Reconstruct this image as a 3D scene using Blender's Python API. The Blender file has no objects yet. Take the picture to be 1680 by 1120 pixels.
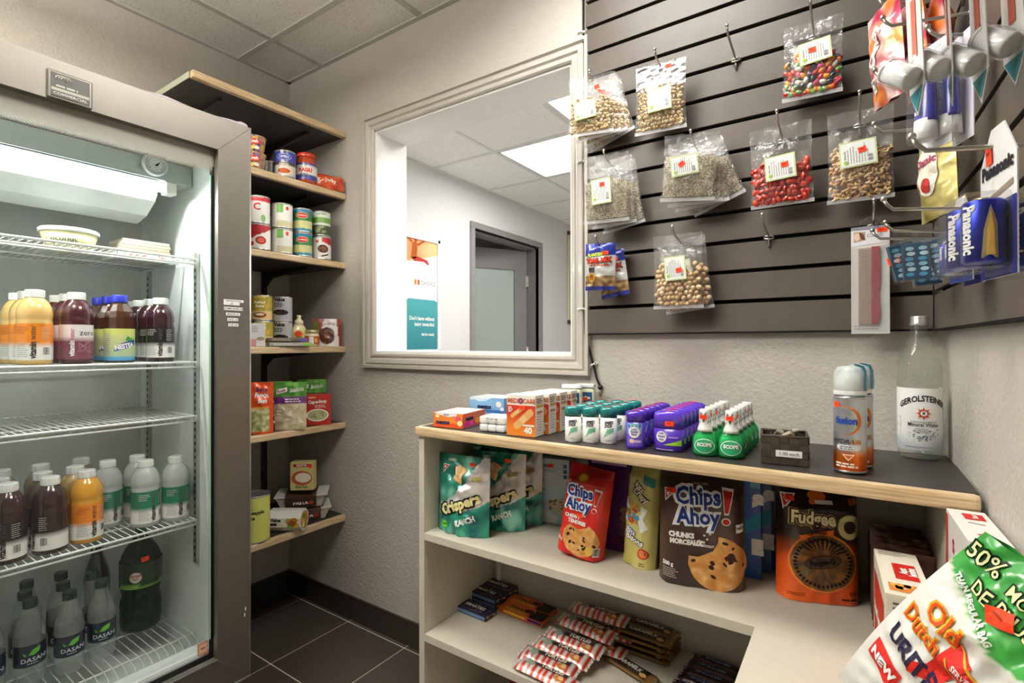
import bpy, math, random
from mathutils import Vector, Matrix, noise
from math import sin, cos, pi, radians as R, atan2, sqrt, hypot
SC = bpy.context.scene
COL = SC.collection
random.seed(7)
# ---------------------------------------------------------------- camera
cam = bpy.data.cameras.new('camera'); cam.sensor_width = 36; cam.lens = 834.6/1680*36; cam.clip_start = .02
camo = bpy.data.objects.new('camera', cam); COL.objects.link(camo)
YAW, PIT, ROL = R(34.17), R(.26), R(-.08)
fw = Vector((-sin(YAW)*cos(PIT), cos(YAW)*cos(PIT), sin(PIT))); rt = Vector((cos(YAW), sin(YAW), 0)); up = rt.cross(fw)
rt2 = cos(ROL)*rt + sin(ROL)*up; up2 = -sin(ROL)*rt + cos(ROL)*up
camo.matrix_world = Matrix(((rt2.x, up2.x, -fw.x, 0), (rt2.y, up2.y, -fw.y, 0), (rt2.z, up2.z, -fw.z, 1.182), (0, 0, 0, 1)))
SC.camera = camo
# ---------------------------------------------------------------- world, lamps, exposure
W = bpy.data.worlds.new('world'); SC.world = W; W.use_nodes = True
W.node_tree.nodes['Background'].inputs[0].default_value = (1, .98, .95, 1)
W.node_tree.nodes['Background'].inputs[1].default_value = .15
SC.view_settings.view_transform = 'Standard'; SC.view_settings.look = 'None'
SC.view_settings.gamma = 1; SC.view_settings.use_curve_mapping = False
SC.view_settings.exposure = -.03
SC.cycles.transparent_max_bounces = 32
def area(name, loc, rot, sx, sy, power, col=(1, .97, .925)):
    l = bpy.data.lights.new(name, 'AREA'); l.shape = 'RECTANGLE'; l.size = sx; l.size_y = sy; l.energy = power; l.color = col
    o = bpy.data.objects.new(name, l); COL.objects.link(o); o.location = loc; o.rotation_euler = rot
    return o
area('ceiling_panel_light', (-.465, .876, 2.412), (0, 0, 0), .5, .5, 13)
area('fill_down_light', (-1.35, -.15, 2.255), (0, 0, 0), 1.1, .2, 15)  # fill from an added, unseen pendant behind the camera
area('fill_up_light', (-1.35, -.15, 2.315), (pi, 0, 0), 1.1, .2, 92)  # added upward fill to brighten the ceiling and even the ambient light
area('hall_fill_up_light', (.35, 3.3, 2.30), (pi, 0, 0), .3, 1.1, 100, (1, .99, .97))  # unseen lamp added to lift the hall ceiling
area('office_fill_light', (-3.4, 3.9, 2.48), (0, 0, 0), .5, .5, 10)  # added lamp, brightens the dark room behind the hall door
area('hall_panel_light', (-1.65, 3.02, 2.405), (0, 0, 0), .56, .56, 14, (1, .99, .97))
area('hall_panel_light_near', (-.95, 2.2, 2.405), (0, 0, 0), .56, .56, 14, (1, .99, .97))
area('fridge_tube_light', (-1.72, .42, 1.635), (0, R(-35), 0), .03, .5, 17, (.95, 1, .97))
# ---------------------------------------------------------------- helpers
def lin(c):
    return c/12.92 if c <= .04045 else ((c+.055)/1.055)**2.4
_hc = {}
def H(h):
    if h not in _hc:
        _hc[h] = tuple(lin(int(h[i:i+2], 16)/255) for i in (0, 2, 4))
    return _hc[h]
def mixc(a, b, t):
    t = max(0, min(1, t)); return tuple(a[i]*(1-t)+b[i]*t for i in range(3))
def nz(x, y, z=0.): return noise.noise(Vector((x, y, z)))
MATS = {}
def mat(name, rough=.5, metal=0., coat=0., bump=0., bscale=200., spec=.5, emit=0., trans=0., alpha=1., var=.06, vscale=30., sheen=0.):
    m = bpy.data.materials.new(name); m.use_nodes = True; nt = m.node_tree; N = nt.nodes; L = nt.links
    b = N['Principled BSDF']
    at = N.new('ShaderNodeAttribute'); at.attribute_name = 'Col'
    tc = N.new('ShaderNodeTexCoord'); no = N.new('ShaderNodeTexNoise'); no.inputs['Scale'].default_value = vscale
    L.new(tc.outputs['Object'], no.inputs['Vector'])
    mr = N.new('ShaderNodeMapRange'); mr.inputs[3].default_value = 1-var; mr.inputs[4].default_value = 1+var
    L.new(no.outputs['Fac'], mr.inputs[0])
    vm = N.new('ShaderNodeVectorMath'); vm.operation = 'SCALE'
    L.new(at.outputs['Color'], vm.inputs[0]); L.new(mr.outputs[0], vm.inputs['Scale'])
    L.new(vm.outputs[0], b.inputs['Base Color'])
    b.inputs['Roughness'].default_value = rough; b.inputs['Metallic'].default_value = metal
    b.inputs['Coat Weight'].default_value = coat; b.inputs['Coat Roughness'].default_value = .08
    b.inputs['Specular IOR Level'].default_value = spec
    if emit:
        L.new(at.outputs['Color'], b.inputs['Emission Color']); b.inputs['Emission Strength'].default_value = emit
    if bump:
        n2 = N.new('ShaderNodeTexNoise'); n2.inputs['Scale'].default_value = bscale; n2.inputs['Detail'].default_value = 3
        L.new(tc.outputs['Object'], n2.inputs['Vector'])
        bp = N.new('ShaderNodeBump'); bp.inputs['Strength'].default_value = bump; bp.inputs['Distance'].default_value = .004
        L.new(n2.outputs['Fac'], bp.inputs['Height']); L.new(bp.outputs[0], b.inputs['Normal'])
    MATS[name] = m
    return m
mat('paper', .55, spec=.3)
mat('card', .38, coat=.15)
mat('gloss', .25, coat=.3)
mat('foil', .3, metal=.25, coat=.4, bump=.35, bscale=45)
mat('chrome_foil', .22, metal=.8, coat=.2, bump=.7, bscale=60)
mat('matte', .8, spec=.2)
mat('metal', .28, metal=1.)
mat('tin', .3, metal=.85)
mat('plastic', .35, coat=.1)
mat('food', .5, bump=.2, bscale=300)
mat('candy', .18, coat=.6)
mat('lamp', .5, emit=9.)
mat('hall_lamp', .5, emit=9.)
mat('ink', .5, spec=.2)
mat('steel', .33, metal=.9, bump=.0)
mat('floor_tile', .38, spec=.4)
mat('laminate', .42, spec=.4, bump=.05, bscale=400)
def wood_mat():
    m = mat('wood', .35, coat=.2, var=.0); nt = m.node_tree; N = nt.nodes; L = nt.links
    tc = N['Texture Coordinate']; mp = N.new('ShaderNodeMapping'); mp.inputs['Scale'].default_value = (4, 4, 90)
    w = N.new('ShaderNodeTexNoise'); w.inputs['Scale'].default_value = 3; w.inputs['Detail'].default_value = 6
    L.new(tc.outputs['Object'], mp.inputs[0]); L.new(mp.outputs[0], w.inputs['Vector'])
    cr = N.new('ShaderNodeValToRGB'); cr.color_ramp.elements[0].color = (*H('b8996c'), 1); cr.color_ramp.elements[1].color = (*H('dcc5a0'), 1)
    cr.color_ramp.elements[0].position = .3; cr.color_ramp.elements[1].position = .7
    L.new(w.outputs['Fac'], cr.inputs[0]); L.new(cr.outputs[0], N['Principled BSDF'].inputs['Base Color'])
wood_mat()
def streak_tiles():
    m = MATS['floor_tile']; nt = m.node_tree; N = nt.nodes; L = nt.links
    mp = N.new('ShaderNodeMapping'); mp.inputs['Scale'].default_value = (5, .25, 1); no = N['Noise Texture']
    L.new(N['Texture Coordinate'].outputs['Object'], mp.inputs[0]); L.new(mp.outputs[0], no.inputs['Vector'])
    N['Map Range'].inputs[3].default_value = .78; N['Map Range'].inputs[4].default_value = 1.22; no.inputs['Detail'].default_value = 4
streak_tiles()
def brushed():
    m = MATS['steel']; nt = m.node_tree; N = nt.nodes; L = nt.links; tc = N['Texture Coordinate']
    for sc_, nm in (((2, 2, 500), 'h'),):
        mp = N.new('ShaderNodeMapping'); mp.inputs['Scale'].default_value = sc_
        w = N.new('ShaderNodeTexNoise'); w.inputs['Scale'].default_value = 3; w.inputs['Detail'].default_value = 4
        L.new(tc.outputs['Object'], mp.inputs[0]); L.new(mp.outputs[0], w.inputs['Vector'])
        mr = N.new('ShaderNodeMapRange'); mr.inputs[3].default_value = .34; mr.inputs[4].default_value = .54
        L.new(w.outputs['Fac'], mr.inputs[0]); L.new(mr.outputs[0], N['Principled BSDF'].inputs['Roughness'])
    N['Principled BSDF'].inputs['Anisotropic'].default_value = .5
brushed()
def wall_mat(name, bump=.3, sc1=110, sc2=24, dist=.004, mott=.05):
    m = mat(name, .75, spec=.25, var=mott, vscale=70); nt = m.node_tree; N = nt.nodes; L = nt.links; tc = N['Texture Coordinate']
    n1 = N.new('ShaderNodeTexNoise'); n1.inputs['Scale'].default_value = sc1; n1.inputs['Detail'].default_value = 3
    n2 = N.new('ShaderNodeTexVoronoi'); n2.inputs['Scale'].default_value = sc2*2; n2.feature = 'SMOOTH_F1'
    n3 = N.new('ShaderNodeTexNoise'); n3.inputs['Scale'].default_value = sc2; n3.inputs['Detail'].default_value = 5; n3.inputs['Distortion'].default_value = 1.5
    for n in (n1, n2, n3): L.new(tc.outputs['Object'], n.inputs['Vector'])
    a = N.new('ShaderNodeMath'); a.operation = 'MULTIPLY_ADD'; a.inputs[1].default_value = .6
    L.new(n3.outputs['Fac'], a.inputs[0]); L.new(n1.outputs['Fac'], a.inputs[2])
    bp = N.new('ShaderNodeBump'); bp.inputs['Strength'].default_value = bump; bp.inputs['Distance'].default_value = dist
    L.new(a.outputs[0], bp.inputs['Height']); L.new(bp.outputs[0], N['Principled BSDF'].inputs['Normal'])
wall_mat('wall', .5, 120, 26, .004)
wall_mat('painted_wood', .12, 30, 12)
def ceil_mat():
    m = mat('ceiling_tile', .85, spec=.1, var=.02); nt = m.node_tree; N = nt.nodes; L = nt.links; tc = N['Texture Coordinate']
    v = N.new('ShaderNodeTexNoise'); v.inputs['Scale'].default_value = 210; v.inputs['Detail'].default_value = 1
    L.new(tc.outputs['Object'], v.inputs['Vector'])
    cr = N.new('ShaderNodeValToRGB'); cr.color_ramp.elements[0].position = .30; cr.color_ramp.elements[1].position = .36
    cr.color_ramp.elements[0].color = (.42, .41, .38, 1); cr.color_ramp.elements[1].color = (1, 1, 1, 1)
    L.new(v.outputs['Fac'], cr.inputs[0])
    mx = N.new('ShaderNodeMix'); mx.data_type = 'RGBA'; mx.blend_type = 'MULTIPLY'; mx.inputs[0].default_value = 1
    src = [l for l in L if l.to_node == N['Principled BSDF'] and l.to_socket.name == 'Base Color'][0].from_socket
    L.new(src, mx.inputs[6]); L.new(cr.outputs[0], mx.inputs[7]); L.new(mx.outputs[2], N['Principled BSDF'].inputs['Base Color'])
ceil_mat()
def clear(name, tint, haze, rough=.05, bump=0., bscale=40., fres=1.45, hazecol=(.9, .9, .9)):
    m = bpy.data.materials.new(name); m.use_nodes = True; nt = m.node_tree; N = nt.nodes; L = nt.links
    N.remove(N['Principled BSDF']); out = N['Material Output']
    t = N.new('ShaderNodeBsdfTransparent'); t.inputs[0].default_value = (*tint, 1)
    g = N.new('ShaderNodeBsdfGlossy'); g.inputs['Roughness'].default_value = rough
    d = N.new('ShaderNodeBsdfDiffuse'); d.inputs[0].default_value = (*hazecol, 1)
    lw = N.new('ShaderNodeLayerWeight'); lw.inputs['Blend'].default_value = .5
    pw = N.new('ShaderNodeMath'); pw.operation = 'POWER'; pw.inputs[1].default_value = 4.5
    f = N.new('ShaderNodeMath'); f.operation = 'MULTIPLY_ADD'; f.inputs[1].default_value = .75; f.inputs[2].default_value = ((fres-1)/(fres+1))**2
    L.new(lw.outputs['Facing'], pw.inputs[0]); L.new(pw.outputs[0], f.inputs[0])
    m1 = N.new('ShaderNodeMixShader'); m1.inputs[0].default_value = haze
    m2 = N.new('ShaderNodeMixShader')
    L.new(t.outputs[0], m1.inputs[1]); L.new(d.outputs[0], m1.inputs[2])
    L.new(m1.outputs[0], m2.inputs[1]); L.new(g.outputs[0], m2.inputs[2]); L.new(f.outputs[0], m2.inputs[0])
    if bump:
        tc = N.new('ShaderNodeTexCoord'); n = N.new('ShaderNodeTexNoise'); n.inputs['Scale'].default_value = bscale; n.inputs['Detail'].default_value = 4
        L.new(tc.outputs['Object'], n.inputs['Vector'])
        bp = N.new('ShaderNodeBump'); bp.inputs['Strength'].default_value = bump; bp.inputs['Distance'].default_value = .006
        L.new(n.outputs['Fac'], bp.inputs['Height'])
        L.new(bp.outputs[0], g.inputs['Normal'])
    L.new(m2.outputs[0], out.inputs[0]); MATS[name] = m
clear('film', (.985, .985, .985), .045, .12, 1.0, 45, 1.55)
clear('blister', (.98, .985, .99), .04, .08, .2, 30, 1.35)
clear('pane', (.985, .99, .985), .005, .0, fres=1.28, hazecol=(.75, .8, .77))
clear('bottle_glass', (.935, .955, .925), .03, .03, fres=1.45)
clear('seam', (.97, .97, .97), .32, .2, 0, 30, 1.4)
clear('pet', (.90, .94, .92), .15, .05, .15, 30, 1.45)
clear('milky', (.88, .92, .9), .45, .08, 0, 30, 1.45, (.86, .9, .87))
clear('green_gel', (.25, .85, .5), .3, .05, 0, 30, 1.45, H('3fb578'))
clear('green_pet', (.12, .3, .16), .35, .06, 0, 30, 1.45, H('1f3a24'))

class MB:
    """collects faces with a colour and a finish, then links them as one mesh object"""
    def __init__(s): s.v = []; s.f = []; s.c = []; s.m = []; s.sm = []
    def face(s, pts, col, fin='paper', smooth=False):
        n = len(s.v); s.v += [tuple(p) for p in pts]; s.f.append(tuple(range(n, n+len(pts))))
        s.c.append(col); s.m.append(fin); s.sm.append(smooth)
    def mesh(s, vs, fs, col, fin='paper', smooth=False):
        n = len(s.v); s.v += [tuple(p) for p in vs]
        for f in fs:
            s.f.append(tuple(n+i for i in f)); s.c.append(col); s.m.append(fin); s.sm.append(smooth)
    def grid(s, fn, nu, nv, col, fin='paper', smooth=True, flip=False, closed=False):
        """fn(u,v)->point; col either colour or function(u,v)->colour"""
        n = len(s.v); W_ = nu if closed else nu+1
        cc = []
        for j in range(nv+1):
            for i in range(W_):
                u, v = i/nu, j/nv; s.v.append(tuple(fn(u, v)))
                if callable(col): cc.append(col(u, v))
        for j in range(nv):
            for i in range(nu):
                i2 = (i+1) % W_
                q = [j*W_+i, j*W_+i2, (j+1)*W_+i2, (j+1)*W_+i]
                if flip: q = q[::-1]
                s.f.append(tuple(n+k for k in q)); s.c.append([cc[k] for k in q] if callable(col) else col)
                s.m.append(fin); s.sm.append(smooth)
    def box(s, x0, x1, y0, y1, z0, z1, col, fin='paper', b=0., M=None):
        if b <= 0:
            vs = [(x, y, z) for x in (x0, x1) for y in (y0, y1) for z in (z0, z1)]
            fs = [(0, 1, 3, 2), (4, 6, 7, 5), (0, 4, 5, 1), (2, 3, 7, 6), (0, 2, 6, 4), (1, 5, 7, 3)]
        else:
            b = min(b, (x1-x0)*.49, (y1-y0)*.49, (z1-z0)*.49)
            import bmesh
            bm = bmesh.new(); bmesh.ops.create_cube(bm, size=1)
            for v in bm.verts:
                v.co = Vector(((x0+x1)/2+v.co.x*(x1-x0), (y0+y1)/2+v.co.y*(y1-y0), (z0+z1)/2+v.co.z*(z1-z0)))
            bmesh.ops.bevel(bm, geom=bm.edges[:], offset=b, segments=2, affect='EDGES', profile=.6)
            bm.verts.index_update(); vs = [v.co.copy() for v in bm.verts]; fs = [[v.index for v in f.verts] for f in bm.faces]; bm.free()
        if M is not None: vs = [M @ Vector(v) for v in vs]
        s.mesh(vs, fs, col, fin, False)
    def lathe(s, prof, seg, col, fin='plastic', M=None, smooth=True, caps=True, sx=1, sy=1):
        """prof: (r,z) list bottom to top; col colour or fn(k, ang)->colour per ring"""
        n0 = len(s.v); K = len(prof)
        for k, (r, z) in enumerate(prof):
            for i in range(seg):
                a = 2*pi*i/seg; p = Vector((r*cos(a)*sx, r*sin(a)*sy, z)); s.v.append(tuple(M @ p if M is not None else p))
        for k in range(K-1):
            for i in range(seg):
                j = (i+1) % seg
                s.f.append((n0+k*seg+i, n0+k*seg+j, n0+(k+1)*seg+j, n0+(k+1)*seg+i))
                s.c.append(col(k, 2*pi*i/seg) if callable(col) else col); s.m.append(fin); s.sm.append(smooth)
        if caps:
            c0 = col(0, 0) if callable(col) else col; c1 = col(K-2, 0) if callable(col) else col
            s.f.append(tuple(n0+i for i in range(seg))[::-1]); s.c.append(c0); s.m.append(fin); s.sm.append(False)
            s.f.append(tuple(n0+(K-1)*seg+i for i in range(seg))); s.c.append(c1); s.m.append(fin); s.sm.append(False)
    def tube(s, pts, r, col, fin='metal', seg=8, caps=True):
        pts = [Vector(p) for p in pts]; n0 = len(s.v); K = len(pts); pn = None
        for k, p in enumerate(pts):
            d = (pts[min(k+1, K-1)]-pts[max(k-1, 0)]).normalized()
            if pn is None: pn = d.orthogonal().normalized()
            pn = (pn-d*pn.dot(d)).normalized(); q = d.cross(pn)
            rr = r[k] if isinstance(r, (list, tuple)) else r
            for i in range(seg):
                a = 2*pi*i/seg; s.v.append(tuple(p+rr*(cos(a)*pn+sin(a)*q)))
        for k in range(K-1):
            for i in range(seg):
                j = (i+1) % seg
                s.f.append((n0+k*seg+i, n0+k*seg+j, n0+(k+1)*seg+j, n0+(k+1)*seg+i)); s.c.append(col); s.m.append(fin); s.sm.append(True)
        if caps:
            s.f.append(tuple(n0+i for i in range(seg))[::-1]); s.c.append(col); s.m.append(fin); s.sm.append(False)
            s.f.append(tuple(n0+(K-1)*seg+i for i in range(seg))); s.c.append(col); s.m.append(fin); s.sm.append(False)
    def ball(s, c, r, col, fin='plastic', sc_=(1, 1, 1), n=8, M=None):
        pr = [(max(1e-4, sin(pi*k/n)*r), -cos(pi*k/n)*r) for k in range(n+1)]
        T = Matrix.Translation(c) @ (M if M is not None else Matrix()) @ Matrix.Diagonal((*sc_, 1))
        s.lathe(pr, n*2, col, fin, T, caps=False)
    # --- flat artwork laid on a surface fn(x, z, off)
    def poly(s, S, pts, col, fin='ink', off=.0004):
        """convex-ish polygon in surface metres, fanned and refined so that it follows the surface"""
        cx = sum(p[0] for p in pts)/len(pts); cz = sum(p[1] for p in pts)/len(pts)
        vs = [(cx, cz)]+list(pts); fs = [(0, i+1, (i+1) % len(pts)+1) for i in range(len(pts))]
        s.flat(S, vs, fs, col, fin, off)
    def flat(s, S, vs, fs, col, fin='ink', off=.0004, mx=.012):
        vs = list(vs); fs = list(fs)
        for _ in range(6):
            out = []; mid = {}; ch = False
            for (a, b, c) in fs:
                e = [(hypot(vs[p][0]-vs[q][0], vs[p][1]-vs[q][1]), p, q) for p, q in ((a, b), (b, c), (c, a))]
                L_, p, q = max(e)
                if L_ > mx:
                    ch = True; key = (min(p, q), max(p, q))
                    if key not in mid:
                        mid[key] = len(vs); vs.append(((vs[p][0]+vs[q][0])/2, (vs[p][1]+vs[q][1])/2))
                    m_ = mid[key]; r_ = ({a, b, c}-{p, q}).pop()
                    # keep winding
                    seq = [a, b, c]; i = seq.index(p)
                    if seq[(i+1) % 3] == q: out += [(p, m_, r_), (m_, q, r_)]
                    else: out += [(q, m_, r_), (m_, p, r_)]
                else: out.append((a, b, c))
            fs = out
            if not ch: break
        s.mesh([S(x, z, off) for x, z in vs], fs, col, fin, False)
    def rect(s, S, x0, x1, z0, z1, col, fin='ink', off=.0004):
        s.flat(S, [(x0, z0), (x1, z0), (x1, z1), (x0, z1)], [(0, 1, 2), (0, 2, 3)], col, fin, off)
    def ell(s, S, cx, cz, rx, rz, col, fin='ink', off=.0004, n=20, rot=0):
        s.poly(S, [(cx+rx*cos(2*pi*i/n)*cos(rot)-rz*sin(2*pi*i/n)*sin(rot), cz+rx*cos(2*pi*i/n)*sin(rot)+rz*sin(2*pi*i/n)*cos(rot)) for i in range(n)], col, fin, off)
    def text(s, S, t, x, z, size, col, bold=0., al='C', rot=0., shear=0., sx=1., fin='ink', off=.0006, arc=0.):
        """size = cap height in metres; x,z anchor (baseline)"""
        vs, fs, w = glyphs(t, bold, shear); k = size/.7*1.0
        ox = {'C': -w/2, 'L': 0, 'R': -w}[al]
        pts = []
        for a, b in vs:
            px, pz = (a+ox)*k*sx, b*k
            if arc: pz += -arc*(px*px)
            pts.append((x+px*cos(rot)-pz*sin(rot), z+px*sin(rot)+pz*cos(rot)))
        s.flat(S, pts, fs, col, fin, off)
    def lines(s, S, x0, x1, z1, n, dz, h, col, off=.0005, seed=1, vert=False):
        """rows of small print too fine to read"""
        rnd = random.Random(seed)
        for i in range(n):
            z = z1-i*dz; x = x0
            xe = x0+(x1-x0)*rnd.uniform(.7, 1)
            while x < xe:
                w = min(xe-x, rnd.uniform(1.5, 4)*h)
                if vert: s.rect(S, z-h, z, x, x+w, col, off=off)
                else: s.rect(S, x, x+w, z-h, z, col, off=off)
                x += w+h*.6
    def barcode(s, S, x0, x1, z0, z1, off=.0006, seed=3, horiz=False):
        s.rect(S, x0, x1, z0, z1, H('f4f2ee'), off=off-.0001); rnd = random.Random(seed)
        a, b = (z0, z1) if horiz else (x0, x1); t = a+(b-a)*.08
        while t < b-(b-a)*.08:
            w = (b-a)*rnd.choice((.02, .035, .05))
            if horiz: s.rect(S, x0+(x1-x0)*.1, x1-(x1-x0)*.1, t, t+w, H('222222'), off=off)
            else: s.rect(S, t, t+w, z0+(z1-z0)*.12, z1-(z1-z0)*.08, H('222222'), off=off)
            t += w+(b-a)*rnd.choice((.02, .035, .05))
    def build(s, name, parent=None, label=None):
        me = bpy.data.meshes.new(name); me.from_pydata(s.v, [], s.f)
        fins = sorted(set(s.m))
        for f in fins: me.materials.append(MATS[f])
        ix = {f: i for i, f in enumerate(fins)}
        me.polygons.foreach_set('material_index', [ix[f] for f in s.m])
        me.polygons.foreach_set('use_smooth', s.sm)
        ca = me.color_attributes.new('Col', 'FLOAT_COLOR', 'CORNER'); buf = []
        for f, c in zip(s.f, s.c):
            if c is None: c = (.8, .8, .8)
            if isinstance(c, list):
                for q in c: buf += (q[0], q[1], q[2], 1.)
            else: buf += (c[0], c[1], c[2], 1.)*len(f)
        ca.data.foreach_set('color', buf); me.update()
        o = bpy.data.objects.new(name, me); COL.objects.link(o)
        if parent: o.parent = parent
        if label: o['label'] = label
        return o
_gc = {}
def glyphs(t, bold=0., shear=0.):
    k = (t, bold, shear)
    if k not in _gc:
        c = bpy.data.curves.new('t', 'FONT'); c.body = t; c.size = 1; c.resolution_u = 2; c.offset = bold; c.shear = shear
        o = bpy.data.objects.new('t', c); m = o.to_mesh()
        vs = [(v.co.x, v.co.y) for v in m.vertices]; fs = []
        for p in m.polygons:
            pv = list(p.vertices)
            for i in range(1, len(pv)-1): fs.append((pv[0], pv[i], pv[i+1]))
        w = max((v[0] for v in vs), default=0); o.to_mesh_clear(); bpy.data.objects.remove(o); bpy.data.curves.remove(c)
        _gc[k] = (vs, fs, w)
    return _gc[k]
def tag(o, label, cat, group=None):
    o['label'] = label; o['category'] = cat
    if group: o['group'] = group
    return o
def empty(name, loc=(0, 0, 0), rz=0., rx=0., ry=0.):
    o = bpy.data.objects.new(name, None); COL.objects.link(o); o.location = loc; o.rotation_euler = (rx, ry, rz); o.empty_display_size = .03
    return o
def thing(name, label, cat, loc, rz=0., group=None, rx=0., ry=0.):
    return tag(empty(name, loc, rz, rx, ry), label, cat, group)
def dup(root, loc, rz=0., label=None, group=None, rx=0., ry=0.):
    r = root.copy(); COL.objects.link(r); r.location = loc; r.rotation_euler = (rx, ry, rz)
    if label: r['label'] = label
    if group: r['group'] = group
    for ch in list(root.children):
        c = ch.copy(); COL.objects.link(c); c.parent = r
        for g in ch.children:
            d = g.copy(); COL.objects.link(d); d.parent = c
    return r
def struct(name, mb):
    o = mb.build(name); o['kind'] = 'structure'; return o
ORD = ['front', 'second', 'third', 'fourth', 'fifth', 'sixth', 'seventh', 'eighth', 'ninth']
def nth(i): return 'frontmost' if i == 0 else ORD[i]+' from the front'
WHITE = H('f2f0ea'); BLACK = H('15130f'); RED = H('d8202a'); STICK = H('ff4a22')
def flatS(y=0., x0=0., z0=0.):
    return lambda x, z, o: (x0+x, y-o, z0+z)
def cylS(r, z0=0., rot=0.):
    return lambda x, z, o: ((r+o)*sin(x/r+rot), -(r+o)*cos(x/r+rot), z0+z)
def sticker(parent, S, x, z, w=.02, h=.012, rot=0., txt='1.99'):
    m = MB(); c, s_ = cos(rot), sin(rot)
    m.poly(S, [(x+a*w/2*c-b*h/2*s_, z+a*w/2*s_+b*h/2*c) for a, b in ((-1, -1), (1, -1), (1, 1), (-1, 1))], STICK, 'paper', .0011)
    m.lines(S, x-w*.3, x+w*.3, z+h*.15, 1, .003, h*.16, H('a02810'), off=.0013)
    return m.build('price_sticker', parent)
# ================================================================ setting
WALL = H('c0bab0'); CEIL = H('eceae4'); TRIMC = H('d9d3c8'); HALL = H('e0dfdd')
YB, XL = 1.43, -2.27
ox0, ox1, oz0, oz1 = -1.655, -.738, 1.145, 2.065     # window opening
def wall_rect(m, a, b, z0, z1, col, fin='wall', t=.1, n=0):
    """vertical wall slab from a to b (xy), thickness t to the left of a->b"""
    d = Vector((b[0]-a[0], b[1]-a[1])).normalized(); p = Vector((-d.y, d.x))*t
    q = [(a[0], a[1]), (b[0], b[1]), (b[0]+p.x, b[1]+p.y), (a[0]+p.x, a[1]+p.y)]
    vs = [(x, y, z) for z in (z0, z1) for x, y in q]
    m.mesh(vs, [(0, 1, 5, 4), (1, 2, 6, 5), (2, 3, 7, 6), (3, 0, 4, 7), (4, 5, 6, 7), (3, 2, 1, 0)], col, fin)
def XR(y): return .157+.035*(YB-y)
m = MB()
for (a, b, c, d) in ((-2.4, ox0, 0, 2.7), (ox1, .6, 0, 2.7), (ox0, ox1, 0, oz0), (ox0, ox1, oz1, 2.7)):
    m.box(a, b, YB, YB+.165, c, d, WALL, 'wall')
struct('wall_back', m)
m = MB(); m.box(XL-.1, XL, -2.4, YB, 0, 2.7, WALL, 'wall'); struct('wall_left', m)
m = MB(); wall_rect(m, (XR(-2.4), -2.4), (XR(YB), YB), 0, 2.7, WALL, 'wall', -.1); struct('wall_right', m)
m = MB(); m.box(XL, .4, -2.5, -2.4, 0, 2.7, WALL, 'wall'); struct('wall_front', m)
# floor tiles with grout
m = MB(); m.box(XL-.1, .6, -2.5, YB+.2, -.05, -.002, H('e0d6c4'), 'matte')
xs = [XL]+[-2.139+.3375*i for i in range(9)]; ys = [YB]+[1.406-.3465*i for i in range(12)]
rnd = random.Random(4)
for i in range(len(xs)-1):
    for j in range(len(ys)-1):
        if xs[i+1] > .3: continue
        c = mixc(H('4a423a'), H('544b42'), rnd.random())
        m.box(xs[i]+.0028, xs[i+1]-.0022, ys[j+1]+.0028, ys[j]-.0028, -.006, 0, c, 'floor_tile')
struct('floor', m)
def base(name, a, b, joints):
    m = MB(); a = Vector(a); b = Vector(b); d = (b-a).normalized(); p = Vector((-d.y, d.x)); L_ = (b-a).length
    cuts = [0]+[j for j in joints if 0 < j < L_]+[L_]
    def bx(s0, s1, t, z0, z1, c, f):
        q = [a+d*s0, a+d*s1, a+d*s1+p*t, a+d*s0+p*t]; vs = [(v.x, v.y, z) for z in (z0, z1) for v in q]
        m.mesh(vs, [(0, 1, 5, 4), (1, 2, 6, 5), (2, 3, 7, 6), (3, 0, 4, 7), (4, 5, 6, 7), (3, 2, 1, 0)], c, f)
    bx(0, L_, .006, .002, .098, H('a89a88'), 'matte')
    for i in range(len(cuts)-1): bx(cuts[i]+.0015, cuts[i+1]-.0015, .009, .004, .097, H('3a342f'), 'floor_tile')
    bx(0, L_, .010, .097, .100, H('8a7a70'), 'metal')
    struct(name, m)
base('baseboard_back', (-1.08, YB), (XL, YB), [.383, .724, 1.061][0:3])
base('baseboard_left', (XL, YB), (XL, -2.4), [.03+.3465*i for i in range(12)])
# ceiling: painted slab, grid tees, tiles
def ceiling(name, x0, x1, y0, y1, gx, gy, tile=CEIL, holes=(), z=2.44, tee='bfbcb4'):
    m = MB(); m.box(x0, x1, y0, y1, z+.03, z+.06, H('bbb8b0'), 'matte')
    X = [x0]+gx+[x1]; Y = [y0]+gy+[y1]
    for i in range(len(X)-1):
        for j in range(len(Y)-1):
            if (i, j) in holes: continue
            m.box(X[i]+.009, X[i+1]-.009, Y[j]+.009, Y[j+1]-.009, z+.004, z+.02, tile, 'ceiling_tile')
    for g in gx: m.box(g-.012, g+.012, y0, y1, z-.001, z+.006, H(tee), 'card')
    for g in gy: m.box(x0, x1, g-.012, g+.012, z-.0015, z+.006, H(tee), 'card')
    m.box(x0, x0+.02, y0, y1, z-.002, z+.006, H(tee), 'card'); m.box(x1-.02, x1, y0, y1, z-.002, z+.006, H(tee), 'card')
    m.box(x0, x1, y1-.02, y1, z-.002, z+.006, H(tee), 'card'); m.box(x0, x1, y0, y0+.02, z-.002, z+.006, H(tee), 'card')
    return struct(name, m)
gx = [-2.0, -1.385, -.77, -.158]; gy = [-1.89, -1.275, -.66, -.045, .57, 1.182]
ceiling('ceiling', XL, .3, -2.4, YB, gx, gy, holes=((3, 5),))
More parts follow.
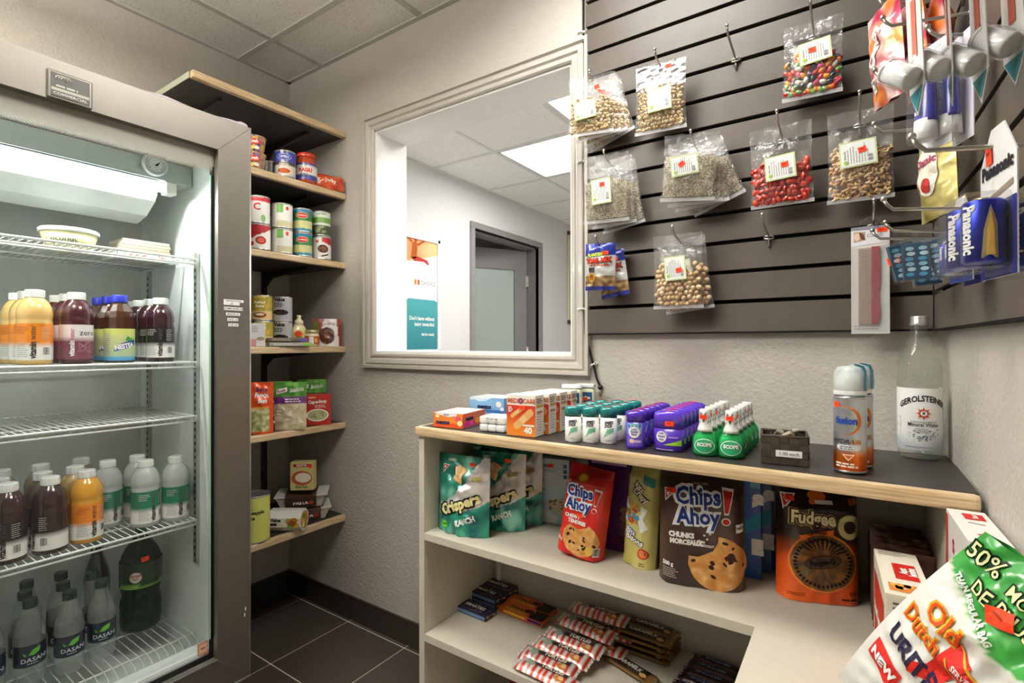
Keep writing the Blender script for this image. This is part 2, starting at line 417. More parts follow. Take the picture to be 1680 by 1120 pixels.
def troffer(x0, x1, y0, y1, label, fin='lamp', e=None):
    t = thing('ceiling_light', label, 'ceiling light', ((x0+x1)/2, (y0+y1)/2, 2.44)); w = (x1-x0)/2; h = (y1-y0)/2
    m = MB(); m.box(-w+.012, w-.012, -h+.012, h-.012, .012, .016, H('fbfaf5'), fin); m.build('diffuser', t)
    m = MB()
    for a in ((-w+.006, -w+.03, -h+.006, h-.006), (w-.03, w-.006, -h+.006, h-.006), (-w+.006, w-.006, -h+.006, -h+.03), (-w+.006, w-.006, h-.03, h-.006)):
        m.box(a[0], a[1], a[2], a[3], 0, .012, H('e6e4de'), 'card')
    m.build('frame', t)
troffer(-.77, -.158, .57, 1.182, 'square lit ceiling panel above the snack shelves')
def pendant(loc, rz, label):  # out-of-view fixtures added as housings for the upward fill lamps
    t = thing('fill_pendant', label, 'pendant light', loc, rz)
    m = MB(); m.box(-.56, .56, -.11, .11, -.178, -.132, H('f0eee8'), 'card', .01); m.build('housing', t)
    m = MB(); m.box(-.54, .54, -.09, .09, -.183, -.1785, H('fbfaf5'), 'lamp'); m.build('diffuser', t)
    m = MB(); m.tube([(-.4, 0, -.132), (-.4, 0, 0)], .002, BLACK, 'metal'); m.tube([(.4, 0, -.132), (.4, 0, 0)], .002, BLACK, 'metal'); m.build('suspension_wires', t)
pendant((.35, 3.3, 2.44), R(90), 'unseen slim white pendant added to brighten the hall ceiling, right of the window view')
pendant((-1.35, -.15, 2.44), 0, 'unseen slim white pendant added to brighten the ceiling, behind the camera')
# hall beyond the window
hx0, hx1, hy0, hy1 = -2.52, 1.2, YB+.165, 6.2
m = MB()
dy0, dy1, dz1 = 3.17, 4.165, 2.10
for (a, b, c, d) in ((hy0, dy0, 0, 2.7), (dy1, hy1, 0, 2.7), (dy0, dy1, dz1, 2.7)): m.box(hx0-.12, hx0, a, b, c, d, HALL, 'wall')
struct('wall_hall_left', m)
m = MB(); m.box(hx0-.1, hx1, hy1, hy1+.1, 0, 2.7, HALL, 'wall'); struct('wall_hall_end', m)
m = MB(); m.box(hx1, hx1+.1, hy0, hy1, 0, 2.7, HALL, 'wall'); struct('wall_hall_right', m)
m = MB(); m.box(-4.6, hx1, hy0, hy1+.1, -.05, 0, H('cfc9bf'), 'matte'); struct('floor_hall', m)
hgx = [-1.97, -1.36, -.75, -.14, .47]; hgy = [2.085, 2.70, 3.342, 3.955, 4.57, 5.18, 5.79]
ceiling('ceiling_hall', hx0, hx1, hy0, hy1, hgx, hgy, H('fafaf8'), holes=((1, 2), (2, 1)), tee='e4e4e2')
troffer(-1.97, -1.36, 2.70, 3.342, 'lit ceiling panel seen through the window behind the counter', 'hall_lamp')
troffer(-1.36, -.75, 2.085, 2.70, 'lit hall ceiling panel cut off by window head above the nut bags', 'hall_lamp')
# room behind the hall door
m = MB(); m.box(-4.7, -4.6, 2.4, 5.6, 0, 2.7, H('8f8b86'), 'wall'); m.box(-4.6, hx0-.12, 5.5, 5.6, 0, 2.7, H('8f8b86'), 'wall'); m.box(-4.6, hx0-.12, 2.3, 2.4, 0, 2.7, H('8f8b86'), 'wall')
struct('wall_office', m)
m = MB(); m.box(-4.6, hx0-.12, 2.4, 5.5, 2.5, 2.6, H('a5a29c'), 'ceiling_tile'); struct('ceiling_office', m)
# hall door: frame + leaf
GR = H('7c7a79')
d = empty('door_1', (hx0, dy0, 0)); d['kind'] = 'structure'
m = MB()
for y0, y1 in ((-.05, 0.0), (dy1-dy0, dy1-dy0+.05)):
    m.box(-.14, .02, y0, y1, 0, dz1, H('8e8c8b'), 'card', .004)
m.box(-.14, .02, -.05, dy1-dy0+.05, dz1, dz1+.05, H('8e8c8b'), 'card', .004)
for y0, y1 in ((0, .02), (dy1-dy0-.02, dy1-dy0)): m.box(-.14, -.03, y0, y1, 0, dz1, GR, 'card')
m.box(-.14, -.03, 0, dy1-dy0, dz1-.02, dz1, GR, 'card')
m.build('door_frame', d)
lf = empty('door_leaf', (-.13, dy1-dy0-.03, 0), R(-118)); lf.parent = d
m = MB(); wd = .93
for (a, b, c, e) in ((0, .13, .01, 2.07), (wd-.13, wd, .01, 2.07), (.13, wd-.13, 1.88, 2.07), (.13, wd-.13, .01, .25)): m.box(a, b, -.022, .022, c, e, GR, 'card', .002)
m.build('leaf_frame', lf)
m = MB(); m.box(.13, wd-.13, -.006, .006, .25, 1.88, H('a9b5b0'), 'gloss'); m.build('frosted_pane', lf)
for z in (.3, 1.1, 1.78):
    m = MB(); m.box(-.02, .01, .018, .032, z-.055, z+.055, H('d5d5d2'), 'metal', .003); m.tube([(-.004, .03, z-.055), (-.004, .03, z+.055)], .008, H('d5d5d2')); m.build('hinge', lf)
# window lining, casing
w = empty('window_1', ((ox0+ox1)/2, YB, oz0)); w['kind'] = 'structure'
hw = (ox1-ox0)/2; hh = oz1-oz0
m = MB(); LN = H('f4f3f0')
m.box(-hw, -hw+.008, -.002, .168, 0, hh, LN, 'painted_wood'); m.box(hw-.008, hw, -.002, .168, 0, hh, LN, 'painted_wood')
m.box(-hw+.008, hw-.008, -.002, .168, hh-.008, hh, LN, 'painted_wood'); m.box(-hw+.008, hw-.008, -.002, .168, 0, .008, LN, 'painted_wood')
m.build('window_lining', w)
m = MB(); TC = H('bcb6ab')
prof = [(0, 0), (0, .010), (.004, .014), (.012, .015), (.016, .010), (.020, .010), (.026, .017), (.040, .019), (.044, .013), (.047, .013), (.050, .022), (.060, .022), (.062, 0)]
for k in range(len(prof)-1):
    (a, p), (b, q) = prof[k], prof[k+1]
    def rect4(e, o): return [(-hw-e, -o, -e), (hw+e, -o, -e), (hw+e, -o, hh+e), (-hw-e, -o, hh+e)]
    A, B = rect4(a, p), rect4(b, q)
    for i in range(4):
        j = (i+1) % 4; m.face([A[i], A[j], B[j], B[i]][::-1], TC, 'card')
m.build('window_casing', w)
# ================================================================ hall poster and picture
p = thing('poster', 'tall white-framed rewards poster hanging on hall wall, seen through the window', 'poster', (hx0+.004, 2.45, 1.115), R(90))
m = MB(); pw, ph = .31, .815
for a in ((-pw, pw, 0, .028), (-pw, pw, ph-.028, ph), (-pw, -pw+.028, 0, ph), (pw-.028, pw, 0, ph)): m.box(a[0], a[1], -.018, 0, a[2], a[3], H('f5f5f5'), 'gloss', .004)
m.build('frame', p)
m = MB(); S = flatS(-.008)
def pcol(u, v):
    x = -pw+.028+u*(2*pw-.056); z = .028+v*(ph-.056)
    wv = .33+.05*sin(min(1, (x+.3)/.6)*2.2)
    up_ = .60+.10*max(0, (x+.28)/.56)**1.6
    if z < wv: return mixc(H('2e7f8c'), H('4fa7ae'), z/.33)
    if z > up_: return mixc(H('d06a2c'), H('f0c890'), .5+.6*nz(x*6, z*6, 1)+(.4 if x > .05 else 0)*(1-abs(z-.72)*6))
    return H('f7f8f9')
m.grid(lambda u, v: (-pw+.028+u*(2*pw-.056), -.008, .028+v*(ph-.056)), 56, 90, pcol, 'card')
OR_ = H('b85a20')
m.poly(S, [(.02, .655), (.05, .65), (.075, .66), (.085, .72), (.08, .76), (.06, .77), (.035, .76), (.03, .70)], OR_)
m.ell(S, .068, .782, .017, .02, OR_)
m.flat(S, [(.075, .755), (.09, .74), (.17, .79), (.165, .80)], [(0, 1, 2), (0, 2, 3)], OR_)
m.flat(S, [(.03, .66), (.09, .67), (.18, .655), (.2, .63), (.19, .62), (.15, .64), (.05, .635)], [(0, 1, 6), (1, 5, 6), (1, 2, 5), (2, 3, 4), (2, 4, 5)], H('c23f33'))
m.flat(S, [(.03, .755), (.04, .77), (-.02, .80), (-.03, .79)], [(0, 1, 2), (0, 2, 3)], OR_)
m.rect(S, .055, .075, .475, .51, H('e08a3c')); m.rect(S, .085, .105, .475, .51, H('c06030'))
m.text(S, 'CHOICE', .115, .478, .03, H('8a8d90'), al='L', sx=.95); m.text(S, 'REWARDS', .13, .45, .016, H('c4c6c8'), al='L')
m.text(S, "Don't leave without", .255, .232, .026, WHITE, .03, 'R', sx=.82); m.text(S, 'being rewarded.', .255, .192, .026, WHITE, .03, 'R', sx=.82)
m.text(S, 'Ask for details.', .255, .125, .019, WHITE, .03, 'R', sx=.8)
m.build('print', p)
p = thing('picture_frame', 'light wood picture frame at far end of hall wall, half hidden by casing', 'picture frame', (hx0+.004, 5.05, 1.39), R(90))
m = MB()
for a in ((-.31, .31, 0, .045), (-.31, .31, .93, .975), (-.31, -.265, 0, .975), (.265, .31, 0, .975)): m.box(a[0], a[1], -.022, 0, a[2], a[3], H('cfc3a8'), 'card', .004)
m.build('frame', p)
m = MB(); m.box(-.265, .265, -.01, -.002, .045, .93, H('7f8285'), 'gloss'); m.build('print', p)
# ================================================================ slatwall panels
SL = H('544c44'); GV = H('120f0c')
def slatwall(L_, z0, n, pitch=.0775, gap=.0105, t=.02):
    """local: x along 0..L_, front face at y=-t, back y=0"""
    m = MB(); m.box(0, L_, -.006, 0, 0, n*pitch, GV, 'matte')
    for k in range(n):
        a = k*pitch+(gap/2 if k else 0); b = (k+1)*pitch-gap/2
        m.box(0, L_, -t, -.006, a, b, SL, 'laminate', .0008)
        m.box(.0, L_, -.0155, -.0125, b-.0005, b+.0025, GV, 'matte')
    m.box(0, L_, -t-.0005, -.004, -.004, 0, GV, 'matte')
    return m
o = slatwall(.818, 0, 16).build('slatwall_panel'); o.location = (-.683, YB-.0005, 1.2125)
tag(o, 'dark brown slatwall panel on the back wall carrying the nut bags', 'display panel')
o = slatwall(2.2, 0, 16).build('slatwall_panel'); o.location = (XR(YB-.02)-.0007, YB-.02, 1.2125); o.rotation_euler = (0, 0, R(-90)+.035)
tag(o, 'dark brown slatwall panel on the right wall carrying batteries and toothpaste', 'display panel')
# black cable down the casing and clips
m = MB(); m.tube([(-.694, YB-.012, 2.43), (-.696, YB-.011, 2.0), (-.692, YB-.012, 1.6), (-.694, YB-.012, 1.3), (-.690, YB-.014, 1.215), (-.668, YB-.010, 1.13), (-.655, YB-.007, 1.075), (-.644, YB-.004, 1.052)], .0035, BLACK, 'plastic')
m.ball((-.644, YB-.006, 1.050), .008, BLACK)
tag(m.build('power_cable'), 'thin black cable running down between window casing and slatwall', 'cable')
for i, (x, z, r_, s_) in enumerate(((-.700, 2.137, 0, 'near the ceiling'), (-.700, 1.74, 0, 'beside the seed bags'), (-.699, 1.2885, 0, 'beside the lowest groove'), (-.668, 1.118, 25, 'below the slatwall'))):
    c = thing('cable_clip', 'small white cable clip '+s_+' holding the black cable', 'clip', (x, YB-.017 if i < 3 else YB-.003, z), group='cable clips', ry=R(-r_))
    m = MB(); m.box(-.014, .014, -.006, 0, -.003, .003, WHITE, 'plastic', .001); m.tube([(-.008, -.006, 0), (0, -.011, 0), (.008, -.006, 0)], .003, WHITE, 'plastic'); m.build('strap', c)
    if i == 3:
        for xx in (-.012, .012):
            m = MB(); m.lathe([(.005, 0), (.005, .003)], 10, WHITE, 'plastic', Matrix.Translation((xx, -.004, 0)) @ Matrix.Rotation(R(90), 4, 'X')); m.ball((xx, -.008, 0), .0022, H('333333')); m.build('nail', c)
# ================================================================ shelves on the left wall
SHZ = [2.108, 1.838, 1.536, 1.172, .842, .44]
LAM = H('322f2c')
nm = ['topmost, empty', 'second from top', 'third from top', 'at eye level', 'fifth from top', 'lowest']
for k, z in enumerate(SHZ):
    t = thing('wall_shelf', 'black wall shelf with pale wood edge beside fridge, '+nm[k], 'shelf', (XL, .81, z), group='shelves beside the fridge')
    m = MB(); m.box(.001, .40, 0, .618, -.022, 0, LAM, 'laminate'); m.build('board', t)
    m = MB(); m.box(.40, .425, 0, .618, -.026, .0, H('d9bd90'), 'wood', .005); m.build('wood_edge', t)
    if k == 0: m = MB(); m.box(.001, .40, -.0015, 0, -.022, 0, H('b4b9a4'), 'card'); m.build('end_strip', t)
    for yy in (.13, .49):
        m = MB(); ln = .34
        m.mesh([(x, yy+s_, zz) for s_ in (-.006, .006) for x, zz in ((.006, -.0225), (ln, -.0225), (ln, -.034), (.07, -.055), (.006, -.10))], [(0, 1, 2, 3, 4), (9, 8, 7, 6, 5), (0, 5, 6, 1), (1, 6, 7, 2), (2, 7, 8, 3), (3, 8, 9, 4)], H('26221f'), 'plastic')
        m.build('bracket', t)
for yy, w_ in ((.94, 'left, mostly behind the fridge'), (1.30, 'right, near the corner')):
    m = MB(); m.box(XL, XL+.010, yy-.012, yy+.012, .30, 2.09, H('26221f'), 'plastic')
    tag(m.build('shelf_standard'), 'black slotted metal wall upright for the shelves, '+w_, 'shelf upright')
# ================================================================ display unit and worktop
CAB = H('cdc5b4'); CX0, CX1, CY = -1.067, .135, 1.085
u = thing('shelving_unit', 'beige painted shelving unit under the wood-edged counter', 'shelving unit', (CX0, YB, 0))
m = MB(); m.box(0, .02, CY-YB, -.002, .0, .912, CAB, 'painted_wood'); m.build('side_panel', u)
m = MB(); m.box(CX1-CX0-.015, CX1-CX0, CY-YB+.03, -.002, .632, .912, CAB, 'painted_wood'); m.build('side_panel', u)
for z in (.632, .338, .06):
    m = MB(); m.box(.02, (.90 if z < .6 else CX1-CX0-.015), CY-YB, -.002, z-.022, z, CAB, 'painted_wood', .0015); m.build('shelf', u)
m = MB(); m.box(.90, XR(.2)-CX0, -1.2, CY-YB-.0005, .61, .632, CAB, 'painted_wood', .001); m.build('side_counter', u)
m = MB(); m.box(.90, .92, -1.2, -.002, 0, .61, CAB, 'painted_wood'); m.build('side_panel', u)
m = MB(); m.box(.04, .052, -.012, -.002, .36, .61, H('e4e0d6'), 'painted_wood'); m.build('cleat', u)
wt = thing('countertop', 'dark laminate counter shelf with rounded pale wood edge under the slatwall', 'countertop', (CX0-.005, YB, .94))
XE = XR(CY)-CX0-.003
m = MB(); m.box(.006, XE+.0, CY-YB+.012, -.001, -.026, 0, LAM, 'laminate'); m.build('laminate_top', wt)
m = MB(); m.box(-.004, XE, CY-YB-.012, CY-YB+.012, -.027, .0005, H('d9bd90'), 'wood', .007); m.box(-.006, .008, CY-YB+.004, -.001, -.027, .0005, H('d9bd90'), 'wood', .005); m.build('wood_edge', wt)
m = MB(); m.box(XE-.012, XE+.004, CY-YB-.008, CY-YB+.004, -.05, -.027, H('7d7f5e'), 'metal', .002); m.build('bracket', wt)
# ================================================================ fridge
ST = H('89837a'); IN = H('e9efec')
fx, fy0, fy1 = -1.5, .105, .818
f = thing('display_fridge', 'stainless steel glass-door drinks fridge standing against the left wall', 'fridge', (fx, fy0, 0))
FW = fy1-fy0
def fbox(m, X0, X1, Y0, Y1, z0, z1, c, fin, b=0): m.box(X0-fx, X1-fx, Y0-fy0, Y1-fy0, z0, z1, c, fin, b)
m = MB()
fbox(m, -2.245, -1.56, fy0+.004, fy0+.035, .12, 1.815, ST, 'steel'); fbox(m, -2.245, -1.56, .785, fy1-.012, .12, 1.815, ST, 'steel')
fbox(m, -2.245, -1.56, fy0+.035, .785, 1.765, 1.815, ST, 'steel'); fbox(m, -2.245, -2.12, fy0+.035, .785, .12, 1.765, ST, 'steel')
fbox(m, -2.12, -1.56, fy0+.035, .785, .12, .19, ST, 'steel'); m.build('cabinet', f)
m = MB()
fbox(m, -2.12, -2.085, fy0+.035, .785, .19, 1.765, H('d2d6d2'), 'card'); fbox(m, -2.085, -1.56, .747, .785, .19, 1.765, IN, 'gloss')
fbox(m, -2.085, -1.56, fy0+.035, fy0+.07, .19, 1.765, IN, 'gloss'); fbox(m, -2.085, -1.56, fy0+.07, .747, 1.73, 1.765, IN, 'gloss')
fbox(m, -2.085, -1.56, fy0+.07, .747, .19, .225, IN, 'gloss'); fbox(m, -1.62, -1.56, fy0+.07, .747, .225, .30, IN, 'gloss', .01); m.build('liner', f)
m = MB(); fbox(m, -2.2, -1.58, fy0+.02, .80, .0, .12, H('1c1b1a'), 'plastic'); m.build('kick_plate', f)
# door frame: mitred channel
m = MB(); Z0, Z1, wf = .197, 1.828, .093
o_ = [(0, Z0), (FW, Z0), (FW, Z1), (0, Z1)]; i_ = [(wf, Z0+wf), (FW-wf, Z0+wf), (FW-wf, Z1-wf), (wf, Z1-wf)]
for a in range(4):
    b = (a+1) % 4
    A, B, C_, D = o_[a], o_[b], i_[b], i_[a]
    m.face([(0, *A), (0, *B), (0, *C_), (0, *D)], ST, 'steel')
    m.face([(0, *D), (0, *C_), (-.022, *C_), (-.022, *D)], H('8d8981'), 'steel')
    m.face([(0, *B), (0, *A), (-.05, *A), (-.05, *B)], ST, 'steel')
    m.face([(-.05, *B), (-.05, *A), (-.05, *D), (-.05, *C_)], H('777777'), 'steel')
m.build('door_frame', f)
m = MB()
for a in range(4): m.tube([(.0003, *o_[a]), (.0003, *i_[a])], .0006, H('55514a'), 'plastic', 5)
m.build('mitre_seam', f)
m = MB(); m.tube([(.0006, *i_[0]), (.0006, *i_[1])], .0016, H('dcd8d0'), 'tin'); m.tube([(.0006, FW, Z0), (.0006, 0, Z0)], .003, H('dcd8d0'), 'tin'); m.tube([(.0, FW, Z0), (.0, FW, Z1)], .002, H('dcd8d0'), 'tin'); m.build('trim_strip', f)
m = MB(); m.box(-.032, -.026, wf-.01, FW-wf+.01, Z0+wf-.01, Z1-wf+.01, H('ffffff'), 'pane'); m.build('glass_pane', f)
# printed top band on the glass with a dotted fringe
m = MB(); m.box(-.0256, -.0252, wf-.004, FW-wf+.004, 1.690, Z1-wf+.004, H('a5a294'), 'card')
for r in range(9):
    rr = .00235*(1-r/9.5)
    for q in range(0, 134):
        y = wf+.002+q*.0039+(.00195 if r % 2 else 0)
        if y > FW-wf-.002: continue
        z = 1.6885-r*.0034
        m.face([(-.0251, y+rr*cos(pi/3*k), z+rr*sin(pi/3*k)) for k in range(6)], H('a5a294'), 'card')
m.build('printed_band', f)
m = MB(); m.box(-.031, -.024, FW-wf-.007, FW-wf, .345, 1.665, H('10100f'), 'plastic'); m.box(-.031, -.0245, FW-wf-.0095, FW-wf-.007, .345, 1.665, H('9fc7ae'), 'gloss'); m.build('gasket', f)
# badge
m = MB(); m.box(.0, .005, .25, .332, 1.737, 1.801, H('77736a'), 'tin', .004); m.box(.004, .0062, .256, .326, 1.742, 1.796, H('4c4a44'), 'card', .001)
S = lambda x, z, o: (.0063+o, .291+x, 1.768+z)
m.rect(S, -.034, .034, -.0125, -.006, H('a8a498'), 'card', .0002)
m.lines(S, -.026, .027, .0012, 1, .004, .0044, H('b8b4a8'), off=.0006)
m.text(S, 'COMMERCIAL', 0, -.0215, .0062, H('c8c4b8'), .02, fin='card', sx=1.1)
for i in range(3): m.tube([(.0068, .291-.018+i*.005+.008*cos(t)*1.1, 1.784+.007*sin(t)) for t in (-.5, .2, 1, 1.9, 2.8, 3.5)], .0008, H('dcd8cc'), 'tin', 5)
m.build('badge', f)
# price tape labels on the right stile
for (t_, z, w_, h_, y, rz_) in (('FUZE  3.00', 1.238, .029, .0085, .663, 0), ('WATER  2.00', 1.2535, .031, .0085, .661, 0), ('MONSTER 3.00', 1.269, .040, .0085, .662, 0), ('VITAMIN WATER 3.00', 1.285, .054, .0095, .663, 0), ('2.25', 1.2995, .046, .009, .658, 0), ('ENERGY DRINK 3.00 GATORADE', 1.3075, .057, .007, .664, -.01)):
    m = MB(); S = lambda x, z_, o, z=z, y=y: (.0006+o, y+x, z+z_)
    m.rect(S, -w_/2, w_/2, -h_/2, h_/2, H('f0eeea'), 'paper', .0002); m.text(S, t_, 0, -h_*.27, h_*.52, BLACK, .01, sx=.78 if len(t_) < 20 else .55, off=.0006); m.build('price_label', f)
m = MB(); S = lambda x, z_, o: (-.0248+o, FW-wf-.028+x, .328+z_)
m.rect(S, -.014, .014, -.017, .017, H('c98a6a'), 'paper'); m.rect(S, -.01, .01, -.012, .012, H('e0b49a'), 'paper', .0007); m.rect(S, -.006, .006, -.002, .003, H('9a5a3e'), 'paper', .0009); m.build('warning_label', f)
for z, y in ((.40, .699), (.383, .697)):
    m = MB(); m.ball((.0003, y, z), .006, H('d9d6cc'), 'card', (.08, .35, 1)); m.build('scratch', f)
# light housing, tube, thermometer
m = MB(); fbox(m, -1.775, -1.70, fy0+.075, .745, 1.667, 1.725, H('a9b0ac'), 'card', .003); m.build('lamp_housing', f)
m = MB(); pts = [(-1.705, 1.664), (-1.74, 1.61), (-1.80, 1.575), (-1.87, 1.56), (-1.93, 1.57), (-1.93, 1.664)]
L0, L1 = .30-fy0, .66-fy0; L0 = .075
vs = [(x-fx, y, z) for y in (L0, L1) for x, z in pts]; n_ = len(pts)
m.mesh(vs, [tuple(range(n_)), tuple(range(2*n_-1, n_-1, -1))]+[(i, n_+i, n_+(i+1) % n_, (i+1) % n_) for i in range(n_)], H('e8eeeb'), 'gloss'); m.build('evaporator_cover', f)
m = MB(); m.tube([(-1.715-fx, .09, 1.648), (-1.715-fx, .675-fy0, 1.648)], .013, H('f4fffb'), 'lamp', 12); m.build('lamp_tube', f)
m = MB(); fbox(m, -1.735, -1.695, .672, .70, 1.63, 1.665, H('e9e6dc'), 'plastic', .003); m.build('lamp_holder', f)
m = MB(); T = Matrix.Translation((-1.697-fx, .640-fy0, 1.705)) @ Matrix.Rotation(R(90), 4, 'Y')
m.lathe([(.033, 0), (.033, .012), (.028, .016), (.024, .012), (.0235, .010)], 28, H('b9bdb8'), 'gloss', T)
Sx = lambda x, z, o: (-1.697-fx+.0125+o, .640-fy0+x, 1.705+z)
m.ell(Sx, 0, 0, .0232, .0232, H('c9cdc8'), 'card', .0006, 24)
for k in range(14):
    a = R(-130+k*20); m.flat(Sx, [(.017*sin(a-.05), .017*cos(a-.05)), (.021*sin(a-.05), .021*cos(a-.05)), (.021*sin(a+.05), .021*cos(a+.05)), (.017*sin(a+.05), .017*cos(a+.05))], [(0, 2, 1), (0, 3, 2)], H('333333'), off=.001)
m.flat(Sx, [(-.004, -.004), (.012, .010), (.004, -.006)], [(0, 2, 1)], H('222222'), off=.0015)
m.build('thermometer', f)
for X in (-1.665, -2.005):
    m = MB(); fbox(m, X-.010, X+.010, .738, .7465, .52 if X > -1.7 else .75, 1.46 if X > -1.7 else 1.43, H('b5b8b4'), 'tin')
    for k in range(44):
        z = .54+k*.021
        if X < -1.7 and z < .77: continue
        if z > 1.42: continue
        fbox(m, X-.003, X+.003, .7375, .7381, z, z+.010, BLACK, 'matte')
    m.build('shelf_track', f)
def wire_shelf(z, label, x1=-1.645, lip=.012):
    t = thing('wire_shelf', label, 'wire shelf', (-1.85, fy0+.072, z), group='wire shelves in the fridge'); w_ = .732-fy0-.072; a, b = -.20, x1+1.85
    m = MB(); C_ = H('e6e8e2')
    for (X, zz, r) in ((b, 0, .0035), (b-.004, -.014, .003), (a, 0, .003), ((a+b)/2-.06, -.004, .0028), ((a+b)/2+.09, -.004, .0028)): m.tube([(X, 0, zz), (X, w_, zz)], r, C_, 'gloss')
    for y in (0, w_): m.tube([(a, y, 0), (b, y, 0)], .003, C_, 'gloss'); m.tube([(b-.004, y, -.014), (b, y, 0)], .003, C_, 'gloss')
    n = 34
    for i in range(1, n):
        y = w_*i/n; m.tube([(a, y, .002), (b-.003, y, .002), (b-.004, y, -.012)], .0013, C_, 'gloss', 5)
    m.build('wire_grid', t); return t
wire_shelf(1.437, 'white wire fridge shelf topmost, holding the tub and boxes')
wire_shelf(1.128, 'white wire fridge shelf second from top, holding a row of bottles')
wire_shelf(.966, 'white wire fridge shelf third from top, empty')
wire_shelf(.655, 'white wire fridge shelf fourth from top, with clear and dark bottles')
t = thing('wire_shelf', 'low white wire rack on the fridge floor, under the water bottles', 'wire shelf', (-1.85, fy0+.072, .30), group='wire shelves in the fridge')
m = MB(); C_ = H('dfe2da'); w_ = .60
for (X, zz) in ((-.2, 0), (.17, 0), (.235, -.045), (.0, -.004)): m.tube([(X, 0, zz), (X, w_, zz)], .003, C_, 'gloss')
for i in range(31): y = w_*i/30; m.tube([(-.2, y, .002), (.17, y, .002), (.20, y, -.006), (.235, y, -.045), (.235, y, -.07)], .0014, C_, 'gloss', 5)
m.build('wire_grid', t)
# stray carton edge on top of the fridge
m = MB(); m.grid(lambda u, v: (-1.548+.046*v, .55+.262*u, 1.8295+.013*v*(1-v)*4*(.6+.4*sin(u*9))+(.006 if u>.93 else 0)*v*(1-v)*4), 20, 6, H('cfc6cf'), 'foil')
tag(m.build('plastic_wrap'), 'crumpled pale plastic wrap lying on top of the fridge', 'plastic wrap')
# ================================================================ package builders
def pouch(w, h, D, p=2.6, kind='stand', col=WHITE, fin='foil', wr=.0, wtop=1., n=(26, 34), seed=0., bow=0., back=None):
    """soft bag: returns (MB, S); x across, z up, front towards -y"""
    def Dz(v):
        if kind == 'stand': return D*max(.03, (1-v**1.5))**.7
        if kind == 'block': return D if v < .82 else D*max(.08, 1-(v-.82)/.18)
        if kind == 'bar': return D*max(.02, min(1, v/.1, (1-v)/.1))**.6
        return D*max(.02, sin(pi*min(1, max(0, v))))**.55
    def wz(v): return w*(1+(wtop-1)*v)*(1-bow*sin(pi*v))
    def th(x, z):
        v = min(1, max(0, z/h)); q = min(1, abs(2*x/wz(v))); t = Dz(v)/2*(1-q**p)
        return t+(wr*nz(x*45+seed, z*45, seed)*(1-q**4) if wr else 0)
    m = MB(); cf = col if callable(col) else (lambda x, z: col)
    def P(sg):
        def f(u, v):
            x = (u-.5)*wz(v); return (x, -sg*max(.0004, th(x, v*h)), v*h)
        return f
    def C(u, v): return cf((u-.5)*wz(v), v*h)
    cb = back if back is not None else C
    m.grid(P(1), n[0], n[1], C, fin, flip=False); m.grid(P(-1), n[0], n[1], cb if callable(cb) else cb, fin, flip=True)
    if kind in ('stand', 'block'):
        A = [P(1)(i/n[0], 0) for i in range(n[0]+1)]+[P(-1)(i/n[0], 0) for i in range(n[0], -1, -1)]
        m.face(A[::-1], cf(0, 0), fin)
    return m, (lambda x, z, o: (x, -max(.0004, th(x, z))-o, z))
def boxS(w, d, h):
    F = lambda x, z, o: (x, -d/2-o, z)
    Rr = lambda x, z, o: (w/2+o, x, z)          # right side, x from -d/2 (front) to d/2
    Ll = lambda x, z, o: (-w/2-o, -x, z)
    T = lambda x, z, o: (x, z, h+o)             # top, z from -d/2 (front)
    return F, Rr, Ll, T
def boxm(w, d, h, col, fin='card', b=.0012):
    m = MB(); m.box(-w/2, w/2, -d/2, d/2, 0, h, col, fin, b); return m
def place2(a, b, z, d=0.):
    """package standing on its front base edge a->b (xy): centre position and heading"""
    rz = atan2(b[1]-a[1], b[0]-a[0]); cx, cy = (a[0]+b[0])/2, (a[1]+b[1])/2
    return (cx-sin(rz)*d/2, cy+cos(rz)*d/2, z), rz
def faceCam(x, y): return atan2(-x, y)*-1*-1 if False else -atan2(x, y)
def NAB(m, S, x, z, s=.022):
    """red triangle maker's mark"""
    m.flat(S, [(x, z), (x+s*1.35, z), (x+.1*s, z-s*1.5)], [(0, 2, 1)], WHITE, off=.0004)
    m.flat(S, [(x+s*.12, z-s*.1), (x+s*1.15, z-s*.1), (x+.17*s, z-s*1.2)], [(0, 2, 1)], H('c81f2c'), off=.0007)
    m.ell(S, x+s*.45, z-s*.42, s*.24, s*.15, WHITE, off=.0009, n=12, rot=.5)
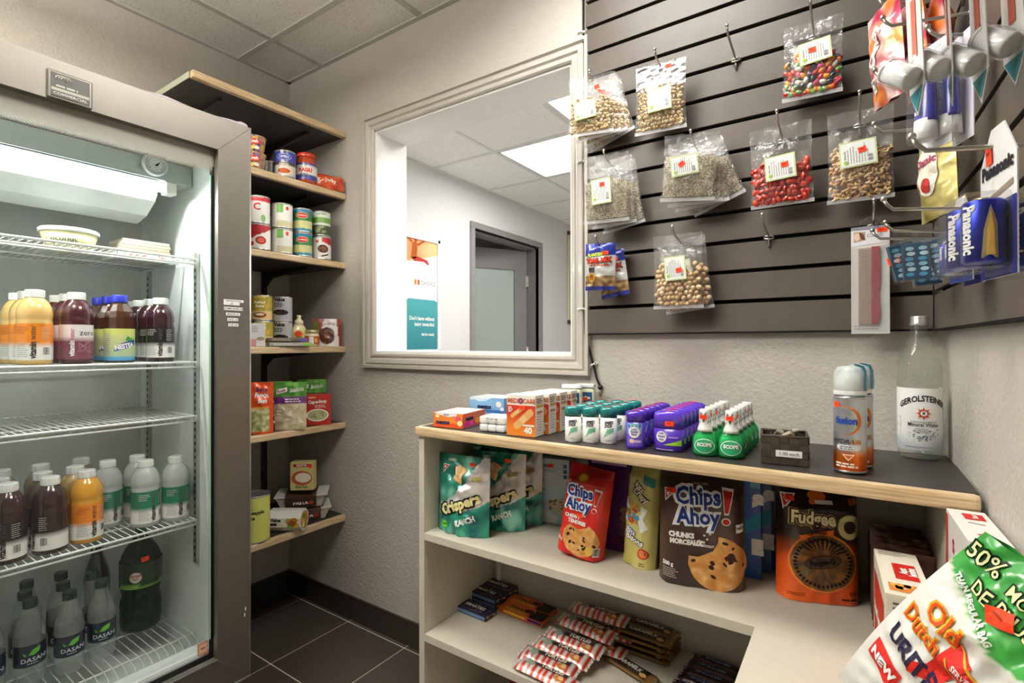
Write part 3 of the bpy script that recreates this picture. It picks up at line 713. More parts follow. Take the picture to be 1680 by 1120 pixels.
def cookie(m, S, cx, cz, rx, rz, seed=1, off=.0008, bite=None, base='d9a565', chip='3a2015', nch=14, rot=0):
    rnd = random.Random(seed); N_ = 40; pts = []
    for i in range(N_):
        a = 2*pi*i/N_; x, z = cos(a)*(1+.03*nz(i*.7, seed)), sin(a)*(1+.03*nz(i*.9, seed))
        if bite:
            bx, bz, br = bite; dd = hypot(x-bx, z-bz)
            if dd < br: k = br/max(dd, 1e-3); x, z = bx+(x-bx)*k, bz+(z-bz)*k
            if hypot(x, z) > 1.06:
                l = hypot(x, z); x, z = x/l, z/l
        pts.append((x, z))
    n0 = len(m.v); R0 = 7; cen = (0, 0)
    if bite: cen = (-bite[0]*.3, -bite[1]*.3)
    def pt(k, i):
        x = cen[0]+(pts[i % N_][0]-cen[0])*k/R0; z = cen[1]+(pts[i % N_][1]-cen[1])*k/R0
        return x, z
    def W_(x, z): return (cx+x*rx*cos(rot)-z*rz*sin(rot), cz+x*rx*sin(rot)+z*rz*cos(rot))
    def cc(x, z):
        t = .5+.9*nz(x*3.3, z*3.3, seed)+.5*nz(x*9, z*9, seed+3); c = mixc(H('b9782f'), H(base), min(1, t+.25)); 
        return mixc(c, H('f2d8a4'), max(0, t-.75))
    for k in range(R0):
        for i in range(N_):
            a, b, c, d = pt(k, i), pt(k, i+1), pt(k+1, i+1), pt(k+1, i)
            q = [d, c, b, a] if k else [d, c, a]
            q = q[::-1]
            vs = [S(*W_(*p), off) for p in q]; s0 = len(m.v); m.v += vs; m.f.append(tuple(range(s0, s0+len(vs)))); m.c.append([cc(*p) for p in q]); m.m.append('ink'); m.sm.append(False)
    for _ in range(nch):
        for t in range(30):
            a, r = rnd.uniform(0, 6.28), rnd.uniform(.1, .85)**.8; x, z = cos(a)*r, sin(a)*r
            if not bite or hypot(x-bite[0], z-bite[1]) > bite[2]+.12: break
        else: continue
        u, v = W_(x, z); s_ = rnd.uniform(.07, .13)
        m.ell(S, u, v, rx*s_, rz*s_*rnd.uniform(.45, .9), H(chip), off=off+.0004, n=7, rot=rnd.uniform(-1, 1))
# ================================================================ bottles in the fridge
def vw_bottle(name, label, loc, liq, lfin, ltop, lbot=WHITE, cap='e9ebe6', rot=0., txt='222222', group=None, zero=False, twist=0.):
    t = thing(name, label, 'bottle', loc, 0, group); rot += 1.25
    m = MB(); pr = [(.031, 0), (.0345, .003), (.035, .012), (.0345, .10), (.035, .108), (.0335, .112), (.035, .117), (.0352, .128), (.034, .138), (.0305, .150), (.024, .161), (.0185, .167), (.017, .170), (.017, .175)]
    m.lathe(pr, 28, liq, lfin); m.build('body', t)
    m = MB(); pr = [(.0190, .168), (.0192, .1695), (.0190, .1700), (.0190, .186), (.0182, .1875), (.0172, .1880)]
    m.lathe(pr, 28, H(cap), 'gloss')
    for i in range(28):
        a = 2*pi*i/28; m.tube([(.0192*cos(a), .0192*sin(a), .171), (.0192*cos(a), .0192*sin(a), .1855)], .0006, H(cap), 'gloss', 4, False)
    m.build('cap', t)
    m = MB(); r = .0356; S = cylS(r, 0, rot)
    m.grid(lambda u, v: (r*sin(2*pi*u), -r*cos(2*pi*u), .012+.09*v), 32, 6, lambda u, v: (lbot if v < .5 else ltop) if not zero else (H('7c3a4e') if v < .6 else H('efe6e4')), 'gloss', flip=False, closed=False)
    if zero:
        m.text(S, 'zero', .004, .074, .015, H('4a3c40'), 0, 'L', sx=.95)
        m.text(S, 'water', -.006, .058, .010, H('c25a74'), .01, 'L', rot=pi/2); m.text(S, 'vitamin', -.006, .020, .011, H('f2ecec'), .04, 'L', rot=pi/2, sx=.9)
        for i in range(90):
            rr = random.Random(i); m.rect(S, (x := .001+rr.random()*.032), x+.0012, (z := .028+rr.random()*.034), z+.0012, H('d6a6b2'))
    else:
        m.text(S, 'vitamin', .006, .016, .0125, H(txt), .035, 'L', rot=pi/2, sx=.80); m.text(S, 'water', .006, .062, .0125, H(txt) if txt != '222222' or lbot != WHITE else H('55504c'), .0, 'L', rot=pi/2, sx=.85)
        m.lines(S, -.035, -.008, .052, 7, .005, .0016, H('9a9a98'), seed=3); m.lines(S, -.035, -.008, .094, 4, .005, .0016, mixc(ltop, BLACK, .5) if sum(ltop) > .5 else H('cfcac8'), seed=5)
        m.barcode(S, .018, .034, .022, .046); m.lines(S, .016, .036, .094, 7, .005, .0014, H('c8c6c2'), seed=7)
    m.build('label', t)
    return t
Z2, Z4 = 1.1315, .6585
cols2 = [('orange drink bottle', 'e0a850', 'candy', H('f08a1e'), dict(), -1.715, .385, 3, 0),
         ('dark red drink bottle, zero label', '4a141e', 'candy', WHITE, dict(zero=True), -1.715, .468, 3, .1),
         ('dark berry drink bottle, black and white label', '380e18', 'candy', H('1c1817'), dict(), -1.715, .665, 4, -.1)]
for nm_, lq, lf, lt, kw, X, y, n, rot in cols2:
    for i in range(n):
        vw_bottle('drink_bottle', f'{nm_}, upper shelf, {nth(i)}', (X-.0735*i, y+.002*(i % 2), Z2), H(lq) if nm_[0] != 'o' else H('e8bd72'), lf, lt, rot=rot+(.25 if i % 2 else 0), group='bottles on the upper bottle shelf', txt='222222', **kw)
def nestea(label, loc, rot):
    t = thing('iced_tea_bottle', label, 'bottle', loc, 0, 'bottles on the upper bottle shelf'); rot += 1.25
    m = MB(); m.lathe([(.031, 0), (.0345, .003), (.035, .02), (.035, .092), (.0345, .098), (.034, .104), (.0345, .125), (.031, .142), (.022, .160), (.017, .166), (.017, .175)], 12, H('4a2410'), 'candy', smooth=False); m.build('body', t)
    m = MB(); m.lathe([(.019, .167), (.0192, .170), (.019, .172), (.019, .186), (.0178, .188)], 28, H('2536c8'), 'gloss'); m.build('cap', t)
    m = MB(); r = .0358; S = cylS(r, 0, rot)
    def lc(u, v):
        return H('4fa3d8') if v < .14 else mixc(H('a8c4a0'), H('dbd98a'), v) if v < .8 else H('d8dc78')
    m.grid(lambda u, v: (r*sin(2*pi*u), -r*cos(2*pi*u), .006+.088*v), 32, 12, lc, 'gloss')
    m.poly(S, [(-.022, .030), (.03, .046), (.032, .064), (.012, .060), (-.012, .050)], H('1f4f9e')); m.text(S, 'NESTEA', .005, .040, .0125, WHITE, .05, rot=.22, sx=.72, off=.0009)
    m.poly(S, [(.004, .062), (.010, .074), (.018, .068), (.016, .060)], H('3f9a3a'), off=.0008); m.poly(S, [(.014, .062), (.022, .072), (.026, .062)], H('58b048'), off=.0008)
    m.lines(S, -.05, -.03, .08, 10, .006, .0016, H('8890c0'), seed=2); m.build('label', t)
for i in range(3): nestea('blue-capped iced tea bottle with yellow-green label in fridge, '+nth(i), (-1.715-.0735*i, .563, Z2), .25 if i == 0 else -.1)
DK = H('33121a')
for (nm_, loc, lq, lf, lt, rot, tx) in (
    ('dark berry drink bottle at left edge of fridge, lower bottle shelf front row', (-1.705, .335, Z4), DK, 'candy', H('241c1b'), -.15, '222222'),
    ('dark berry drink bottle behind the left edge one, lower bottle shelf', (-1.78, .334, Z4), DK, 'candy', H('241c1b'), .3, '222222'),
    ('dark berry drink bottle in fridge, front row left of the orange one', (-1.70, .412, Z4), DK, 'candy', H('2c1a1c'), -1.0, '222222'),
    ('dark drink bottle standing right behind the front dark berry one', (-1.778, .416, Z4), H('5a4a40'), 'gloss', H('2c1a1c'), -.6, '222222'),
    ('orange drink bottle between dark and clear ones, lower bottle shelf', (-1.71, .489, Z4), H('e0a030'), 'candy', H('f08a1e'), .45, '222222'),
    ('pale amber drink bottle standing behind the orange one, lower bottle shelf', (-1.79, .486, Z4), H('b8985c'), 'gloss', H('f08a1e'), .2, '222222'),
    ('clear drink bottle with green label, farthest left of the clear ones', (-1.80, .563, Z4), WHITE, 'milky', H('1f7f5c'), .5, '222222'),
    ('clear drink bottle with green label, front one in the middle', (-1.715, .627, Z4), WHITE, 'milky', H('1f7f5c'), .5, '222222'),
    ('clear drink bottle with green label, half hidden behind two clear ones', (-1.81, .640, Z4), WHITE, 'milky', H('1f7f5c'), .2, '222222'),
    ('clear drink bottle with green label, nearest the right wall of the fridge', (-1.70, .700, Z4), WHITE, 'milky', H('1f7f5c'), .25, '222222'),
    ('pale drink bottle at the back of lower bottle shelf, left side', (-1.90, .36, Z4), H('8d8268'), 'gloss', H('444038'), 0, '222222'),
    ('pale drink bottle at the back of lower bottle shelf, second from left', (-1.90, .44, Z4), H('8d8268'), 'gloss', H('444038'), 0, '222222'),
    ('pale drink bottle at the back of lower bottle shelf, in its middle', (-1.90, .53, Z4), H('968a6c'), 'gloss', H('8a5a2e'), 0, '222222')):
    vw_bottle('drink_bottle', nm_, loc, lq, lf, lt, rot=rot, txt=tx, group='bottles on the lower bottle shelf')
def dasani(label, loc, rot, dark=False):
    t = thing('water_bottle' if not dark else 'soda_bottle', label, 'bottle', loc, 0, 'bottles on the fridge floor'); rot += 1.3
    m = MB(); m.lathe([(.026, 0), (.030, .004), (.0315, .02), (.030, .034), (.032, .045), (.032, .055), (.032, .105), (.0325, .118), (.031, .130), (.027, .148), (.020, .170), (.0145, .188), (.013, .196)], 26, H('b8c4be') if not dark else H('1a1512'), 'pet' if not dark else 'candy'); m.build('body', t)
    m = MB(); m.lathe([(.0152, .192), (.0155, .194), (.0155, .210), (.0145, .213)], 20, H('14382a') if not dark else BLACK, 'gloss'); m.build('cap', t)
    m = MB(); r = .0325; S = cylS(r, 0, rot)
    m.grid(lambda u, v: (r*sin(2*pi*u), -r*cos(2*pi*u), .050+.054*v), 28, 4, H('17213a') if not dark else H('30201c'), 'gloss')
    if not dark:
        m.text(S, 'DASANI', 0, .062, .0105, H('dfe4ea'), 0, sx=1.05); m.poly(S, [(-.012, .080), (-.004, .092), (.012, .097), (.010, .084), (-.002, .078)], H('6cc040')); m.poly(S, [(-.014, .080), (-.024, .088), (-.020, .078)], H('4f9f34'))
        m.lines(S, -.014, .014, .058, 1, .004, .0014, H('c8d0da'))
    m.build('label', t)
ZF = .3035
for nm_, (x, y), rot in (('cut off by the left picture edge', (-1.80, .318), .3), ('front row left', (-1.795, .395), .35), ('front row middle', (-1.765, .468), .3), ('front row right beside the big green bottle', (-1.775, .542), .2), ('second row behind the left one', (-1.865, .40), 0), ('second row in the middle', (-1.845, .475), 0), ('second row right', (-1.86, .545), 0), ('third row left', (-1.94, .42), 0), ('third row middle', (-1.93, .492), 0)):
    dasani('clear water bottle with green cap, navy label, '+nm_, (x, y, ZF), rot)
dasani('dark soda bottle with black cap at the back of fridge floor', (-1.955, .585, ZF+.04), 0, True)
t = thing('ginger_ale_bottle', 'large dark green ginger ale bottle with orange sticker on fridge floor', 'bottle', (-1.86, .668, ZF))
m = MB(); m.lathe([(.045, 0), (.052, .006), (.054, .03), (.0535, .085), (.048, .105), (.052, .125), (.0545, .15), (.0545, .20), (.050, .225), (.038, .250), (.02, .275), (.014, .29), (.014, .30)], 28, H('16301c'), 'green_pet'); m.build('body', t)
m = MB(); m.lathe([(.0155, .296), (.0155, .315), (.014, .317)], 18, H('1d7a36'), 'gloss'); m.build('cap', t)
m = MB(); r = .0556; S = cylS(r, 0, 1.2)
m.grid(lambda u, v: (r*sin(2*pi*u), -r*cos(2*pi*u), .135+.075*v), 30, 8, lambda u, v: (H('7db648') if v < .12+.12*sin(u*18) else H('1c3a20')), 'gloss')
m.ell(S, -.012, .170, .016, .016, H('d8d4c4')); m.text(S, 'GINGER', -.012, .172, .006, H('a02020'), .03, off=.0009); m.text(S, 'ALE', -.012, .163, .006, H('a02020'), .03, off=.0009); m.build('label', t)
sticker(t, cylS(.0545, 0, 1.2), .012, .222, .020, .014, .15)
# top fridge shelf goods
ZT = 1.441
t = thing('food_tub', 'white round tub with yellow label on topmost fridge shelf', 'tub', (-1.80, .475, ZT))
m = MB(); m.lathe([(.050, 0), (.062, .045)], 32, H('e9e2a8'), 'gloss'); S = lambda x, z, o: ((.056+o)*cos(x/.056-.6), (.056+o)*sin(x/.056-.6), z); m.text(S, 'Coconut', 0, .018, .014, H('5a6a5a'), .03); m.build('body', t)
m = MB(); m.lathe([(.064, .044), (.066, .046), (.066, .053), (.063, .056), (.02, .0575)], 36, H('f2f3ef'), 'gloss'); m.build('lid', t)
t = thing('sandwich_box', 'long white and red food box under the beige carton in fridge', 'box', (-1.87, .662, ZT))
m = MB(); m.box(-.06, .06, -.075, .075, 0, .022, H('efece6'), 'card', .001); S = lambda x, z, o: (.06+o, x, z); m.text(S, 'Pockets', -.02, .006, .010, H('d83a2c'), .04); m.text(S, 'Hot', .045, .006, .010, H('d83a2c'), .04); m.build('carton', t)
t = thing('food_carton', 'beige ribbed carton stack on top of the red-lettered box in fridge', 'box', (-1.87, .662, ZT+.0225))
m = MB()
for k in range(4): m.box(-.055, .055, -.07+.004*k, .07-.003*(k % 2), .0003+k*.0095, .0093+k*.0095, mixc(H('c9b79c'), H('e2d6c2'), k/3), 'paper', .0015)
m.build('carton', t)
# ================================================================ goods on the left wall shelves
def can(label, loc, r, h, colf, art=None, group='cans on the left wall shelves', rot=.9, lid='b8b6b0', name='food_can'):
    t = thing(name, label, 'can', loc, 0, group)
    m = MB(); m.lathe([(r*.96, 0), (r, .001), (r, .004), (r*.975, .006), (r*.975, h-.006), (r, h-.004), (r, h-.0008), (r*.965, h), (r*.955, h-.003), (.002, h-.003)], 30, H(lid), 'tin'); m.build('tin', t)
    m = MB(); q = r*.982; S = cylS(q, 0, rot)
    m.grid(lambda u, v: (q*sin(2*pi*u+rot), -q*cos(2*pi*u+rot), .006+(h-.012)*v), 40, 20, lambda u, v: colf((u if u < .5 else u-1)*2*pi*q, v), 'card')
    if art: art(m, S)
    m.build('label', t); return t
XS = -1.885
def C_white_red(x, v): return H('c3202e') if v > .82 else H('eeebe6')
def a_c(m, S): m.text(S, 'C', 0, .05, .026, H('b81f2c'), .02); m.ell(S, .022, .02, .009, .014, H('8cb878')); m.text(S, 'COMPLIMENTS', 0, .096, .005, WHITE, .02)
def C_tomato(x, v): return H('b3202a') if v > .55+x*6 and x > -.025 else H('f0ece6')
def a_tom(m, S): m.ell(S, .012, .035, .022, .018, WHITE); m.ell(S, .012, .035, .019, .015, H('c2382a'), off=.0009); m.ell(S, .012, .035, .012, .009, H('e2705a'), off=.0012); m.ell(S, -.022, .022, .010, .009, H('c92a22')); m.ell(S, -.018, .062, .007, .006, H('c92a22'))
def C_pear(x, v): return H('5f9a3c') if (v > .62 and -.018 < x < .012) else H('cfc9a0') if (v < .3 and x > -.016) else H('eceae2')
def a_pear(m, S): m.ell(S, .024, .078, .006, .008, H('d8412e')); m.lines(S, -.034, -.019, .095, 12, .007, .002, H('a8a8a0'))
def C_dm(x, v): return H('1f6f9a') if v > .86 else H('2a7a3c') if v > .45 else H('c9c890') if v > .12 else H('2f7f9f')
def a_dm(m, S): m.ell(S, .002, .068, .025, .012, H('f2e4c8')); m.ell(S, .002, .068, .023, .0105, H('c9281f'), off=.0008); m.text(S, 'Del Monte', .002, .065, .0062, WHITE, .03, off=.0012, sx=.9); [m.ell(S, random.uniform(-.02, .02), random.uniform(.018, .042), .008, .005, H('d6d08a')) for _ in range(8)]
def C_gb(x, v): return H('dfe3d6') if v > .78 else H('6a9a3e') if v > .5 else H('e4e2da') if v > .42 else H('3f4a34')
def a_gb(m, S): m.text(S, 'Green Beans', 0, .090, .007, H('3f7a34'), .02); [m.poly(S, [(a, b), (a+.016, b+.006), (a+.017, b+.009), (a, b+.004)], H('8fa06a')) for a, b in ((random.uniform(-.026, .01), random.uniform(.008, .036)) for _ in range(16))]
def C_bb(x, v): return H('b0202c') if (v > .82-x*4 and x > 0) else H('eeeae4')
def a_bb(m, S): m.ell(S, .008, .045, .022, .017, H('4a2a1c')); [m.ell(S, .008+random.uniform(-.018, .018), .045+random.uniform(-.012, .012), .0035, .0025, H('8a5a40'), off=.0009) for _ in range(20)]; m.rect(S, -.022, -.010, .07, .08, H('e8442a')); [m.ell(S, .004+i*.006, .014+i*.002, .004, .003, H('3a2018')) for i in range(5)]
def C_oep(x, v): return mixc(H('8a8a2e'), H('c9a23a'), .5+.8*nz(x*60, v*4)) if v > .35 else H('d9b878')
def a_oep(m, S): m.text(S, 'OLD EL PASO', 0, .088, .008, H('e8e070'), .04, sx=.72, rot=.05); m.text(S, 'Refried', 0, .066, .009, H('f0ecd0'), .04, shear=.2); m.text(S, 'Beans', 0, .052, .009, H('f0ecd0'), .04, shear=.2); m.ell(S, 0, .022, .024, .010, H('7a3c22')); m.ell(S, 0, .024, .016, .005, H('e6d8b0'), off=.0009)
def C_val(x, v): return H('a5a5a8')
def a_val(m, S): m.text(S, 'Value', -.004, .080, .013, BLACK, .05, sx=.95); m.lines(S, -.025, .018, .073, 3, .006, .003, H('2c2c30')); m.ell(S, .0, .036, .030, .011, H('1f1a18')); [m.ell(S, random.uniform(-.024, .024), .036+random.uniform(-.005, .005), .003, .002, H('4a3a34'), off=.0009) for _ in range(16)]
z3 = SHZ[2]+.0005; z4 = SHZ[3]+.0005; z2 = SHZ[1]+.0005; z5 = SHZ[4]+.0005; z6 = SHZ[5]+.0005
can('tomato soup can under the white can with a red band', (XS, 1.062, z3), .040, .098, C_tomato, a_tom)
can('white can with red band and letter C, stacked beside the fridge', (XS, 1.060, z3+.0985), .040, .105, C_white_red, a_c)
can('white pear can under its twin, third shelf from top', (XS, 1.155, z3), .0395, .098, C_pear, a_pear)
can('white pear can with green picture, on top of its twin', (XS, 1.155, z3+.0985), .0395, .098, C_pear, a_pear)
can('green and blue fruit can, lower of the pair between white ones', (XS, 1.245, z3), .038, .098, C_dm, a_dm)
can('green and blue fruit can, upper of the pair between white ones', (XS, 1.245, z3+.0985), .038, .098, C_dm, a_dm)
can('black bean can with red corner at bottom of rightmost stack', (XS, 1.335, z3), .039, .098, C_bb, a_bb)
can('green bean can topping the rightmost stack, third shelf', (XS, 1.333, z3+.0985), .038, .105, C_gb, a_gb)
can('yellow-green refried bean can, lower one of the stack, partly hidden', (XS-.02, 1.085, z4), .039, .098, C_oep, a_oep)
can('yellow-green refried bean can, upper one of the stack at eye level', (XS-.02, 1.082, z4+.0985), .039, .098, C_oep, a_oep)
can('plain grey value bean can, lower of two, eye-level shelf', (XS-.02, 1.166, z4), .040, .098, C_val, a_val)
can('plain grey value bean can, upper of two, eye-level shelf', (XS-.02, 1.166, z4+.0985), .040, .098, C_val, a_val)
def C_cat(x, v): return H('2c3fa0') if v > .55 and abs(x) > .012 else H('3a2a22') if v > .4 else H('d9d0c4')
def a_cat(m, S): m.ell(S, 0, .078, .028, .012, WHITE); m.ell(S, 0, .078, .026, .0105, H('27379a'), off=.0008); m.text(S, 'CATELLI', 0, .0745, .008, WHITE, .04, off=.0012, sx=.85); m.text(S, 'Mini', 0, .056, .007, WHITE, .03); m.text(S, 'RAVIOLI', 0, .046, .007, H('f0e8d8'), .03); m.ell(S, 0, .024, .030, .014, H('e8dcc8')); m.ell(S, 0, .023, .024, .010, H('b5582a'), off=.0008)
can('blue pasta can on the second shelf, left of the sauce jar', (XS, 1.168, z2), .040, .105, C_cat, a_cat)
can('small dark can far back on the second shelf', (XS-.06, 1.142, z2), .030, .07, lambda x, v: H('6d6860'), None)
def C_pin(x, v): return H('ccd06a')
def a_pin(m, S): m.text(S, 'pineapple', -.028, .110, .013, H('2c3420'), .03, 'L', sx=.9); m.text(S, 'juice', -.028, .090, .013, H('2c3420'), .03, 'L', sx=.9); m.lines(S, -.028, .008, .129, 1, .004, .002, H('5a6434')); m.lines(S, -.026, .000, .05, 1, .004, .002, H('5a6434')); m.rect(S, -.075, -.055, .03, .15, H('dfe4d8')); m.lines(S, -.07, -.058, .14, 16, .006, .002, H('8a9470'))
can('tall yellow-green pineapple juice can on the lowest shelf beside the fridge', (XS-.01, 1.052, z6), .053, .175, C_pin, a_pin, rot=1.0, group=None, name='juice_can')
# macaroni cups
for i, (nm_, z) in enumerate((('lower', z2), ('upper', z2+.063))):
    t = thing('macaroni_cup', 'blue and yellow macaroni cup beside the fridge, '+nm_+' of the two', 'cup', (XS, 1.045, z), 0, 'macaroni cups')
    m = MB(); cf = lambda k, a: mixc(H('24368f'), H('d9a92c'), .5+1.4*nz(cos(a)*3, sin(a)*3, k+i*4))
    m.lathe([(.030, 0), (.031, .01), (.033, .02), (.0345, .03), (.036, .042), (.038, .056), (.0395, .0585), (.0395, .0605), (.036, .0615)], 26, cf, 'card')
    S = lambda x, z_, o: ((.0365+z_*.12-.003+o)*sin(x/.036+.9), -(.0365+z_*.12-.003+o)*cos(x/.036+.9), z_)
    m.ell(S, .002, .036, .024, .010, H('c9302a'), off=.0008); m.text(S, 'Kraft', .002, .032, .010, WHITE, .04, off=.0014); m.ell(S, -.008, .013, .012, .007, H('e8b84a'), off=.001); m.ell(S, .012, .014, .009, .006, H('f0e8d8'), off=.001); m.build('cup', t)
# sauce jar
t = thing('pasta_sauce_jar', 'pasta sauce jar with red lid on the second shelf beside blue can', 'jar', (XS, 1.262, z2))
m = MB(); m.lathe([(.036, 0), (.041, .004), (.042, .02), (.042, .075), (.040, .092), (.035, .102), (.033, .106), (.033, .112)], 30, H('a8401c'), 'candy'); m.build('glass_jar', t)
m = MB(); m.lathe([(.0355, .110), (.036, .112), (.036, .124), (.034, .126)], 30, H('c43420'), 'gloss'); m.build('lid', t)
m = MB(); q = .0427; S = cylS(q, 0, .9); m.grid(lambda u, v: (q*sin(2*pi*u), -q*cos(2*pi*u), .014+.066*v), 36, 12, lambda u, v: H('2a3a86') if v < .12 or v > .9 else H('d9d0c2') if v > .74 else H('2f3f7c') if v < .3 else H('e4ded4'), 'card')
m.text(S, 'RAGU', 0, .044, .015, H('d0401c'), .06, sx=.9); m.lines(S, -.022, .022, .038, 3, .006, .003, H('2a2a50')); m.build('label', t)
# candy bag hooked over the shelf end
m, S = pouch(.165, .062, .030, 2.2, 'pillow', lambda x, z: mixc(H('b8321c'), H('d9622a'), .5+nz(x*30, z*40)), 'foil', .006)
m.rect(S, -.055, -.02, .016, .038, H('d8ccc0')); m.text(S, 'Jerky', .025, .028, .016, H('f0e0c8'), .04)
o = m.build('snack_bag'); o.location = (-1.835, 1.405-.02, SHZ[1]+.006); o.rotation_euler = (R(-8), R(0), R(72)); tag(o, 'shiny red snack bag lying at right end of the second shelf', 'snack bag')
o.location = (-1.862, 1.332, z2+.001)
# eye-level shelf oddments
t = thing('medicine_box', 'small white box in front of refried bean cans', 'box', (-1.868, 1.047, z4), R(62))
F, Rr, Ll, T = boxS(.05, .03, .088); m = boxm(.05, .03, .088, H('e6e6e4')); m.ell(F, .01, .03, .014, .007, H('b8a890')); m.rect(F, -.025, -.005, .0, .028, H('d89aa0')); m.lines(F, -.02, .005, .075, 4, .006, .002, H('8a8aa0')); m.lines(Rr, -.01, .01, .07, 8, .006, .002, H('9a9aa4')); m.build('carton', t)
for i, (z, c1, L_, y, nm_) in enumerate(((0, 'a8a294', .165, 1.168, 'lower, green-ended'), (.018, '6a5c50', .15, 1.155, 'upper, dark'))):
    m = MB(); m.box(-L_/2, L_/2, -.03, .03, .0004, .0165, H(c1), 'foil', .004); S = flatS(-.03)
    m.rect(S, L_*.28, L_*.5-.002, .003, .014, H('7cc043') if i == 0 else H('5a4aa0'), 'card'); m.lines(S, -L_*.4, L_*.2, .012, 2, .005, .002, H('f0ece0') if i == 0 else H('c8b8a8'))
    o = m.build('snack_bar'); o.location = (-1.862, y, z4+z); o.rotation_euler = (0, 0, R(78)); tag(o, 'flat long snack packet, '+nm_+', before the grey cans', 'snack packet', 'flat snack packets')
t = thing('mustard_bottle', 'pale yellow squeeze bottle on eye-level shelf right of grey cans', 'bottle', (-1.90, 1.238, z4))
m = MB(); m.lathe([(.028, 0), (.032, .004), (.034, .03), (.033, .055), (.026, .078), (.019, .088), (.017, .092)], 24, H('d8cf9a'), 'gloss', sy=1.05, sx=.75); m.build('body', t)
m = MB(); m.lathe([(.0175, .090), (.0175, .104), (.013, .108), (.009, .112), (.0085, .120), (.010, .123), (.008, .128)], 20, H('e8e0b8'), 'gloss'); m.build('cap', t)
m = MB(); S = lambda x, z, o: ((.0268+o)*cos(x/.034-.5)+.0, (.0355+o)*sin(x/.034-.5), z); m.ell(S, 0, .045, .020, .020, H('d9a23a'), n=24, off=.0012); m.ell(S, 0, .050, .014, .012, H('d04a28'), off=.0018); m.ell(S, .002, .036, .012, .006, H('4a8a3a'), off=.0018); m.build('label', t)
def jar(label, loc, s=1.):
    t = thing('spread_jar', label, 'jar', loc, 0, 'small jars on the eye-level shelf')
    m = MB(); m.lathe([(.027*s, 0), (.030*s, .004), (.030*s, .045*s), (.027*s, .052*s), (.025*s, .055*s)], 24, H('d8cca0'), 'gloss'); m.build('glass_jar', t)
    m = MB(); m.lathe([(.028*s, .054*s), (.0285*s, .056*s), (.0285*s, .066*s), (.027*s, .068*s)], 24, H('c8c496'), 'tin'); m.build('lid', t)
    m = MB(); q = .0306*s; S = cylS(q, 0, .95); m.grid(lambda u, v: (q*sin(2*pi*u), -q*cos(2*pi*u), .008+.034*v*s), 28, 4, lambda u, v: H('b0502c'), 'card'); m.rect(S, -.009*s, .009*s, .01, .04*s, H('e6e4e0')); m.ell(S, -.02*s, .025*s, .007*s, .01*s, H('e0a040')); m.ell(S, .02*s, .025*s, .007*s, .01*s, H('e0a040')); m.build('label', t)
jar('small orange-labelled jar in front beside the brown pouch', (-1.872, 1.278, z4)); jar('small orange-labelled jar behind the front one', (-1.925, 1.285, z4), .95)
def pc_br(x, z):
    r = hypot(x+.0, (z-.045)*.9)
    if r < .032: return H('5a2f1c') if r > .01 else H('8a5030')
    return H('e6e0da') if x > -.03+z*.25-.01 and x < .05-z*.1 else H('8c3c26')
m, S = pouch(.118, .118, .045, 2.4, 'stand', pc_br, 'card', .004, wtop=1.02); m.text(S, 'pudding', .01, .092, .010, H('a06a6a'), .0); m.rect(S, -.056, -.036, .07, .105, H('6a7a34'))
o = m.build('dessert_pouch'); o.location = (-1.885, 1.362, z4); o.rotation_euler = (0, 0, R(52)); tag(o, 'brown and white dessert pouch at right end of eye-level shelf', 'pouch')
# soup shelf
def ben(x, z):
    return H('e0521c') if z > .10 or x > .038 or x < -.045 or z < .008 else mixc(H('d8cfa8'), H('8a9a4a'), .5+nz(x*80, z*80)*1.4) if z < .095 else H('f0a050')
m, S = pouch(.10, .195, .035, 2.6, 'stand', ben, 'foil', .005); m.text(S, "Ben's", .010, .160, .015, H('2a2a6a'), .03, sx=.8); m.text(S, 'Fancy,', .010, .138, .017, WHITE, .04, shear=.2, sx=.8); m.text(S, 'Bon', .012, .116, .017, WHITE, .04, shear=.2, sx=.8)
o = m.build('rice_pouch'); o.location = (-1.880, 1.058, z5); o.rotation_euler = (R(-3), 0, R(58)); tag(o, 'orange rice pouch next to fridge door frame, soup shelf', 'pouch')
def knorr(label, loc, rz, c2='7c3a86', rx=-4., ttl='Sidekicks', food=('d8cfae', 'c9b68a')):
    def f(x, z):
        if z < .100: return mixc(H(food[0]), H(food[1]), .5+1.3*nz(x*60, z*60, loc[1]*9))
        if z < .128: return H(c2)
        return mixc(H('3f8a34'), H('7ab850'), .5+nz(x*30, z*30))
    m, S = pouch(.120, .188, .03, 2.6, 'stand', f, 'foil', .005, seed=loc[1]*7)
    m.poly(S, [(-.052, .140), (-.012, .150), (-.012, .168), (-.05, .160)], WHITE, off=.0009); m.text(S, 'Knorr', -.031, .149, .011, H('b03a7a') if c2 != '5a1f1c' else H('a02a20'), .04, rot=.18, off=.0014, sx=.8); m.text(S, ttl, .024, .150, .016, H('f0f0e4'), .02, shear=.35, sx=.62, rot=.12, off=.0012)
    m.lines(S, -.02, .05, .122, 2, .009, .004, WHITE); 
    for k in range(14): rr = random.Random(k+int(loc[1]*50)); m.ell(S, rr.uniform(-.045, .045), rr.uniform(.02, .09), .012, .004, mixc(H(food[0]), WHITE, rr.random()*.6), off=.001, n=8, rot=rr.uniform(-1, 1))
    o = m.build('pasta_pouch'); o.location = loc; o.rotation_euler = (R(rx), 0, rz); tag(o, label, 'pouch', 'green side-dish pouches')
knorr('green pasta pouch with purple band, foremost on the soup shelf', (-1.868, 1.180, z5), R(52))
knorr('green pasta pouch just left behind the purple-banded one', (-1.932, 1.108, z5), R(54), '3a2420', food=('8a4a30', '3c2a22'))
knorr('green pasta pouch behind the purple-banded one, upper edge showing', (-1.955, 1.170, z5), R(52), '7c3a86')
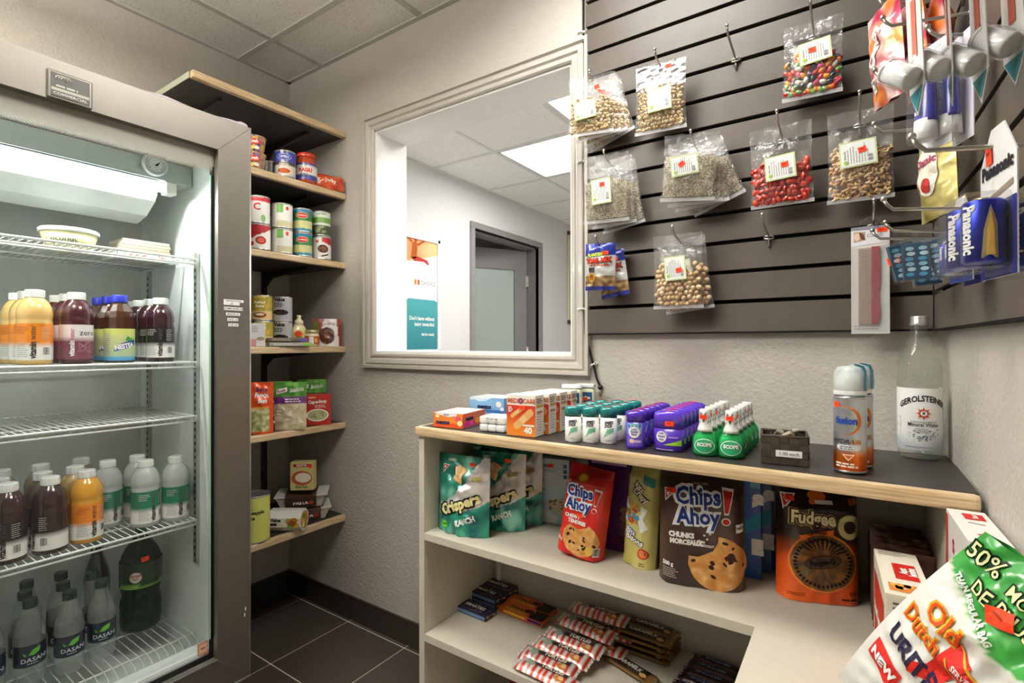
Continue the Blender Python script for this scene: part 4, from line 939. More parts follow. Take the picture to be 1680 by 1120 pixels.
knorr('green pouch with dark red band, standing behind the soup box', (-1.945, 1.325, z5), R(40), '5a1f1c', food=('8a6a44', '5a3a28'))
t = thing('soup_box', 'red instant soup box at right end of the soup shelf', 'box', (-1.892, 1.322, z5), R(52))
F, Rr, Ll, T = boxS(.105, .045, .128); m = boxm(.105, .045, .128, H('b8241c')); m.ell(F, .0, .042, .044, .026, WHITE, n=28); m.ell(F, .0, .042, .039, .022, H('b9b48a'), off=.0008, n=28); [m.ell(F, random.uniform(-.024, .024), .042+random.uniform(-.012, .012), .004, .003, H('8a9a5a'), off=.0012) for _ in range(14)]
m.text(F, 'Lipton', -.022, .113, .008, H('f0d8a0'), .03); m.text(F, 'Cup-a-Soup', -.0, .092, .013, WHITE, .04, sx=.8, rot=.06); m.lines(F, -.01, .04, .084, 2, .007, .003, H('f0e0d0')); m.rect(Ll, -.0215, .0215, .01, .12, H('3a2a26')); m.build('carton', t)
# lowest shelf: trays and small box
def tray(label, loc, rz, s=1., lid=None, g='ready meal trays'):
    t = thing('meal_tray', label, 'tray', loc, rz, g)
    m = MB(); a, b, h = .085*s, .06*s, .042*s
    m.mesh([(-a*.8, -b*.75, 0), (a*.8, -b*.75, 0), (a*.8, b*.75, 0), (-a*.8, b*.75, 0), (-a, -b, h), (a, -b, h), (a, b, h), (-a, b, h)], [(3, 2, 1, 0), (0, 1, 5, 4), (1, 2, 6, 5), (2, 3, 7, 6), (3, 0, 4, 7)], H('c9c4b8'), 'gloss')
    m.box(-a-.006, a+.006, -b-.006, b+.006, h, h+.003, H('dad6ca'), 'gloss', .001); m.build('plastic_tray', t)
    m = MB(); w_ = a*.62; q = lid or '6a3a2a'
    vs = [(-w_, -b*.86-.003, .004), (-w_, -b-.010, h+.002), (-w_, -b*.7, h+.012), (-w_, b*.7, h+.012), (-w_, b+.010, h+.002), (-w_, b*.86+.003, .004)]; vs = vs+[(w_, y, z) for _, y, z in vs]
    m.mesh(vs, [(i, i+1, i+7, i+6) for i in range(5)][::1], H(q), 'card')
    S = lambda x, z, o: (x, -b*.88-.006-z*.14-o, z+.004)
    m.text(S, 'PASTA', -.0, .012, .014, H('e8e0d8'), .05); m.ell(S, .035*s, .018, .010, .008, H('b83a30'), off=.002)
    S2 = lambda x, z, o: (x, z, h+.0125+o); m.ell(S2, 0, 0, w_*.6, b*.4, H('a86a3a')); m.text(S2, 'Bistro', 0, .02, .014, WHITE, .03, off=.001)
    m.build('sleeve', t); return t
tray('ready meal tray with printed sleeve at bottom of the stack', (-1.97, 1.315, z6), R(58), 1.12, '5a4038')
tray('ready meal tray with printed sleeve on top of the other tray', (-1.965, 1.30, z6+.0605), R(50), 1.15, '4a302a')
t = thing('value_noodle_pack', 'white value meal pack with orange food window on lowest shelf', 'food pack', (-1.885, 1.185, z6), R(34))
m = MB(); n_ = 8; vs = []
for x in (-.070, .062):
    s_ = 1.0 if x < 0 else 1.0
    vs += [(x, .044*cos(2*pi*i/n_+pi/8)*s_, .0405+.044*sin(2*pi*i/n_+pi/8)*s_) for i in range(n_)]
m.mesh(vs, [tuple(range(n_))[::-1], tuple(range(n_, 2*n_))]+[(i, (i+1) % n_, n_+(i+1) % n_, n_+i) for i in range(n_)], H('dedbd6'), 'card')
S = lambda x, z, o: (x, -.0407-o, .0405+z); m.text(S, 'Value', -.034, .004, .012, BLACK, .05); m.rect(S, -.065, -.03, -.012, -.002, H('2a2a2c'))
for (a, b, c) in ((0, 0, 'd89a3a'), (.016, .010, 'c98420'), (.022, -.010, 'e0a848'), (.004, -.012, '7a9a3c'), (.012, -.002, 'e0682c'), (-.006, .008, 'c8b070')): m.ell(S, .022+a, b, .014, .010, H(c), off=.001)
S = lambda x, z, o: (.0622+o, x, .0405+z); m.ell(S, 0, 0, .036, .036, H('c8a040'), n=8); [m.ell(S, .02*cos(k), .02*sin(k), .013, .007, H(('b8862c', 'd8742c', '6a8a34', 'e0b050', 'f0e4c8')[k % 5]), off=.001+k*.0003, rot=k) for k in range(6)]
m.build('carton', t)
t = thing('rice_box', 'small yellow and red rice box standing on the stacked meal trays', 'box', (-1.915, 1.270, z6+.138), R(38))
F, Rr, Ll, T = boxS(.092, .045, .115); m = boxm(.092, .045, .115, H('c8bc7c')); m.rect(F, -.034, .04, .096, .108, H('a83024')); m.text(F, 'RISOTTO', 0, .099, .007, WHITE, .04, off=.0008); m.ell(F, .0, .050, .042, .030, H('b85a34'), n=26); m.ell(F, .006, .052, .032, .020, H('e4dcc8'), off=.0008, n=24); m.ell(F, .034, .098, .009, .008, H('e8442a'), off=.0012); m.text(F, 'Rice Dish', 0, .010, .009, H('3f6a30'), .04); m.rect(Ll, -.022, .022, .003, .112, H('5a564e')); m.build('carton', t)
# ================================================================ goods on the counter
ZC = .9412
def disp_tray(label, a, b, z, d, h, cf, cs, art=None, sart=None, name='candy_tray'):
    (loc, rz) = place2(a, b, z, d); w = hypot(b[0]-a[0], b[1]-a[1])
    t = thing(name, label, 'candy box', loc, rz)
    m = MB(); e = .0012
    for q, c in (((-w/2, w/2, -d/2, -d/2+e), cf), ((-w/2, w/2, d/2-e, d/2), cf), ((-w/2, -w/2+e, -d/2, d/2), cs), ((w/2-e, w/2, -d/2, d/2), cs)): m.box(q[0], q[1], q[2], q[3], 0, h, H(c), 'card')
    m.box(-w/2, w/2, -d/2, d/2, 0, e, H('f0eee8'), 'card'); 
    for q in ((-w/2+e, w/2-e, -d/2+e, -d/2+e+.001), (-w/2+e, w/2-e, d/2-e-.001, d/2-e)): m.box(*q, e, h-.0005, H('f4f2ee'), 'paper')
    for s_ in (-1, 1): m.box(s_*(w/2-e-.0006)-.0005, s_*(w/2-e-.0006)+.0005, -d/2+e, d/2-e, e, h-.0005, H('f4f2ee'), 'paper')
    F, Rr, Ll, T = boxS(w, d, h); art and art(m, F); sart and sart(m, Rr); m.build('carton', t); return t, w
def art_mf(m, F):
    m.rect(F, -.05, .05, .0, .012, H('e2561e')); m.poly(F, [(-.05, .0405), (-.02, .034), (.0, .030), (.03, .034), (.03, .0405)], WHITE, off=.0006); m.ell(F, -.036, .032, .007, .005, H('f0dca0'), off=.0009); m.text(F, 'mentos', -.017, .0095, .0115, H('1a2350'), .05, sx=.92, off=.0014); m.ell(F, .034, .026, .009, .008, H('e0507a'), off=.0009); m.ell(F, .040, .014, .009, .008, H('f2dca0'), off=.001); m.text(F, 'FRUIT', -.005, .0335, .005, H('3a3a8a'), .02, off=.001)
def art_ms(m, S): m.text(S, 'mentos', -.028, .020, .012, H('1a2350'), .05, sx=.85, rot=.02); m.rect(S, -.06, .0, .003, .016, H('d8288a')); m.ell(S, -.018, .010, .009, .006, H('e85ab0'), off=.0008); m.ell(S, .02, .014, .014, .009, H('e8a03a'))
disp_tray('open orange candy display carton at left end of the counter', (-1.026, 1.102), (-.927, 1.117), ZC, .13, .041, 'e8842c', 'd8643a', art_mf, art_ms)
def art_mb(m, F): m.rect(F, -.062, .062, 0, .010, H('3f6fb0')); m.text(F, 'mentos', -.008, .013, .0125, H('1a2350'), .05, sx=.92, off=.001); m.ell(F, .044, .028, .010, .009, WHITE, off=.0008); m.ell(F, .056, .014, .007, .006, H('e4eef4'), off=.0008); m.poly(F, [(-.062, .047), (-.062, .038), (-.045, .040), (-.03, .034), (-.005, .036), (.02, .047)], H('cfe2f2'), off=.0006)
disp_tray('light carton carrying the blue mint carton at back of the counter', (-1.020, 1.262), (-.892, 1.272), ZC, .11, .026, 'b9c4d2', 'a8b8cc', lambda m, F: m.text(F, 'mentos', .0, .010, .009, H('4a4a7a'), .03))
disp_tray('open blue mint display carton stacked on a paler one', (-1.020, 1.262), (-.892, 1.272), ZC+.0265, .10, .047, '7fb2de', '6a9fd0', art_mb)
t = thing('mint_bundle', 'shrink-wrapped bundle of small white mint boxes beside orange bandage boxes', 'mints', (-.832, 1.155, ZC), .1)
for k in range(3):
    for j in range(2):
        m = MB(); m.box(-.040+.0268*k, -.0137+.0268*k, -.035, .035, .0002+.021*j, .0205+.021*j, H('efefee'), 'gloss', .006); m.build('mint_box', t)
m = MB(); S = flatS(-.0352); m.rect(S, -.032, .034, .030, .040, H('f6f5f2')); m.text(S, 'TIC TAC 1.00', .001, .0325, .0048, H('444444'), .01, sx=.9, off=.001); m.build('price_label', t)
# bandage boxes
m = boxm(.086, .048, .107, H('f2ece2')); F, Rr, Ll, T = boxS(.086, .048, .107)
m.grid(lambda u, v: (-.043+.086*u, -.0244, .0+.080*v), 10, 12, lambda u, v: mixc(H('e88a24'), H('c8341e'), min(1, v*1.3)), 'card')
F2 = lambda x, z, o: F(x, z, o+.0004)
m.text(F2, 'MEDI', -.024, .086, .0115, H('b8541e'), .03, sx=.92); m.text(F2, 'CARE', .025, .086, .0115, H('b8541e'), .03, sx=.92); m.ell(F2, .0, .0915, .0078, .0078, H('7a3a5a')); m.ell(F2, .0, .0915, .004, .004, H('b07090'), off=.0009)
BD = H('d8a868')
def band(cx, cz, L_, w_, r):
    c, s_ = cos(r), sin(r); P_ = lambda a, b: (cx+a*c-b*s_, cz+a*s_+b*c)
    m.poly(F2, [P_(-L_, -w_*.6), (P_(-L_*.8, -w_)), P_(L_*.8, -w_), P_(L_, -w_*.6), P_(L_, w_*.6), P_(L_*.8, w_), P_(-L_*.8, w_), P_(-L_, w_*.6)], BD); m.rect(F2, cx-.0001, cx, cz, cz+.0001, BD); m.poly(F2, [P_(-L_*.25, -w_*.8), P_(L_*.25, -w_*.8), P_(L_*.25, w_*.8), P_(-L_*.25, w_*.8)], H('e2bb82'), off=.001)
band(-.012, .061, .022, .0055, .62); band(.008, .044, .036, .010, .72)
m.text(F2, '40', .022, .008, .016, WHITE, .05); m.rect(F2, .006, .040, .026, .031, H('e8dccc')); m.lines(F2, -.038, -.024, .075, 3, .005, .003, WHITE); m.lines(Rr, -.018, .018, .098, 3, .005, .003, H('7a5a4a')); m.rect(Rr, -.018, .018, .074, .082, H('c8a05a')); m.lines(Rr, -.016, .016, .066, 8, .007, .0022, H('b0a498')); m.rect(Rr, -.016, .016, .06, .064, H('c86a4a'))
o = m.build('bandage_box'); tag(o, 'orange and white bandage box numbered 40, front of its row', 'bandage box', 'bandage boxes'); o.location = (-.730, 1.138, ZC); o.rotation_euler = (0, 0, .06)
sticker(o, F2, .004, .074, .017, .011, .05)
for i in range(1, 4): c = dup(o, (-.727+.004*i, 1.138+.0555*i, ZC), .06+.02*(i % 2), 'orange and white bandage box, '+nth(i)+' in its row on the counter')
# petroleum jelly
def jelly(label, loc, rz):
    t = thing('jelly_bottle', label, 'bottle', loc, rz, 'petroleum jelly bottles')
    m = MB(); m.box(-.030, .030, -.017, .017, .0, .110, H('dfe3c0'), 'gloss', .010); m.build('body', t)
    m = MB(); m.box(-.029, .029, -.016, .016, .1105, .122, H('eef0f0'), 'gloss', .003); m.build('lid', t)
    m = MB(); S = flatS(-.0172); m.rect(S, -.024, .024, .060, .098, H('1f4f86'), 'card'); m.rect(S, -.024, .024, .060, .070, H('3f87a8'), 'card', .0007); m.text(S, 'Vaseline', 0, .078, .010, WHITE, .04, sx=.78, off=.001); m.build('label', t)
    sticker(t, S, .0, .078, .020, .010, 0)
jelly('pale petroleum jelly bottle with blue label, left of the pair', (-.694, 1.338, ZC), .25); jelly('pale petroleum jelly bottle behind right of the other one', (-.672, 1.380, ZC), .2)
# deodorant sticks
def deo(w, d, h, body, capc, hc, art, bh=.009):
    e = empty('deodorant_stick')
    m = MB(); m.lathe([(.47, .0), (.5, .002), (.5, h-hc)], 26, body, 'gloss', sx=w, sy=d); 
    S = lambda x, z, o: (x, -(d*.5*sqrt(max(.03, 1-(2*x/w)**2))+o), z); art(m, S); m.build('body', e)
    m = MB(); m.lathe([(.505, h-hc), (.505, h-bh), (.47, h-bh*.45), (.36, h-.0015), (.1, h)], 26, capc, 'candy', sx=w, sy=d); m.build('cap', e)
    s_ = sticker(e, lambda x, z, o: (x, z, h-.0006+o), .0, .0, w*.38, d*.3, 0)
    return e
def a_ss(m, S): m.text(S, 'SPEED', .001, .047, .0068, BLACK, .05, shear=.3, sx=.8, off=.0008, rot=.1); m.text(S, 'STICK', .0, .039, .0060, BLACK, .05, shear=.3, sx=.8, off=.0008, rot=.1); m.poly(S, [(-.012, .012), (-.003, .034), (.013, .038), (.012, .026), (-.002, .022)], H('7cc09a')); m.lines(S, -.008, .009, .010, 1, .004, .002, H('b8b8b0')); m.rect(S, -.008, .008, .0, .003, H('d8d8d4'))
def a_ls(m, S): m.poly(S, [(-.017, .058), (.017, .058), (.017, .006), (-.017, .006)], H('6a52c0')); m.poly(S, [(-.017, .058), (.017, .058), (.014, .034), (-.017, .034)], H('7fc0c8'), off=.0006); m.ell(S, -.001, .038, .013, .013, WHITE, off=.0009); m.text(S, 'Lady', -.001, .043, .0045, H('3a2a8a'), .03, off=.0013); m.text(S, 'Speed', -.001, .037, .0048, H('3a2a8a'), .03, off=.0013); m.text(S, 'Stick', -.001, .031, .0045, H('3a2a8a'), .03, off=.0013); m.ell(S, -.006, .018, .006, .005, H('e0b8a0'), off=.0009); m.rect(S, .0, .014, .015, .020, H('c8b0e0'), off=.0009)
def a_lw(m, S): m.ell(S, -.014, .032, .0115, .0125, WHITE, off=.0006); m.text(S, 'Lady', -.014, .038, .004, H('3a2a8a'), .03, off=.001); m.text(S, 'Speed', -.014, .031, .0045, H('3a2a8a'), .03, off=.001); m.text(S, 'Stick', -.014, .024, .004, H('3a2a8a'), .03, off=.001); m.poly(S, [(-.01, .014), (.029, .026), (.029, .013)], H('9ac83a'), off=.0008); m.rect(S, .002, .022, .030, .033, H('b8a0e0'), off=.0008); m.rect(S, -.026, .012, .003, .0045, H('d8c8f0'), off=.0008)
PUR = H('4f2bb0')
d1 = deo(.041, .027, .088, H('ecebe4'), H('127a78'), .026, a_ss)
k = 0; first = True; cn = ['left', 'middle', 'right']
for c in range(3):
    for r in range(4):
        loc = (-.583+.041*c, 1.128+.056*r+.014*c, ZC); lb = f'teal-capped white deodorant stick, {cn[c]} column, {nth(r)}'
        if first: d1.location = loc; d1.rotation_euler = (0, 0, .3); tag(d1, lb, 'deodorant', 'teal-capped deodorants'); first = False
        else: dup(d1, loc, .3+.06*((r+c) % 3-1), lb)
d2 = deo(.044, .030, .087, PUR, PUR, .026, a_ls)
for r in range(6):
    loc = (-.425, 1.135+.0375*r, ZC); lb = 'narrow purple deodorant stick, '+nth(r)+' of the left purple row'
    if r == 0: d2.location = loc; d2.rotation_euler = (0, 0, .18); tag(d2, lb, 'deodorant', 'narrow purple deodorants')
    else: dup(d2, loc, .18+.03*(r % 2), lb)
d3 = deo(.066, .030, .090, H('46269e'), H('5a36c4'), .040, a_lw, .014)
sticker(d3, lambda x, z, o: (x, -(.0152*sqrt(max(.03, 1-(2*x/.067)**2))+o), z), .004, .062, .019, .011, .0)
for r in range(7):
    loc = (-.353, 1.150+.0335*r, ZC); lb = 'wide purple deodorant stick, '+nth(r)+' of the right purple row'
    if r == 0: d3.location = loc; d3.rotation_euler = (0, 0, .12); tag(d3, lb, 'deodorant', 'wide purple deodorants')
    else: dup(d3, loc, .12+.02*(r % 2), lb)
# mouthwash
e = empty('mouthwash_bottle')
m = MB(); GRN = H('36b57a')
m.lathe([(.0225, 0), (.0255, .003), (.0265, .012), (.026, .030), (.023, .042), (.016, .052), (.0125, .058), (.012, .062)], 26, GRN, 'green_gel', sx=1., sy=.72); m.lathe([(.021, .002), (.0242, .006), (.0248, .028), (.0215, .040), (.0145, .050)], 22, H('5fd096'), 'candy', sx=1., sy=.68); m.build('bottle', e)
m = MB(); S = lambda x, z, o: (x, -(.0186*sqrt(max(.03, 1-(x/.0262)**2))*(1 if z < .035 else .93)+o), z)
m.ell(S, 0, .022, .0205, .0155, WHITE, off=.0005, n=26); m.ell(S, 0, .022, .0190, .0140, H('2a9c68'), off=.0008, n=26); m.text(S, 'SCOPE', 0, .0215, .0072, WHITE, .06, sx=.95, off=.0014); m.lines(S, -.01, .01, .018, 2, .004, .0014, H('c8e8d4')); m.build('label', e)
m = MB(); m.lathe([(.0165, .052), (.0150, .058), (.0122, .066), (.0118, .090), (.0112, .0975), (.010, .099)], 24, H('eeeee8'), 'gloss')
S = cylS(.0126); rnd = random.Random(2)
for q in range(26): x, z = rnd.uniform(-.035, .035), rnd.uniform(.066, .088); m.flat(S, [(x, z), (x+.0016, z), (x+.004, z+.006), (x+.0026, z+.006)], [(0, 1, 2), (0, 2, 3)], H('2a2a2a'), off=.0006)
m.build('cap_sleeve', e)
sticker(e, S, -.003, .083, .015, .010, -.1)
k = 0
for c in range(2):
    for r in range(5):
        loc = (-.274+.052*c, 1.148+.047*r+.006*c, ZC); lb = f'small green mouthwash bottle, {"left" if c == 0 else "right"} row, {nth(r)}'
        if k == 0: e.location = loc; e.rotation_euler = (0, 0, .15); tag(e, lb, 'mouthwash', 'small green mouthwash bottles')
        else: dup(e, loc, .15+.12*((r+c) % 3-1), lb)
        k += 1
# basket with lighters
t = thing('basket', 'small dark woven basket labelled 1.00 each on the counter', 'basket', (-.125, 1.178, ZC), .13)
m = MB(); w_, d_, h_ = .082, .078, .056; WV = H('4a4036')
for i in range(5):
    for j in range(4):
        for (P_, n_, Lq) in (('y', -1, w_), ('y', 1, w_), ('x', -1, d_), ('x', 1, d_)):
            a0, a1 = -Lq/2+Lq*i/5, -Lq/2+Lq*(i+1)/5; z0, z1 = h_*j/4, h_*(j+1)/4; o_ = .0008 if (i+j) % 2 else 0
            c = mixc(WV, H('2e2720'), .5*((i+j) % 2))
            fl = 1+.10*j/4
            if P_ == 'y': m.box(a0, a1-.0006, n_*d_/2*1-.0012+n_*o_, n_*d_/2+.0012+n_*o_, z0, z1-.0006, c, 'matte', .0006)
            else: m.box(n_*w_/2-.0012+n_*o_, n_*w_/2+.0012+n_*o_, a0, a1-.0006, z0, z1-.0006, c, 'matte', .0006)
m.box(-w_/2, w_/2, -d_/2, d_/2, 0, .002, WV, 'matte')
for y in (-d_/2, d_/2): m.tube([(-w_/2, y, h_), (w_/2, y, h_)], .0025, WV, 'matte')
for x in (-w_/2, w_/2): m.tube([(x, -d_/2, h_), (x, d_/2, h_)], .0025, WV, 'matte')
m.build('woven_body', t)
m = MB(); S = flatS(-d_/2-.0022); m.rect(S, -.016, .030, .016, .029, H('f4f2ee')); m.text(S, '1.00 each', .007, .0195, .0066, H('333333'), .0, off=.0009); m.build('price_label', t)
for i, (x, y, z, rx, ry, rz, c) in enumerate(((-.012, .0, .035, 60, 20, 10, '8a8478'), (.012, .006, .040, 70, 10, 20, '3a4246'), (.0, -.014, .034, 60, 30, 40, 'a89c88'), (.018, -.006, .038, 50, -20, 30, '9a9080'))):
    q = thing('nail_clipper', ('grey', 'dark', 'beige', 'tan')[i]+' folding clipper lying in the woven basket', 'clipper', (-.125+x, 1.178+y, ZC+z+.017), R(rz), 'clippers in the basket', R(rx-90), R(ry))
    m = MB(); m.box(-.007, .007, -.024, .024, -.004, .004, H(c), 'plastic', .003); m.build('handle', q); m = MB(); m.box(-.005, .005, .018, .031, -.002, .002, H('b8b8b4'), 'metal', .001); m.build('blade', q)
# shaving gel cans
def gel(label, loc, rot, backc='2a8fa8'):
    t = thing('shaving_gel_can', label, 'spray can', loc, 0, 'shaving gel cans')
    r = .0268; S = cylS(r, 0, rot); m = MB()
    def cf(u, v):
        return mixc(H('c8541a'), H('e07a2a'), v*3.2) if v < .22 else mixc(H('e07a2a'), H('c9cacb'), (v-.22)*9) if v < .33 else H('c6c9cc')
    m.lathe([(.024, 0), (r, .002), (r, .006)], 30, H('9a9a98'), 'tin'); m.grid(lambda u, v: (r*sin(2*pi*u), -r*cos(2*pi*u), .006+.132*v), 40, 30, cf, 'tin'); m.lathe([(r, .138), (r*.97, .141), (r*.8, .145)], 30, H('c8cacc'), 'tin')
    pts = [(.026*cos(a)*1.05-.006, .098+.030*sin(a)*.9) for a in [R(-100+k*13) for k in range(17)]]
    for p, q in zip(pts[:-1], pts[1:]): m.flat(S, [(p[0], p[1]), (p[0]*.88-.003, p[1]*.97+.0027), (q[0]*.88-.003, q[1]*.97+.0027), (q[0], q[1])], [(0, 1, 2), (0, 2, 3)], H('d8701e'), off=.0006)
    m.text(S, 'fusion', -.003, .092, .0125, H('2a4a9a'), .05, sx=.82, off=.0012); m.text(S, 'Gillette', -.008, .110, .006, H('8a8f98'), .02, off=.001)
    m.text(S, 'HYDRA', -.009, .056, .0076, H('3a3a40'), .03, shear=.2, off=.001); m.text(S, 'GEL', .013, .056, .0076, H('d88a4a'), .03, shear=.2, off=.001)
    m.poly(S, [(-.018, .053), (.018, .053), (.020, .047), (.014, .043), (-.014, .043), (-.020, .047)], H('dfe0e2')); m.lines(S, -.014, .014, .051, 2, .004, .0018, H('6a6a70'), off=.0009); m.lines(S, -.022, .022, .020, 2, .005, .003, H('f2e4d0')); m.flat(S, [(-.010, .036), (.010, .036), (.0, .024)], [(0, 2, 1)], H('f0d8c0')); m.flat(S, [(-.007, .0345), (.007, .0345), (.0, .0265)], [(0, 2, 1)], H('c8641e'), off=.0008)
    m.build('can', t)
    m = MB(); m.lathe([(r, .1455), (r*1.0, .150), (r*.99, .172), (r*.95, .186), (r*.78, .196), (r*.4, .199)], 32, H('e8ecee'), 'milky', caps=False); m.lathe([(r*.86, .1455), (r*.84, .172), (r*.5, .184)], 24, H('eef0f0'), 'gloss'); m.lathe([(r*1.005, .1452), (r*1.005, .153)], 32, H('eceeee'), 'gloss', caps=False); m.build('cap', t)
    m = MB(); A = [R(a) for a in range(-35, 71, 7)]
    pr = [(1.04, .153), (1.035, .172), (1.0, .188), (.82, .199), (.4, .202)]
    for i in range(len(A)-1):
        for k in range(len(pr)-1):
            (r0, z0), (r1, z1) = pr[k], pr[k+1]; m.face([(r*r0*cos(A[i]), r*r0*sin(A[i]), z0), (r*r0*cos(A[i+1]), r*r0*sin(A[i+1]), z0), (r*r1*cos(A[i+1]), r*r1*sin(A[i+1]), z1), (r*r1*cos(A[i]), r*r1*sin(A[i]), z1)], H(backc), 'gloss', True)
    m.build('trigger', t)
    sticker(t, S, -.020, .127, .012, .010, .0)
    return t
gel('tall orange and silver shaving gel can, front one with teal trigger', (-.012, 1.150, ZC), -.10); gel('tall shaving gel can hidden right behind the front gel can', (-.001, 1.213, ZC), .2)
# mineral water bottle
t = thing('glass_water_bottle', 'empty clear glass mineral water bottle with white label in the corner', 'bottle', (.108, 1.372, ZC), 0)
m = MB(); pr = [(.028, .002), (.034, .004), (.0375, .010), (.038, .020), (.038, .170), (.0365, .195), (.031, .222), (.023, .246), (.0165, .262), (.0138, .272), (.0135, .282)]
m.lathe(pr, 40, WHITE, 'bottle_glass', caps=False); m.lathe([(.001, .004), (.028, .002)], 30, WHITE, 'bottle_glass', caps=False); m.lathe([(.001, .001), (.0275, .0012), (.034, .0032)], 30, H('8a8f60'), 'bottle_glass', caps=False); m.build('glass_body', t)
m = MB(); m.lathe([(.0152, .278), (.0158, .279), (.0158, .284), (.0150, .2855), (.0150, .295), (.0142, .2975), (.01, .298)], 30, H('dcdcda'), 'tin')
m.lathe([(.0157, .2815), (.0157, .2825)], 30, H('8a8a88'), 'tin', caps=False); m.build('screw_cap', t)
m = MB(); r = .0384; S = cylS(r, 0, .02)
def gl(u, v):
    x = (u-.5)*2; s_ = abs(x)
    return mixc(H('b4bcc0'), H('f0f1ee'), min(1, v*5-.2+(.4-s_*1.3))) if v < .30 else mixc(H('f2f2ee'), H('c2cacc'), max(0, s_*2.2-1.2))
m.grid(lambda u, v: (r*sin((u-.5)*4.2), -r*cos((u-.5)*4.2), .020+.128*v), 40, 24, gl, 'paper')
m.text(S, 'GEROLSTEINER', .003, .122, .0118, H('2a2a30'), .03, sx=.74, off=.0007, arc=9); S1 = lambda x, z, o: S(x, z, o+.0004)
for k in range(16): a = 2*pi*k/16; rr = .0135 if k % 2 == 0 else .0105; m.flat(S1, [(.003+.0065*cos(a-.28), .097+.0065*sin(a-.28)), (.003+rr*cos(a), .097+rr*sin(a)), (.003+.0065*cos(a+.28), .097+.0065*sin(a+.28))], [(0, 1, 2)], H('c22f22') if k % 2 == 0 else H('d88a3a'))
m.ell(S1, .003, .097, .0068, .0068, H('c22f22'), off=.0006); m.ell(S1, .003, .097, .0054, .0054, WHITE, off=.0009)
m.poly(S1, [(.0005, .094), (.003, .0955), (.0055, .094), (.0045, .098), (.006, .1005), (.003, .0995), (.0005, .1005), (.0015, .097)], H('222230'), off=.0012)
m.text(S, 'Carbonated Natural', .003, .078, .0036, H('4a4a50'), 0, off=.0008); m.text(S, 'Mineral Water', .003, .070, .0078, H('2c2c32'), .01, sx=.8, off=.0008); m.lines(S, -.012, .018, .066, 3, .0034, .0012, H('8a8a8c'))
rnd = random.Random(8)
for k in range(46): a = rnd.uniform(-.026, .030); z = .045+.014*abs(a)/.03+rnd.uniform(-.008, .010); m.ell(S, a, z, rnd.uniform(.0006, .0022), rnd.uniform(.0006, .002), mixc(H('4a7a9a'), H('cfe0e4'), rnd.random()), n=7)
m.text(S, '0,75 L', .004, .044, .007, H('5a6a78'), .01, shear=.3, off=.0012); m.lines(S, -.03, .034, .028, 1, .004, .0014, H('8a9098')); m.barcode(S, -.052, -.038, .05, .09, horiz=True); m.build('label', t)
# ================================================================ snacks on the upper cabinet shelf
ZS = .6327
def crisp(label, a, b, rx=-3., seed=0., front=True):
    w = .182; W0 = .5
    def f(x, z):
        sw = .034+.42*(x+.08); hi = sw+.062+.022*sin(x*30)+(.05*(x-.02)/.06 if x > .02 else 0)
        n = nz(x*26+seed, z*26, seed)
        if sw-.01*sin(x*30) < z < hi-.0 and x > -.072: return H('d9d2cc')
        return mixc(mixc(H('0f5f5c'), H('2f9c80'), .5+n*1.3), H('8fd8c0'), max(0, nz(x*26, z*14+seed, seed+5)*2.4-.35))  # pale mint patches are foil highlights painted into the colour
    m, S = pouch(w, .222, .065, 2.6, 'stand', f, 'foil', .009, wtop=1.0, n=(40, 52), seed=seed, bow=-.0)
    yc = '1'
    m.text(S, 'Crispers', .008, .074, .0285, H('14281c'), .16, rot=.38, sx=.98, off=.0022); m.text(S, 'Crispers', .008, .074, .0285, H('f0e0a0'), .045, rot=.38, sx=.98, off=.0034)
    m.text(S, 'RANCH', .030, .036, .0155, H('e8ece6'), .05, rot=.36, sx=.8, off=.004)
    NAB(m, lambda x, z, o: S(x, z, o+.0016), -.068, .193, .0185)
    pt = [(-.020, .190), (-.008, .196), (.010, .190), (.022, .181), (.008, .166), (.006, .150), (.004, .139), (-.008, .145), (-.028, .156), (-.016, .170)]
    m.poly(S, pt, H('b87830'), off=.0018); m.poly(S, [(p[0]*.93-.0001, .168+(p[1]-.168)*.93) for p in pt], H('e6c088'), off=.0026)
    m.poly(S, [(-.056, .016), (-.036, .016), (-.036, .034), (-.056, .034)], H('6fbf3a'), off=.0016); m.rect(S, -.053, -.039, .022, .027, H('2f7a2a'), off=.0024)
    m.lines(S, .036, .062, .186, 2, .005, .003, WHITE, off=.002); m.poly(S, [(.038, .165), (.068, .172), (.068, .160), (.038, .152)], H('a8a060'), off=.0018)
    m.poly(S, [(-.05, .212), (-.02, .212), (-.02, .203), (-.05, .203)], H('8fd0a8'), off=.0014); m.text(S, '100', -.036, .203, .008, WHITE, .05, off=.0022)
    loc, rz = place2(a, b, ZS, .05); o = m.build('cracker_pouch'); o.location = loc; o.rotation_euler = (R(rx), 0, rz); tag(o, label, 'snack pouch', 'green cracker pouches')
    sticker(o, S, .036, .200, .018, .011, 0)
    return o
crisp('shiny green cracker pouch foremost at left end of cabinet shelf', (-1.040, 1.120), (-.868, 1.132), -2)
crisp('shiny green cracker pouch, second behind the foremost one', (-.972, 1.200), (-.815, 1.232), -3, 3)
crisp('shiny green cracker pouch, third and rearmost with visible front', (-.955, 1.272), (-.800, 1.300), -2, 6)
crisp('dark green cracker pouch hidden in rear left corner of shelf', (-1.035, 1.285), (-.950, 1.37), -2, 9)
t = thing('diet_food_box', 'pale blue box of white powder drink behind green pouches and red bag', 'box', *(lambda q: (q[0], q[1]))(place2((-.842, 1.342), (-.720, 1.366), ZS, .04)))
F, Rr, Ll, T = boxS(.124, .040, .198); m = boxm(.124, .040, .198, H('b4cdd2'))
